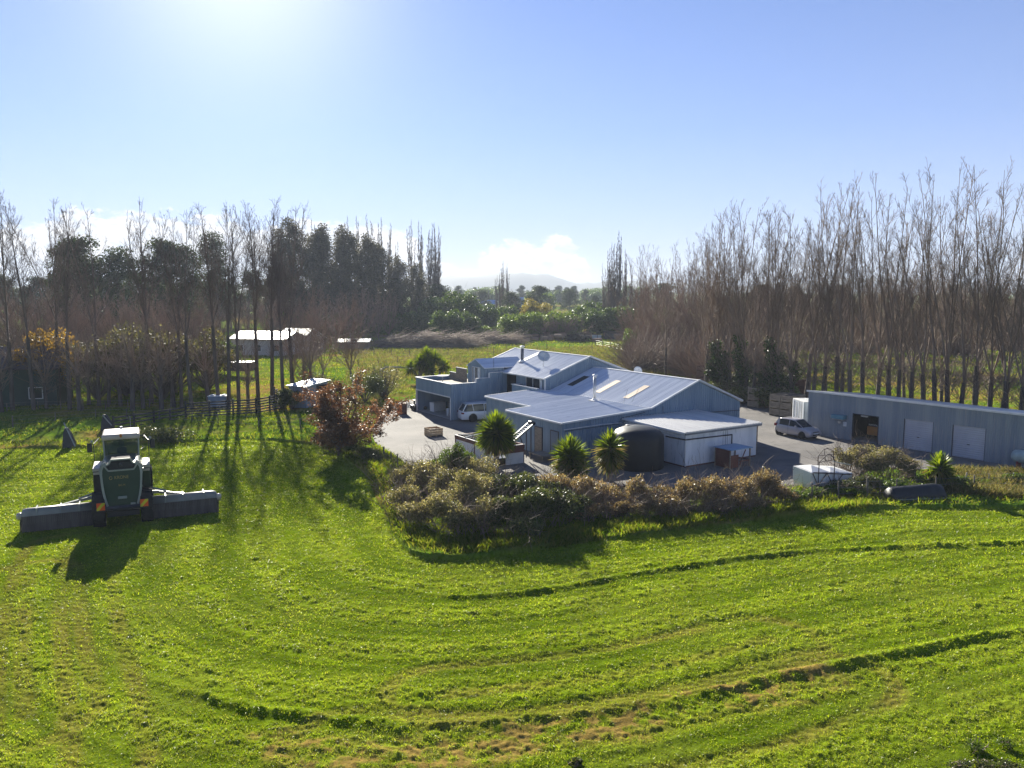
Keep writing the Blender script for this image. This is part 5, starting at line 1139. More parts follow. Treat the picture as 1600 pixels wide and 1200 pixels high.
def bare_tree(seed, H, fork, stems, tilt, lat, tw, spread=.28, r=.26, twr=.013, up=.10, epi=0, lean=0, lat_up=.10, latang=.55, wob=.07):
    g = np.random.default_rng(seed); T = TB(); C = TB()
    top = np.array([g.normal(0, .15), g.normal(0, .15), fork])
    T.add([np.array([0, 0, -.2]), np.array([0, 0, .25]), top*.5+np.array([.03, 0, 0]), top], r*1.25, r*.85, 9) if True else 0
    for s in range(stems):
        a = 2*math.pi*(s+g.random()*.8)/stems; ti = tilt*(.35+.9*g.random()) if s else tilt*.2
        d = np.array([math.sin(ti)*math.cos(a)+lean, math.sin(ti)*math.sin(a), math.cos(ti)]); L = (H-fork)*(1-.28*g.random() if s else 1.0)
        P = grow(g, top-d*.2, d, L, 10, wob*.42, up*.45); rs = r*(.56 if stems < 3 else .40)*(1-.25*g.random() if s else 1)
        C.add(P, rs, .014, 6)
        for q in range(lat):
            t_ = .10+.88*((q+g.random())/lat); b_, db = along(P, t_)
            dl = side_dir(g, db, latang*(.7+.6*g.random())); Ll = spread*L*(1.08-t_*.85)*(.55+.7*g.random()); rl = max(.016, rs*(1-t_)*.42)
            Q = grow(g, b_, dl, Ll, 5, wob*.9, lat_up*1.3); C.add(Q, rl, twr*.7, 4)
            for w_ in range(max(2, int(tw*min(1.4, Ll/2.2)))):
                tt = .15+.85*g.random(); c0, dc = along(Q, tt); dt = side_dir(g, dc, .35+.5*g.random())
                Lt = (.35+.75*g.random())*max(.55, Ll*.42)*(1.1-.5*tt); Rr = grow(g, c0, dt, Lt, 3, wob*.8, lat_up*1.3); C.add(Rr, twr*1.1, twr*.55, 3)
                if tw > 4 and g.random() < .75:
                    for _ in range(2):
                        e0, de_ = along(Rr, .3+.6*g.random()); C.add(grow(g, e0, side_dir(g, de_, .5), Lt*.55, 2, .1, lat_up), twr*.8, twr*.45, 3)
    for q in range(epi):     # bristly shoots at the pollard head
        zz = fork*(.55+.5*g.random()); a = g.random()*6.283; ti = .25+1.1*g.random()
        C.add(grow(g, [.2*math.cos(a), .2*math.sin(a), zz], [math.sin(ti)*math.cos(a), math.sin(ti)*math.sin(a), math.cos(ti)], .8+3.2*g.random()**1.5, 4, .10, .10), .024, .008, 3)
    return T, C
bark_g = pm('grey brown bark', (.16, .13, .105), (.24, .20, .165), 2, .85, bump=.4, bscale=12, stretch=(1, 1, .3))
bark_d = pm('dark wet bark', (.085, .068, .056), (.150, .122, .100), 2, .85, bump=.4, bscale=12, stretch=(1, 1, .3))
twig_g = pm('grey twigs', (.185, .133, .100), (.275, .205, .155), .6, .75)
twig_r = pm('red brown twigs', (.20, .130, .097), (.27, .185, .14), .35, .8)
twig_d = pm('dark twigs', (.115, .088, .078), (.175, .135, .115), .5, .8)
def proto_tree(name, T, C, mt, mc, extra=None):
    r_ = empty(name); link_mesh('trunk', T.mesh('trunk'), mt, r_); link_mesh('crown', C.mesh('crown'), mc, r_)
    if extra: link_mesh(extra[0], extra[1], extra[2], r_)
    return r_
ORD = ['first', 'second', 'third', 'fourth', 'fifth', 'sixth', 'seventh', 'eighth', 'ninth', 'tenth', 'eleventh', 'twelfth', 'thirteenth', 'fourteenth', 'fifteenth', 'sixteenth', 'seventeenth', 'eighteenth', 'nineteenth',
       'twentieth']+['twenty-'+q for q in ('first', 'second', 'third', 'fourth', 'fifth', 'sixth', 'seventh', 'eighth', 'ninth')]+['thirtieth']+['thirty-'+q for q in ('first', 'second', 'third', 'fourth', 'fifth', 'sixth', 'seventh', 'eighth', 'ninth')]+['fortieth']+['forty-'+q for q in ('first', 'second', 'third', 'fourth', 'fifth', 'sixth', 'seventh', 'eighth', 'ninth')]+['fiftieth']
used = set()
def plant(proto, x, y, s=1, rz=None, label=None, cat='tree', group=None, z=0, sz=None, tilt=0):
    if proto.name in used: o = copy_tree(proto)
    else: o = proto; used.add(proto.name)
    o.location = (x, y, z); o.rotation_euler = (random.uniform(-tilt, tilt), tilt*.6 if tilt else 0, random.uniform(0, 6.28) if rz is None else rz)
    o.scale = (s, s, sz or s); tag(o, label, cat, group); return o
# foliage clouds
def leaf_mesh(P, size, seed=0, flat=.0, aspect=.55, droop=0):
    """rhombic leaves at P (n,3)"""
    g = np.random.default_rng(seed); n = len(P); sz = (size if not np.isscalar(size) else np.full(n, size))*(.6+.8*g.random(n))
    A = g.normal(0, 1, (n, 3)); A[:, 2] = A[:, 2]*(1-flat)-droop; A /= np.linalg.norm(A, axis=1)[:, None]
    B = g.normal(0, 1, (n, 3)); B -= A*np.sum(A*B, 1)[:, None]; B /= np.linalg.norm(B, axis=1)[:, None]
    A = A*sz[:, None]*.5; B = B*(sz*aspect)[:, None]*.5
    V = np.stack([P-A, P+B-A*.1, P+A, P-B-A*.1], 1).reshape(-1, 3); i = np.arange(n)*4
    return np_mesh('leaves', V, np.stack([i, i+1, i+2, i+3], 1))
def clump_pts(g, centers, radii, n, shell=.55):
    """n points near the surfaces of ellipsoidal clumps"""
    centers = np.asarray(centers, float); radii = np.asarray(radii, float); w_ = (radii[:, 0]*radii[:, 1]+radii[:, 0]*radii[:, 2]); w_ = w_/w_.sum()
    k = g.choice(len(centers), n, p=w_); d = g.normal(0, 1, (n, 3)); d /= np.linalg.norm(d, axis=1)[:, None]
    rr = shell+(1.12-shell)*g.random(n)**.7; rr *= 1+.16*g.normal(0, 1, n)*(g.random(n) < .3)
    return centers[k]+d*radii[k]*rr[:, None]
pine_l = leafmat('dark pine needles', [(.030, .050, .024), (.050, .072, .034), (.075, .090, .044), (.045, .060, .03)], .3, .7, .2, (1.1, 1.1, .7))
euc_l = leafmat('dull eucalypt leaves', [(.055, .058, .038), (.085, .080, .055), (.12, .105, .07), (.07, .068, .045)], .32, .55, .3, (1.1, 1.05, .7))
green_l = leafmat('evergreen leaves', [(.035, .070, .018), (.065, .115, .026), (.11, .16, .038), (.05, .09, .022)], .4, .45, .35)
lime_l = leafmat('light green leaves', [(.06, .11, .018), (.10, .16, .025), (.15, .21, .035), (.08, .13, .02)], .45, .45, .35)
olive_l = leafmat('olive bush leaves', [(.13, .125, .055), (.23, .20, .10), (.42, .37, .24), (.16, .165, .065), (.10, .11, .045), (.30, .25, .15)], .5, .45, .4)
bramble_l = leafmat('bramble leaves', [(.11, .10, .045), (.22, .15, .08), (.42, .33, .21), (.28, .19, .10), (.13, .13, .05), (.26, .14, .09), (.54, .47, .36)], .5, .4, .45)
darkb_l = leafmat('dark shrub leaves', [(.035, .052, .018), (.06, .085, .025), (.10, .125, .04), (.17, .17, .065)], .38, .4, .4)
copper_l = leafmat('copper leaves', [(.13, .075, .045), (.18, .100, .055), (.24, .135, .07), (.15, .08, .05), (.28, .19, .11)], .45, .5, .3, (1.2, .95, .7))
gold_l = leafmat('golden leaves', [(.22, .13, .03), (.30, .19, .04), (.18, .12, .035)], .45, .5, .3)
ivy_l = leafmat('ivy leaves', [(.016, .035, .010), (.03, .06, .014), (.055, .10, .022), (.10, .15, .03)], .3, .4, .45)
# --- protos
random.seed(11)
POP = [proto_tree('bare_poplar', *bare_tree(100+i, 22, 4.6+.5*(i % 3), (3, 4, 2, 3, 3, 4)[i], (.22, .30, .18, .26, .32, .25)[i], 15, 9, .36, .22, .0125, .08, 65, (.0, .05, .10)[i % 3]), bark_d, twig_g) for i in range(6)]
LEFTP = [proto_tree('tall_bare_tree', *bare_tree(200+i, 22, 7+i, (2, 3, 4)[i], (.16, .26, .30)[i], 22, 9, .34, .20, .0125, .08, 20), bark_d, twig_d) for i in range(3)]
POLL = [proto_tree('pollard_tree', *bare_tree(300+i, 10.5, 3.6, 6, .65, 10, 7, .42, .22, .013, .10, 60, 0, .03, .8, .12), bark_d, twig_g) for i in range(3)]
THICK = [proto_tree('thicket_tree', *bare_tree(400+i, 15, 1.6, 9, .62, 13, 9, .38, .17, .017, .12, 0, 0, .10, .6, .12), bark_g, twig_r) for i in range(3)]
LOMB = [proto_tree('lombardy_poplar', *bare_tree(500+i, 28, 3.0, 5, .05, 40, 8, .15, .34, .034, .14, 0, 0, .22, .42, .04), bark_d, twig_d) for i in range(2)]
def conifer(seed, H, R_, n, z0, mat, lsize, clumps=34, trunkr=.35, name='pine_tree', flatk=.45, top_w=.9, stems=1):
    g = np.random.default_rng(seed); T = TB(); cs = []; rs = []; B = TB()
    for s in range(stems):
        ox = g.normal(0, .5*(stems > 1), 2)
        P = grow(g, [ox[0], ox[1], -.2], [g.normal(0, .05), g.normal(0, .05), 1], H*(1-.12*g.random()*(s > 0)), 8, .03); T.add(P, trunkr, .05, 8)
        for i in range(clumps//stems):
            t_ = z0+(1-z0)*(i+.5*g.random())/(clumps//stems); p, d = along(P, min(t_, .995)); a = g.random()*6.283
            rad = R_*(1-(max(0, t_-z0)/(1-z0))**1.7*(1-.25*top_w))*(.35+.7*g.random()); q = p+np.array([math.cos(a)*rad, math.sin(a)*rad, rad*.12+g.normal(0, .3)])
            B.add([p-np.array([0, 0, rad*.25]), (p+q)/2, q], .09, .03, 4); sz_ = R_*(.26+.20*g.random()); cs.append(q); rs.append((sz_, sz_, sz_*flatk*1.3))
    P = clump_pts(g, cs, rs, n, .25); T.V += B.V; T.F += [f+T.n for f in B.F]
    r_ = empty(name); link_mesh('trunk', T.mesh('trunk'), bark_d, r_); link_mesh('crown', leaf_mesh(P, lsize, seed), mat, r_); return r_
PINE = [conifer(600+i, 20, 5.8, 10500, .20, pine_l, .46, 50, .4, 'pine_tree', .42) for i in range(3)]
EUC = [conifer(620+i, 27, 4.3, 10500, .10, euc_l, .46, 62, .28, 'eucalypt_tree', .8, 1.0, 2) for i in range(3)]
def bush(name, seed, R_, H, n, lsize, mat, nc=18, z0=0, twigs=40, twm=None):
    g = np.random.default_rng(seed); cs, rs = [], []
    for i in range(nc):
        a = g.random()*6.283; e = g.random(); rad = R_*(.25+.55*math.sqrt(e))*(1 if z0 == 0 else .9); hh = H*(.25+.55*g.random()*(1-.35*e)); s_ = R_*(.28+.2*g.random())
        cs.append((math.cos(a)*rad, math.sin(a)*rad, max(hh, z0+s_*.6))); rs.append((s_, s_, s_*.8))
    P = clump_pts(g, cs, rs, n, .5); P = P[(P[:, 2] > .02)]
    r_ = empty(name); C = TB()
    for i in range(twigs):
        a = g.random()*6.283; ti = .9*g.random(); C.add(grow(g, [.1*math.cos(a), .1*math.sin(a), 0], [math.sin(ti)*math.cos(a), math.sin(ti)*math.sin(a), math.cos(ti)], H*(.6+.5*g.random()), 5, .12, .04), .03 if z0 == 0 else .05, .008, 4)
    link_mesh('stems', C.mesh('stems'), twm or bark_d, r_); link_mesh('foliage', leaf_mesh(P, lsize, seed), mat, r_); return r_
ROUND = [bush('evergreen_shrub', 700+i, 3.6, 6.5, 6500, .42, green_l, 20, 0, 10) for i in range(2)]
LIMEB = [bush('broadleaf_shrub', 710+i, 3.8, 5.6, 6500, .42, lime_l, 20, 0, 10) for i in range(2)]
# --- right-hand shelter belt: one row standing behind the long shed
def on_ray(px, Y): return ((px-800)/F_PX*Y*.993, Y)
xs = [1592, 1583, 1558, 1536, 1515, 1497, 1476, 1453, 1434, 1412, 1397, 1376, 1363, 1341, 1326, 1312, 1296, 1281, 1262, 1249, 1238, 1225, 1214, 1203, 1192, 1181, 1170, 1158, 1147, 1137, 1128, 1119, 1111]
tops = {1583: 262, 1558: 280, 1536: 255, 1515: 300, 1497: 262, 1476: 300, 1453: 270, 1434: 300, 1412: 330, 1397: 262, 1376: 300, 1363: 300, 1341: 290, 1326: 340, 1312: 285, 1296: 290, 1281: 340, 1262: 290, 1249: 330, 1238: 310, 1225: 330, 1214: 330, 1192: 330, 1170: 318, 1158: 320, 1147: 322, 1137: 350}
IVY = []
for i in range(3):
    g = np.random.default_rng(820+i); cs = [(g.normal(0, .25), g.normal(0, .25), z) for z in np.linspace(.3, 6.8, 14)]; rs = [(.45+.35*g.random(), .45+.35*g.random(), .6) for _ in cs]
    IVY.append(leaf_mesh(clump_pts(g, cs, rs, 2600, .45), .24, i, droop=.3))
ivy_src = []
for i, px in enumerate([1625, 1612]+xs):
    # row line in plan, from (44.5,66) to (22.5,94)
    lam = (px-800)/F_PX*.993; t_ = (35.4-lam*77.2)/(.602+lam*.799); X, Y = 35.4-.602*t_, 77.2+.799*t_
    tp = tops.get(px, 330); H_ = hz(tp, Y); ivy_here = px < 1245 and random.random() < .6
    lab = '%s %spoplar from the right in the row behind the grey shed' % (ORD[i], 'ivy clad bare ' if ivy_here else 'bare ')
    o = plant(POP[i % 6], X+random.uniform(-.3, .3), Y+random.uniform(-.3, .3), H_/22*.98, None, lab, 'tree', 'poplars in the row behind the long shed', tilt=.045)
    o.scale = (H_/22*1.0, H_/22*1.0, H_/22)
    if ivy_here: iv_ = link_mesh('ivy', IVY[i % 3] if IVY[i % 3].materials else IVY[i % 3], [] if IVY[i % 3].materials else ivy_l, o); iv_.scale = (1, 1, random.uniform(.45, 1.15))
# second line just behind, thinner
for i in range(9):
    px = 1045+i*62+random.uniform(-6, 6); lam = (px-800)/F_PX*.993; X0, Y0 = 35.4+9, 77.2+8; t_ = (X0-lam*Y0)/(.602+lam*.799); X, Y = X0-.602*t_, Y0+.799*t_
    H_ = hz(random.uniform(330, 385) if px > 1130 else random.uniform(370, 400), Y)
    plant(POP[(i*5+2) % 6], X, Y, H_/22, None, '%s bare poplar from the left in the thinner row behind the shelter belt' % ORD[i], 'tree', 'poplars in the second row', tilt=.05)
# reddish thicket beyond
random.seed(21)
for i in range(50):
    px = 1000+i*13.5+random.uniform(-6, 6); Y = random.uniform(124, 172); X = on_ray(px, Y)[0]; H_ = hz(random.uniform(408, 440), Y)
    plant(THICK[i % 3], X, Y, H_/15, None, '%s reddish bare tree from the left in the thicket beyond the shelter belt' % ORD[i], 'tree', 'reddish trees in the thicket')
# grey bare trees at the left end of the belt
for i, (px, Y, tp) in enumerate([(1003, 150, 378), (1018, 158, 385), (1046, 150, 380), (1062, 146, 378), (1078, 140, 372), (1093, 138, 375), (1108, 132, 368)]):
    X = on_ray(px, Y)[0]; plant(POP[(i+1) % 6], X, Y, hz(tp, Y)/22*.98, None, '%s grey bare tree from the left beside the brown scrub at the pasture end' % ORD[i], 'tree', 'bare trees at the pasture end')
# dark scrub and bare brush under the belt
SCR = [bush('scrub_bush', 730+i, 2.2, 3.2, 1500, .26, darkb_l, 12, 0, 110, twig_r) for i in range(2)]
BRU = []
for i in range(2):
    g = np.random.default_rng(740+i); C = TB()
    for q in range(330):
        a = g.random()*6.283; ti = 1.25*g.random()**.7; C.add(grow(g, [.6*g.normal(), .6*g.normal(), 0], [math.sin(ti)*math.cos(a), math.sin(ti)*math.sin(a), math.cos(ti)], 3.8*(.4+.7*g.random()), 5, .16, -.02), .026, .009, 3)
    r_ = empty('bare_bush'); link_mesh('twigs', C.mesh('twigs'), twig_g if i else twig_r, r_); BRU.append(r_)
random.seed(5)
for i in range(22):
    px = 1000+random.random()*190; Y = 106+30*(1190-px)/190*random.uniform(.6, 1.3)+random.uniform(-3, 3); X = on_ray(px, Y)[0]
    plant(BRU[i % 2], X, Y, random.uniform(1.0, 2.0), None, 'leafless brown bush in the scrub between the pasture and the ivy covered poplars', 'bush', 'leafless bushes in the scrub')
for i in range(5):
    px = 1150+i*19+random.uniform(-8, 8); lam = (px-800)/F_PX*.993; X0, Y0 = 35.4+5.5, 77.2+5; t_ = (X0-lam*Y0)/(.602+lam*.799); X, Y = X0-.602*t_, Y0+.799*t_
    plant(SCR[i % 2], X, Y, random.uniform(.4, .8) if px > 1240 else random.uniform(.8, 1.2), None, 'low dark bush growing between the poplar trunks behind the grey shed', 'bush', 'dark bushes between the poplars')
for i in range(7):
    px = 1118+i*19; Y = 93-i*1.5; X = on_ray(px, Y)[0]-.6
    plant(SCR[(i+1) % 2], X, Y, random.uniform(.55, .9), None, 'dark overgrown shrub among the ivy trunks behind the stacked bins', 'bush', 'dark shrubs behind the bins')
for i in range(20):
    px = 1000+i*32+random.uniform(-8, 8); Y = random.uniform(150, 185); X = on_ray(px, Y)[0]
    plant(BRU[i % 2], X, Y, random.uniform(1.6, 2.6), None, 'tall leafless brush in the understorey of the far thicket beyond the shelter belt', 'bush', 'leafless understorey of the thicket')
# --- left row
random.seed(31)
lx = [-12, 6, 22, 40, 60, 80, 97, 113, 128, 144, 159, 178, 197, 214, 228, 243, 262, 275, 291, 318, 334, 350, 366, 381, 397, 419, 437, 452, 468, 480]
tall = {6: (285, 0), 40: (310, 1), 80: (300, 2), 97: (312, 1), 144: (318, 0), 228: (305, 2), 275: (330, 0), 291: (318, 1), 334: (312, 2), 350: (310, 1), 366: (322, 0), 397: (306, 2), 419: (300, 2), 437: (320, 0), 452: (312, 1)}
for i, px in enumerate(lx):
    py = 640-.0*px if px < 300 else 640-(px-300)*.10; b_ = at(px, py); Y = b_.y+random.uniform(-2.5, 3.5); X = on_ray(px, Y)[0]
    if px in tall:
        tp, v_ = tall[px]; H_ = hz(tp, Y); plant(LEFTP[v_], X, Y, H_/22*.98, None, '%s trunk from the left in the left row, a tall bare tree' % ORD[i], 'tree', 'bare trees of the left row')
    else:
        H_ = hz(random.uniform(470, 515), Y); plant(POLL[i % 3], X, Y, H_/10.5, None, '%s trunk from the left in the left row, a low pollarded tree' % ORD[i], 'tree', 'bare trees of the left row')
# shaggy evergreen-brown trees between the left trunks (rounded, low)
shag_l = leafmat('dull olive leaves', [(.06, .065, .03), (.10, .10, .045), (.16, .145, .07), (.08, .07, .04)], .4, .6, .15)
SHAG = [bush('shaggy_tree', 750+i, 3.4, 8.6, 5200, .34, shag_l, 26, 3.0, 70, bark_d) for i in range(3)]
for i, (px, tp, Y) in enumerate([(30, 505, 92), (92, 512, 96), (142, 508, 92), (190, 490, 95), (212, 495, 100), (246, 490, 92), (262, 497, 97), (318, 503, 100)]):
    X = on_ray(px, Y)[0]; plant(SHAG[i % 3], X, Y, hz(tp, Y)/8.6, None, '%s rounded olive brown tree from the left behind the left row of trunks' % ORD[i], 'tree', 'rounded trees behind the left row')
gt_ = bush('golden_tree', 761, 2.6, 8, 3800, .26, gold_l, 20, 2.5, 40, bark_d); plant(gt_, *on_ray(60, 88), hz(484, 88)/8, 0, 'tree with golden orange leaves at the far left', 'tree')
gt2 = bush('golden_tree', 762, 1.8, 6, 1600, .24, gold_l, 12, 1.0, 40, bark_d); plant(gt2, *on_ray(178, 96), .9, 0, 'slender yellow tree among the left trunks', 'tree')
gb = bush('broadleaf_tree', 763, 3.6, 6.5, 6000, .34, green_l, 22, 0.6, 40, bark_d); plant(gb, *on_ray(322, 118), hz(512, 118)/6.5, 0, 'dense green broadleaf tree left of the pale house', 'tree')
# dark pines
for i, (px, Y, tp, k_) in enumerate([(142, 165, 372, 1.1), (105, 172, 395, 1.0), (180, 168, 392, .95), (240, 176, 374, .95), (280, 176, 385, .85), (340, 232, 370, .8)]):
    o = plant(PINE[i % 3], *on_ray(px, Y), hz(tp, Y)/20, None, '%s dark pine from the left behind the row of bare trees' % ORD[i], 'tree', 'dark pines'); o.scale = (o.scale[2]*k_, o.scale[2]*k_, o.scale[2])
random.seed(41)
for i, px in enumerate([-20, 15, 50, 85, 120, 160, 205, 250, 300, 330, 385, 420]):
    Y = random.uniform(232, 262); o = plant(PINE[(i+1) % 3], *on_ray(px, Y), hz(random.uniform(420, 442), Y)/20, None, '%s low dark evergreen from the left in the background behind the pines' % ORD[i], 'tree', 'low dark evergreens')
    o.scale = (o.scale[2]*1.25, o.scale[2]*1.25, o.scale[2])
# eucalypt shelter belt
ex = [(432, 392), (446, 360), (462, 342), (478, 362), (494, 350), (510, 358), (524, 372), (540, 354), (554, 362), (568, 372), (584, 366), (598, 382), (612, 398), (630, 400), (646, 412), (658, 426)]
random.seed(51)
for i, (px, tp) in enumerate(ex):
    Y = 232+(px-430)*.10+random.uniform(-3, 3); plant(EUC[i % 3], *on_ray(px, Y), hz(tp, Y)/27, None, '%s tall eucalypt from the left in the belt behind the pale house' % ORD[i], 'tree', 'eucalypts in the belt')
for i in range(7):
    px = 430+i*38; Y = 244+(px-430)*.10; o = plant(EUC[(i+1) % 3], *on_ray(px, Y), hz(random.uniform(425, 450), Y)/27, None, '%s shorter eucalypt from the left filling the foot of the belt' % ORD[i], 'tree', 'short eucalypts in the belt'); o.scale = (o.scale[2]*1.5, o.scale[2]*1.5, o.scale[2])
for i, (px, tp) in enumerate([(458, 330), (490, 340), (543, 338), (559, 336), (580, 335), (597, 338), (609, 350), (622, 375), (643, 344), (656, 343), (672, 350), (679, 346), (685, 355)]):
    Y = 285; plant(LOMB[i % 2], *on_ray(px, Y), hz(tp, Y)/28, None, '%s lombardy poplar from the left rising behind the eucalypt belt' % ORD[i], 'tree', 'lombardy poplars behind the belt')
dg_ = bush('dark_evergreen', 771, 5.5, 11, 8000, .5, green_l, 26, 0, 10); plant(dg_, *on_ray(705, 236), hz(443, 236)/10.5, 0, 'big rounded dark evergreen at the right end of the eucalypt belt', 'tree')
dg2 = bush('dark_evergreen', 772, 5.5, 11, 6000, .5, green_l, 26, 0, 10); plant(dg2, *on_ray(686, 240), hz(455, 240)/10.5, 1, 'second rounded dark evergreen against the end of the eucalypt belt', 'tree')
# bare low tree tangle in front of the house (brownish, wide)
for i, (px, Y, tp) in enumerate([(455, 104, 452), (500, 110, 445), (545, 112, 455), (482, 120, 470)]):
    X = on_ray(px, Y)[0]; plant(THICK[i % 3], X, Y, hz(tp, Y)/15, None, '%s spreading leafless tree from the left beside the pale house' % ['first', 'second', 'third', 'fourth'][i], 'tree', 'leafless trees beside the pale house')
# hedge row of clipped round shrubs left of centre
random.seed(61)
for i in range(26):
    px = 428+i*12.6; Y = 208+i*.8; o = plant(ROUND[i % 2], *on_ray(px, Y), hz(random.uniform(486, 492), Y)/6.0, None, '%s dark green shrub from the left in the evergreen hedge below the eucalypts' % ORD[i], 'shrub', 'shrubs of the evergreen hedge'); o.scale = (o.scale[2]*.62, o.scale[2]*.8, o.scale[2])
for i, (px, Y, tp, k_, B_) in enumerate([(700, 206, 487, .9, ROUND), (728, 212, 490, .6, ROUND), (760, 240, 478, .8, ROUND), (790, 250, 480, .9, ROUND), (805, 208, 488, 1.0, LIMEB), (828, 212, 486, 1.0, LIMEB), (842, 216, 488, .7, LIMEB), (926, 216, 488, .9, ROUND), (942, 214, 485, 1.0, ROUND), (962, 212, 482, 1.1, ROUND), (980, 214, 484, 1.0, ROUND), (912, 225, 482, 1.0, ROUND), (880, 210, 484, 1.0, LIMEB), (926, 250, 474, .9, ROUND), (992, 150, 512, .4, LIMEB)]):
    plant(B_[i % 2], *on_ray(px, Y), hz(tp, Y)/5.6*1.0, None, '%s rounded green shrub from the left along the far side of the pasture' % ORD[i], 'shrub', 'rounded shrubs beyond the pasture').scale[0] *= k_
for i, (px, Y, tp) in enumerate([(855, 204, 494), (880, 202, 490), (900, 206, 490)]):
    o = plant(THICK[i], *on_ray(px, Y), hz(tp, Y)/15, None, ['left', 'middle', 'right'][i]+' of three broad brown leafless trees beyond the log pile', 'tree', 'brown leafless trees beyond the log pile'); o.scale = (o.scale[2]*2.0, o.scale[2]*2.0, o.scale[2])
for i, (px, Y, tp, k) in enumerate([(776, 330, 430, 1), (786, 330, 405, 1), (793, 332, 412, 1), (781, 336, 425, 1), (954, 240, 380, 1), (966, 240, 359, 1), (960, 244, 372, 1), (976, 242, 388, 1), (944, 246, 412, 1), (950, 248, 405, 1), (986, 246, 425, 1)]):
    plant(LOMB[i % 2], *on_ray(px, Y), hz(tp, Y)/28, None, '%s lombardy poplar from the left of those standing clear in the middle distance' % ORD[i], 'tree', 'lombardy poplars in the middle distance')
# young trees on the lawn beyond
for i, px in enumerate([742, 750, 757, 764, 772]):
    Y = 205+i*3; o = plant(LIMEB[i % 2], *on_ray(px, Y), .42+.08*(i % 3), None, '%s small young tree from the left on the sunny lawn' % ORD[i], 'tree', 'young trees on the lawn', z=.0)
# far background: mixed trees fading into the air
random.seed(71)
nfar = 0
for i in range(72):
    px = 690+i*4.6+random.uniform(-3, 3); Y = random.uniform(380, 900); tp = random.uniform(446, 457) if Y > 520 else random.uniform(452, 466)
    p_ = random.choice([PINE[0], PINE[1], ROUND[0], LIMEB[0], THICK[0], THICK[1], LOMB[0]]); base_h = {'pine': 20, 'ever': 6, 'broa': 5.4, 'thic': 15, 'lomb': 28}[p_.name[:4]]
    H_ = max(5, hz(tp, Y)); o = plant(p_, *on_ray(px, Y), H_/base_h, None, 'hazy distant tree in the far line of trees below the mountains', 'tree', 'distant trees below the mountains'); nfar += 1
for i in range(46):
    px = random.uniform(-60, 1660); Y = random.uniform(260, 420); H_ = hz(random.uniform(442, 462), Y); p_ = random.choice([PINE[0], PINE[2], THICK[1]]); base_h = 20 if p_.name[:4] == 'pine' else 15
    o = plant(p_, *on_ray(px, Y), H_/base_h, None, 'distant dark tree glimpsed between the nearer trees', 'tree', 'distant trees glimpsed between nearer trees'); o.scale = (o.scale[2]*1.5, o.scale[2]*1.5, o.scale[2])
yl = bush('autumn_tree', 781, 4.5, 11, 4200, .5, leafmat('yellow green autumn leaves', [(.20, .17, .03), (.28, .22, .04), (.15, .16, .03)], .45, .5, .3), 22, 1.5, 20); plant(yl, *on_ray(838, 255), hz(456, 255)/10.5, 0, 'yellowing autumn tree beside the blue roofed shed in the distance', 'tree')
# --- copper tree by the drive
def copper():
    T, C = bare_tree(900, 6.6, .6, 13, 1.0, 12, 7, .34, .12, .010, .12, 0, 0, .05, .65, .10)
    g = np.random.default_rng(901); P = np.concatenate(C.V); P = P[P[:, 2] > .6]; k = g.choice(len(P), 46000); L = P[k]+g.normal(0, .12, (46000, 3)); keep = g.random(46000) < np.clip(.45+.9*fbm(L[:, 0]*.9+5, L[:, 2]*1.1+L[:, 1]*.5, 3, 4)-.3, 0, 1); L = L[keep]
    return proto_tree('copper_tree', T, C, bark_d, twig_d, ('leaves', leaf_mesh(L, .125, 7), copper_l))
ct_ = copper(); b_ = at(531, 712); plant(ct_, b_.x, b_.y, hz(572, b_.y)/6.5, 0, 'wide twiggy tree with copper brown leaves at the edge of the drive', 'tree').scale = (1.38, 1.3, hz(583, b_.y)/6.2)
for i, (px, py, tp, kind, lab) in enumerate([(571, 628, 570, 'olive', 'dense dark olive shrub right of the copper tree'), (600, 622, 562, 'wispy', 'wispy yellow brown bush between the olive shrub and the pasture palms'), (455, 640, 600, 'olive', 'dark green shrub under the bare trees by the small shed'), (500, 622, 575, 'wispy', 'pale twiggy bush behind the copper tree'), (250, 690, 668, 'dark', 'low dark shrub in the grass right of the mower'), (275, 690, 672, 'dark', 'second low dark shrub in the grass right of the mower')]):
    b_ = at(px, py); H_ = hz(tp, b_.y); mat_ = {'olive': darkb_l, 'wispy': olive_l, 'dark': darkb_l}[kind]
    o = bush('garden_shrub', 790+i, H_*.48 if kind != 'dark' else 1.6, H_, 5200 if kind == 'olive' else 2000, .16, mat_, 18, 0, 90 if kind == 'wispy' else 30); plant(o, b_.x, b_.y, 1, 0, lab, 'shrub')
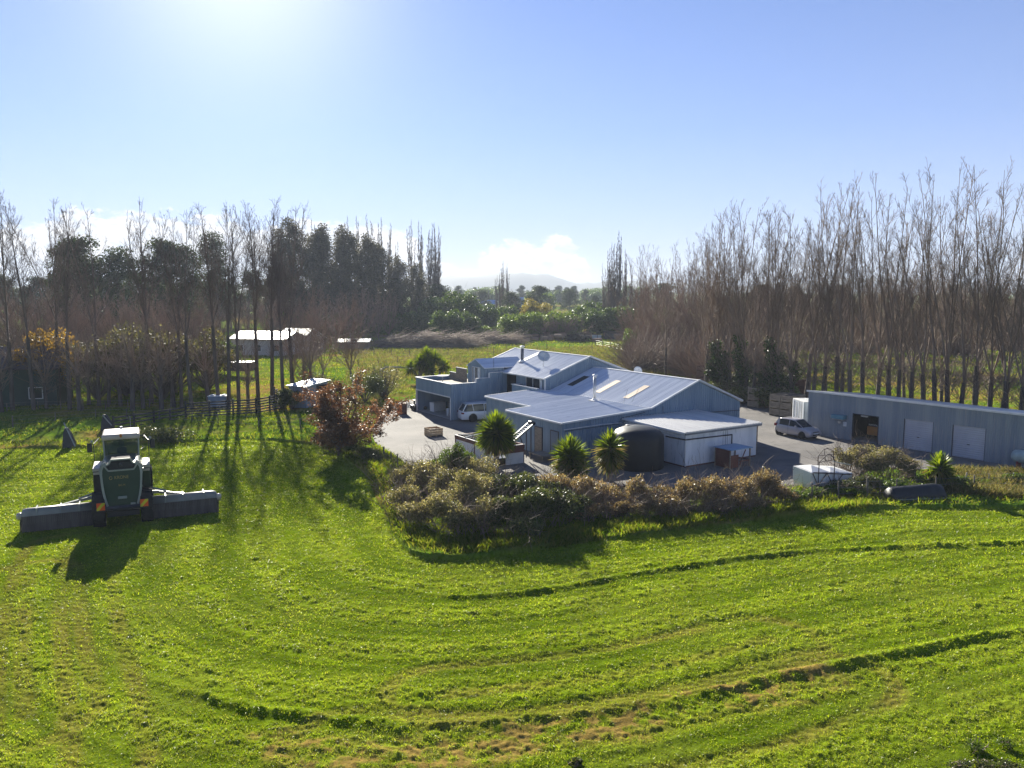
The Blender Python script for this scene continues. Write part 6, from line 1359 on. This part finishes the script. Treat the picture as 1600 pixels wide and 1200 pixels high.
# --- cabbage trees
lf_y = leafmat('sword leaves', [(.09, .16, .014), (.18, .27, .02), (.27, .34, .03), (.13, .20, .02), (.07, .12, .014)], .55, .35, .5, (1.4, 1.3, .4))
lf_o = leafmat('yellowing sword leaves', [(.30, .24, .07), (.42, .33, .12), (.16, .18, .04), (.48, .40, .20)], .4, .4, .5)
def cabbage(name, seed, trunk_h, R_, n, heads=((0, 0, 0, 1),), old=.35, tr_=.16):
    g = np.random.default_rng(seed); r_ = empty(name); T = TB(); V = []; O = []
    for hx, hy, hz_, hs in heads:
        T.add([np.array([0, 0, -.2]), np.array([hx*.2, hy*.2, trunk_h*.4]), np.array([hx, hy, trunk_h+hz_])], tr_*1.2, tr_*.75, 10)
        for i in range(int(n*hs*.55)):
            a = g.random()*6.283; f = g.random(); el_2 = math.radians(88-150*f**1.0); L = R_*hs*(.85+.3*g.random()); w_ = .05*hs*(.8+.5*g.random())
            st = np.array([hx, hy, trunk_h+hz_-.35*f]); d = np.array([math.cos(a)*math.cos(el_2), math.sin(a)*math.cos(el_2), math.sin(el_2)]); sdv = np.array([-math.sin(a), math.cos(a), 0])
            dr = np.array([0, 0, -1.0])*(.12+.25*f); p1 = st+d*L*.5; p2 = st+d*L*.95+dr*L*.45
            q = [st-sdv*w_*.5, st+sdv*w_*.5, p1+sdv*w_, p1-sdv*w_, p2]
            (O if (f > 1-old and g.random() < .75) else V).append(q)
    link_mesh('trunk', T.mesh('trunk'), bark_g, r_)
    def mk(L_, nm, mt):
        L_ = np.array(L_); n_ = len(L_); i = np.arange(n_)*5; me_ = np_mesh(nm, L_.reshape(-1, 3), np.concatenate([np.stack([i, i+1, i+2, i+3], 1), np.stack([i+3, i+2, i+4, i+4], 1)][:1])) 
        V_ = L_.reshape(-1, 3); F_ = [(k, k+1, k+2, k+4, k+3) for k in i.tolist()]; me_ = np_mesh(nm, V_, np.array(F_)); link_mesh(nm, me_, mt, r_)
    mk(V, 'leaves', lf_y)
    if O: mk(O, 'old_leaves', lf_o)
    return r_
for i, (px, pb, tp, th, R_, n, hd, old, lab) in enumerate([
    (775, 738, 640, 2.9, 1.55, 1500, ((0, 0, 0, 1), (.25, .1, -.25, .8)), .16, 'tallest cabbage tree with a round bright green head on a bare trunk'),
    (890, 757, 677, 1.75, 1.30, 900, ((0, 0, 0, 1), (.12, -.1, -.7, .95)), .45, 'middle cabbage tree with a long shaggy yellowing skirt'),
    (950, 752, 668, 2.15, 1.15, 620, ((0, 0, 0, 1), (0, .05, -.6, .85)), .5, 'cabbage tree with spiky yellow lower leaves before the black tank'),
    (1466, 768, 704, 1.5, 1.0, 620, ((0, 0, 0, 1), (-.5, .1, -.9, .9), (.15, 0, -.5, .9)), .4, 'short bushy cabbage tree in the weeds before the grey shed'),
    (655, 600, 552, 2.6, 1.7, 500, ((-1.1, 0, -.3, .8), (.9, .3, .3, .8), (.1, 0, .5, .7)), .2, 'left dark green cabbage tree behind the garage'),
    (668, 598, 545, 3.2, 1.8, 700, ((-1.0, 0, -.2, .8), (1.1, .3, .3, .8), (0, -.5, .9, .8)), .2, 'tallest of the cabbage trees behind the garage'),
    (682, 600, 556, 2.4, 1.6, 500, ((-.9, 0, -.2, .8), (1.0, .3, .2, .8)), .2, 'right dark green cabbage tree behind the garage')]):
    o = cabbage('cabbage_tree', 950+i, th, R_, n, hd, old, .17 if i else .16); b_ = at(px, pb)
    sc_ = hz(tp, b_.y)/(th+R_*.93); plant(o, b_.x, b_.y, max(.8, sc_), 0, lab, 'cabbage tree'); 
    if i == 2: o.location.x += .1
    if i in (0, 1, 2): print('cabbage', i, sc_, b_)
# --- foreground bramble hedge and shrubs: one plant mass each
def mass(name, seed, spots, n, lsize, mat, label, cat='shrub', twigs=0, tl=1.6, twm=None, shell=.5):
    """spots: (x, y, z, rx, ry, rz) in world metres"""
    g = np.random.default_rng(seed); S = np.array(spots, float); o0 = S[0, :2].copy(); S[:, 0] -= o0[0]; S[:, 1] -= o0[1]
    # break each lump into smaller knots
    cs, rs = [], []
    for s_ in S:
        for k in range(14):
            d = g.normal(0, 1, 3); d /= np.linalg.norm(d); d[2] = abs(d[2])*.9-.1; f = .75*g.random()**.5; q = s_[:3]+d*s_[3:]*f; u_ = .20+.22*g.random(); cs.append(q); rs.append(s_[3:]*u_)
    P = clump_pts(g, cs, rs, n, shell); P = P[P[:, 2] > .02]
    r_ = empty(name, (o0[0], o0[1], 0), 0, label, cat)
    link_mesh('foliage', leaf_mesh(P, lsize, seed), mat, r_)
    if twigs:
        C = TB()
        for i in range(twigs):
            s_ = S[g.integers(len(S))]; p0 = s_[:3]*np.array([1, 1, 0])+np.array([g.normal(0, .45)*s_[3], g.normal(0, .45)*s_[4], 0]); d = np.array([g.normal(0, .5), g.normal(0, .5), 1]); L = (s_[2]+s_[5])*(.75+.45*g.random())
            Q = grow(g, p0, d, L, 5, .14, -.03); C.add(Q, .018, .007, 3)
            for _ in range(3):
                c0, dc = along(Q, .4+.55*g.random()); C.add(grow(g, c0, side_dir(g, dc, .7), tl*.45*(.4+g.random()), 3, .15, 0), .009, .005, 3)
        link_mesh('stems', C.mesh('stems'), twm or twig_g, r_)
    return r_
random.seed(81)
def rowspots(pts, h, w_, step=1.0, jit=.35, hj=.3):
    o = []
    P_ = [Vector((*p[:2], 0)) for p in pts]
    for a_, b_ in zip(P_, P_[1:]):
        L = (b_-a_).length; n = max(1, round(L/step))
        for i in range(n):
            p = a_+(b_-a_)*(i/n); hh = h*(1+random.uniform(-hj, hj)); o.append((p.x+random.uniform(-jit, jit), p.y+random.uniform(-jit, jit), hh*.48, w_*random.uniform(.8, 1.2), w_*random.uniform(.8, 1.2), hh*.56))
    return o
bl = []
for (px, py, h, w_) in [(632, 800, 1.6, 1.5), (650, 826, 1.5, 1.4), (668, 775, 2.2, 1.8), (640, 765, 1.7, 1.5), (690, 826, 2.0, 1.7), (705, 790, 2.6, 2.0), (735, 812, 2.6, 1.9), (745, 780, 2.5, 2.0), (715, 765, 2.3, 1.8), (690, 765, 2.0, 1.5), (622, 765, 1.2, 1.1), (760, 835, 1.9, 1.4), (716, 838, 1.7, 1.4)]:
    b_ = at(px, py); bl.append((b_.x, b_.y, h*.53, w_*.85, w_*.85, h*.64))
mass('mixed_bush', 1001, bl, 70000, .105, olive_l, 'big sprawling olive and straw coloured bush at the near corner of the hedge', 'bush', 420, 2.0)
b_ = at(712, 772); mass('tall_shrub', 1002, [(b_.x, b_.y, 2.0, .9, .9, 1.5), (b_.x+.6, b_.y+.8, 1.6, .9, .9, 1.2), (b_.x-.9, b_.y+.6, 1.5, .8, .8, 1.0)], 11000, .11, lime_l, 'tall yellow green leafy shrub rising from the back of the bush', 'shrub', 60, 1.4)
dk = []
for (px, py, h, w_) in [(800, 832, 2.2, 1.7), (835, 828, 2.5, 1.9), (868, 822, 2.2, 1.6), (820, 800, 2.4, 1.8), (860, 796, 2.1, 1.6), (790, 795, 2.3, 1.6), (905, 815, 1.6, 1.3), (820, 848, 1.5, 1.2)]:
    b_ = at(px, py); dk.append((b_.x, b_.y, h*.46, w_*.85, w_*.85, h*.56))
mass('dark_shrub', 1003, dk, 42000, .12, darkb_l, 'dark green evergreen shrub in the middle of the brown hedge', 'shrub', 140, 1.4)
br = rowspots([at(760, 790), at(830, 790), at(900, 793), at(1000, 800), at(1100, 796), at(1170, 790), at(1222, 786)], 1.75, 1.15, .85)+rowspots([at(900, 812), at(1000, 812), at(1100, 806), at(1200, 798)], 1.15, .95, .95)
mass('bramble_hedge', 1004, br, 95000, .10, bramble_l, 'long brown and straw coloured bramble hedge below the cabbage trees and black tank', 'hedge', 800, 2.0)
wd = rowspots([at(1240, 785), at(1300, 776), at(1350, 772), at(1420, 772), at(1500, 766), at(1600, 762), at(1700, 768)], .85, .9, .9)
mass('weed_strip', 1005, wd, 30000, .12, lime_l, 'low green weeds and scrub along the fence right of the bramble hedge', 'weeds', 160, 1.0)
b_ = at(1355, 752); rb_ = [(b_.x, b_.y, 1.1, 1.5, 1.3, 1.1), (b_.x+1.4, b_.y+.6, 1.3, 1.5, 1.2, 1.2), (b_.x-1.0, b_.y+1.2, 1.3, 1.2, 1.1, 1.1), (b_.x+2.6, b_.y+.4, .9, 1.1, 1.1, .9), (b_.x+.4, b_.y+2.0, 1.3, 1.2, 1.2, 1.1)]
mass('wattle_bush', 1006, rb_, 22000, .10, olive_l, 'feathery olive bush with arching twigs behind the white tank', 'bush', 200, 2.0)
b_ = at(1400, 772); mass('low_bush', 1007, [(b_.x-3.0, b_.y-.2, .5, 1.2, 1.0, .6), (b_.x-1.6, b_.y+.8, .6, 1.2, 1.0, .7), (b_.x+2.8, b_.y+1.0, .5, 1.2, 1.0, .6)], 12000, .085, darkb_l, 'low dark green bush beside the black trough', 'bush', 40, 1.0)
mass('fence_bush', 1008, rowspots([at(520, 706), at(560, 712), at(600, 728)], 1.0, .9, .9), 12000, .085, darkb_l, 'low dark growth under the copper tree at the fence', 'bush', 80, 1.0)
b_ = at(1560, 1210); mass('weed_clump', 1009, [(b_.x+.2*k, b_.y-.5+.35*(k % 3), .10, .45, .35, .16) for k in range(-6, 5)], 9000, .05, darkb_l, 'dark leafy weeds in the paddock at the bottom right corner', 'weeds', 60, .3)
b_ = at(1525, 1172); mass('light_weed', 1010, [(b_.x, b_.y, .12, .35, .25, .16), (b_.x+.9, b_.y+.15, .12, .3, .25, .14)], 1500, .045, lime_l, 'low light green weeds above the dark weeds at bottom right', 'weeds', 10, .2)
b_ = at(900, 1196); mass('dock_weed', 1011, [(b_.x, b_.y, .08, .18, .16, .12)], 900, .06, darkb_l, 'single dark weed tuft at the bottom edge of the paddock', 'weed', 8, .2)
# dry long grass at the right end and beside the drive
def strip_grass(name, poly, n, h, mat, label, seed):
    g = np.random.default_rng(seed); xy = np.array(poly); lo, hi = xy.min(0), xy.max(0); x = lo[0]+(hi[0]-lo[0])*g.random(n*3); y = lo[1]+(hi[1]-lo[1])*g.random(n*3)
    k = inpoly(x, y, poly) & (fbm(x*.8, y*.8, 3, seed) > .40); x, y = x[k][:n], y[k][:n]; z = field_data(x, y)[0]
    o = blades(name, np.stack([x, y, z], 1), h, .035, mat, .6, seed); tag(o, label, 'grass', kind='stuff')
strip_grass('dry_grass', [tuple(at(*p)[:2]) for p in ((1470, 775), (1480, 738), (1560, 740), (1640, 745), (1720, 785), (1560, 785))], 13000, .7, drym, 'tall dry straw coloured grass along the fence before the long shed', 201)
strip_grass('verge_grass', [tuple(at(*p)[:2]) for p in ((590, 700), (640, 735), (690, 760), (650, 790), (590, 745), (560, 715))], 12000, .5, longm, 'long green grass on the verge between drive and paddock', 202)
strip_grass('hedge_foot_grass', [tuple(at(*p)[:2]) for p in ((600, 800), (640, 850), (700, 875), (880, 855), (1000, 838), (1225, 812), (1360, 797), (1360, 780), (1225, 790), (1000, 815), (880, 830), (700, 850), (640, 820))], 30000, .42, longm, 'long unmown grass at the foot of the hedge', 203)
strip_grass('pasture_tussocks', [tuple(at(*p)[:2]) for p in ((540, 600), (590, 640), (640, 600), (760, 560), (1000, 575), (1085, 560), (1080, 540), (540, 548))], 42000, .55, drym, 'brown seed heads and dry tussocks scattered over the pasture behind the farmhouse', 205)
random.seed(44)
for i in range(34):
    px = -40+i*11.5+random.uniform(-5, 5); Y = random.uniform(104, 140); X = on_ray(px, Y)[0]
    if 325 < px < 480 and Y < 158: continue
    plant(THICK[i % 3], X, Y, hz(random.uniform(432, 475), Y)/15, None, '%s brown leafless tree from the left in the thicket behind the left row' % ORD[i], 'tree', 'brown trees of the left thicket')
for i in range(14):
    px = 325+i*22+random.uniform(-6, 6); Y = random.uniform(172, 205); X = on_ray(px, Y)[0]
    plant(THICK[i % 3], X, Y, hz(random.uniform(440, 470), Y)/15, None, '%s brown leafless tree from the left among those behind the pale farmhouse' % ORD[i], 'tree', 'brown trees behind the farmhouse')
strip_grass('tussocks', [tuple(at(*p)[:2]) for p in ((1000, 600), (1080, 585), (1120, 560), (1090, 545), (1000, 560), (900, 580))], 22000, .9, drym, 'brown rushes and dry tussocks in the pasture beyond the workshop', 204)

# ---------------------------------------------------------------- brush pile, logs
def brush(name, px0, px1, py, h, depth, n, label, seed):
    g = np.random.default_rng(seed); a_ = at(px0, py); b_ = at(px1, py); r_ = empty(name, a_, 0, label, 'brush pile'); C = TB(); L = (b_-a_).length
    for i in range(n):
        t_ = g.random(); hh = h*(.35+.65*math.sin(math.pi*min(1, max(0, t_)))**.5)*(.75+.25*math.sin(t_*17)); p = np.array([t_*L, g.random()*depth, hh*g.random()**.8*math.sin(math.pi*g.random())**.3]); d = np.array([1.0*(1 if g.random() < .8 else -1), g.normal(0, .4), g.normal(0, .22)])
        C.add(grow(g, p, d, 2.5+4*g.random(), 4, .12, -.03), .05, .015, 3)
    link_mesh('branches', C.mesh('branches'), twig_g, r_)
    # packed core of the heap
    V = []; nx = 40
    for i in range(nx+1):
        t_ = i/nx; hh = .80*h*(.30+.62*math.sin(math.pi*t_)**.6)*(.8+.2*math.sin(t_*17)); V.append([(t_*L*.98+.01*L, depth*(.5-.5*math.cos(a_2)), max(0, hh*math.sin(a_2)*(1+.12*math.sin(i*2.1+a_2*5)))) for a_2 in [math.pi*k/8 for k in range(9)]])
    mb_ = MB(); mb_.loft(V, True, True); mb_.build('core', twig_d, r_)
brush('brush_pile', 588, 735, 543, 3.4, 7, 2000, 'long heap of cut grey branches in the far pasture', 31)
brush('brush_pile', 725, 800, 538, 2.6, 6, 900, 'smaller lower heap of cut branches right of the long one', 32)
logm = pm('sawn log', (.30, .19, .12), (.40, .27, .17), 1, .8); random.seed(91)
lg = None
for i in range(60):
    px = random.uniform(800, 925) if i < 46 else random.uniform(925, 1040); py = random.uniform(523, 534); b_ = at(px, py); L_ = random.uniform(1.2, 2.6)
    if lg is None:
        mb_ = MB(); mb_.lathe([(.001, -1), (.36, -1), (.38, -.6), (.37, .6), (.35, 1), (.001, 1)], 9, (0, 0, .35), 'x'); lg = mb_.build('log', logm); o = lg
    else: o = lg.copy(); COL.objects.link(o)
    o.location = b_+Vector((0, 0, random.choice([0, 0, .6]))); o.rotation_euler = (0, 0, random.uniform(-.9, .9)); o.scale = (L_/2*1.3, random.uniform(.9, 1.6), random.uniform(.9, 1.6))
    tag(o, 'sawn brown log lying in the scattered log pile beyond the pasture fence', 'log', 'logs scattered beyond the pasture fence')
for i, (px, py, h) in enumerate([(897, 532, 1.7), (905, 533, 1.2)]):
    o = bush('stump_heap', 860+i, 2.6, h, 1500, .3, pm('dark heap', (.06, .05, .04), None, 2, .9), 12, 0, 60); b_ = at(px, py); plant(o, b_.x, b_.y, 1, 0, ['larger', 'smaller'][i]+' dark heap of stumps right of the log pile', 'heap')
# ---------------------------------------------------------------- houses further off
def house(name, loc, rz, W_, D_, eave, ridge, wallm, rfm, label, wins=3, axis='x', cat='house'):
    e_ = empty(name, loc, rz, label, cat); m = MB()
    m.box(0, W_, 0, D_, 0, eave); m.prism([(0, eave+.002), (D_, eave+.002), (D_/2, ridge-.08)], 'x', 0.0, W_); m.build('wall', wallm, e_)
    m = MB(); m.prism([(-.5, eave-.12), (D_/2, ridge), (D_+.5, eave-.12), (D_+.5, eave-.0), (D_/2, ridge+.13), (-.5, eave+.0)][0:1]+[(D_/2, ridge-.02), (D_+.5, eave-.13), (D_+.5, eave+.0), (D_/2, ridge+.12), (-.5, eave+.0)], 'x', -.4, W_+.4); m.build('roof', rfm, e_)
    for k in range(wins):
        x0 = W_*(k+.5)/wins-.6; m = MB(); m.box(x0, x0+1.2, -.05, .0, 1.0, 2.1); w_ = m.build('window', glass, e_)
        m = MB(); m.box(x0-.08, x0, -.07, -.001, .92, 2.18); m.box(x0+1.2, x0+1.28, -.07, -.001, .92, 2.18); m.box(x0, x0+1.2, -.068, -.001, 2.1, 2.18); m.box(x0, x0+1.2, -.068, -.001, .92, 1.0); m.build('frame', white, w_)
    return e_
bright = pm('bright pale roof', (.72, .70, .66), (.64, .62, .60), .5, .3, spec=.7); cream_w = pm('cream weatherboard', (.52, .49, .46), (.44, .42, .40), 1, .7)
house('farmhouse', at(362, 556), R(-12), 11, 8, 3.3, 4.4, cream_w, bright, 'pale farmhouse with a bright roof seen through the left trees', 3)
house('farmhouse_wing', at(430, 552), R(-14), 5.5, 10, 2.6, 4.6, cream_w, roofm, 'grey gabled outbuilding touching the right side of the pale farmhouse', 1, cat='outbuilding')
house('glasshouse', at(530, 546), R(4), 6.0, 5, 1.6, 2.0, woodm, bright, 'low pale roofed garden shed right of the pale farmhouse', 1, cat='garden shed')
simple_box_thing('parked_car', at(485, 545), R(10), [('body', paint2, [(-2.1, 2.1, -.85, .85, .35, .95)], .15), ('cabin', glass, [(-1.3, 1.1, -.75, .75, .96, 1.42)], .12), ('wheel', blackm, [(-1.5, -.9, -.88, .88, 0, .6), (.9, 1.5, -.88, .88, 0, .6)], .1)], 'white car parked by the outbuildings beyond the left trees', 'car')
house('dark_house', Vector((*on_ray(-58, 84), 0)), R(16), 8, 7, 4.2, 6.2, pm('dark green boards', (.025, .055, .045), (.03, .065, .05), 1, .7), pm('dark roof', (.07, .07, .075), None, 1, .5), 'dark green cottage at the extreme left edge behind the bare trees', 2)
blue_r = pm('blue roof', (.12, .30, .55), (.15, .33, .58), 1, .4); blue_w = pm('blue wall', (.10, .22, .40), None, 1, .6)
house('blue_shed', at(797, 484.5), R(-3), 13, 8, 5.2, 7.6, blue_w, blue_r, 'far blue roofed shed right of the twin lombardy poplars', 2, cat='shed')
house('blue_shed', at(742, 487), R(4), 12, 8, 4.4, 6.4, white, blue_r, 'far pale shed with a blue roof left of the twin lombardy poplars', 2, cat='shed')
house('pale_cottage', at(825, 488), R(0), 7, 6, 3.2, 5.0, cream_w, pm('pink tile roof', (.45, .28, .24), None, 1, .7), 'small cottage roof showing above the light green shrubs', 1, cat='cottage')
house('right_house', at(1584, 530), R(-20), 9, 7, 3.0, 5.0, cream_w, roofm, 'pale house glimpsed at the right edge through the poplar trunks', 2)
simple_box_thing('field_shelter', at(960, 529), R(5), [('body', dkwood, [(-2.6, 2.6, -1.2, 1.2, 0, 1.8)], .02), ('roof', dkwood, [(-2.8, 2.8, -1.4, 1.4, 1.81, 1.9)], 0)], 'low dark shelter in the far pasture right of the logs', 'shelter')
simple_box_thing('trough', at(932, 529), R(0), [('body', curtain, [(-1.2, 1.2, -.5, .5, 0, .8)], .1), ('rim', white, [(-1.25, 1.25, -.55, .55, .81, .9)], .02)], 'pale blue trough beside the low dark shelter', 'trough')
# ---------------------------------------------------------------- mountains
V = []; nx = 260; ny = 9; g = np.random.default_rng(9)
xx = np.linspace(-3400, 3400, nx); Yb = 3300
def ridge(x, k): return fbm(x/330+k*7, x*0+k, 5, 90+k)
mv = []
for j in range(ny):
    t_ = j/(ny-1); prof = math.sin(math.pi*t_)
    H_ = 120*(ridge(xx, 1)-.10)*(.75+.50*np.exp(-((xx-25)/520.)**2))*prof*(1+.25*(fbm(xx/80, xx*0+j*1.3, 4, 95)-.5)); mv.append(np.stack([xx, np.full(nx, Yb+(t_-.5)*900.), np.maximum(H_, -2)-3], 1))
mv = np.concatenate(mv); idx = np.arange(nx*ny).reshape(ny, nx)
fq = np.stack([idx[:-1, :-1], idx[:-1, 1:], idx[1:, 1:], idx[1:, :-1]], -1).reshape(-1, 4)
tag(link_mesh('mountains', np_mesh('mountains', mv, fq, True), pm('forested hill', (.05, .07, .05), (.08, .09, .06), .002, .9)), 'hazy blue mountain range on the horizon', 'mountains', kind='structure')
# ---------------------------------------------------------------- haze
mb_ = MB(); mb_.box(-7100, 7100, -7100, 7100, -4.5, 125); hzm = bpy.data.materials.new('haze'); hzm.use_nodes = True; tt_ = hzm.node_tree; tt_.nodes.clear()
pv = tt_.nodes.new('ShaderNodeVolumePrincipled'); ov = tt_.nodes.new('ShaderNodeOutputMaterial'); pv.inputs['Color'].default_value = (.62, .70, .84, 1); pv.inputs['Density'].default_value = HAZE; pv.inputs['Anisotropy'].default_value = .15
tt_.links.new(pv.outputs[0], ov.inputs['Volume'])
if HAZE > 0: tag(mb_.build('haze', hzm), 'thin pale haze over the plain', 'haze', kind='stuff')
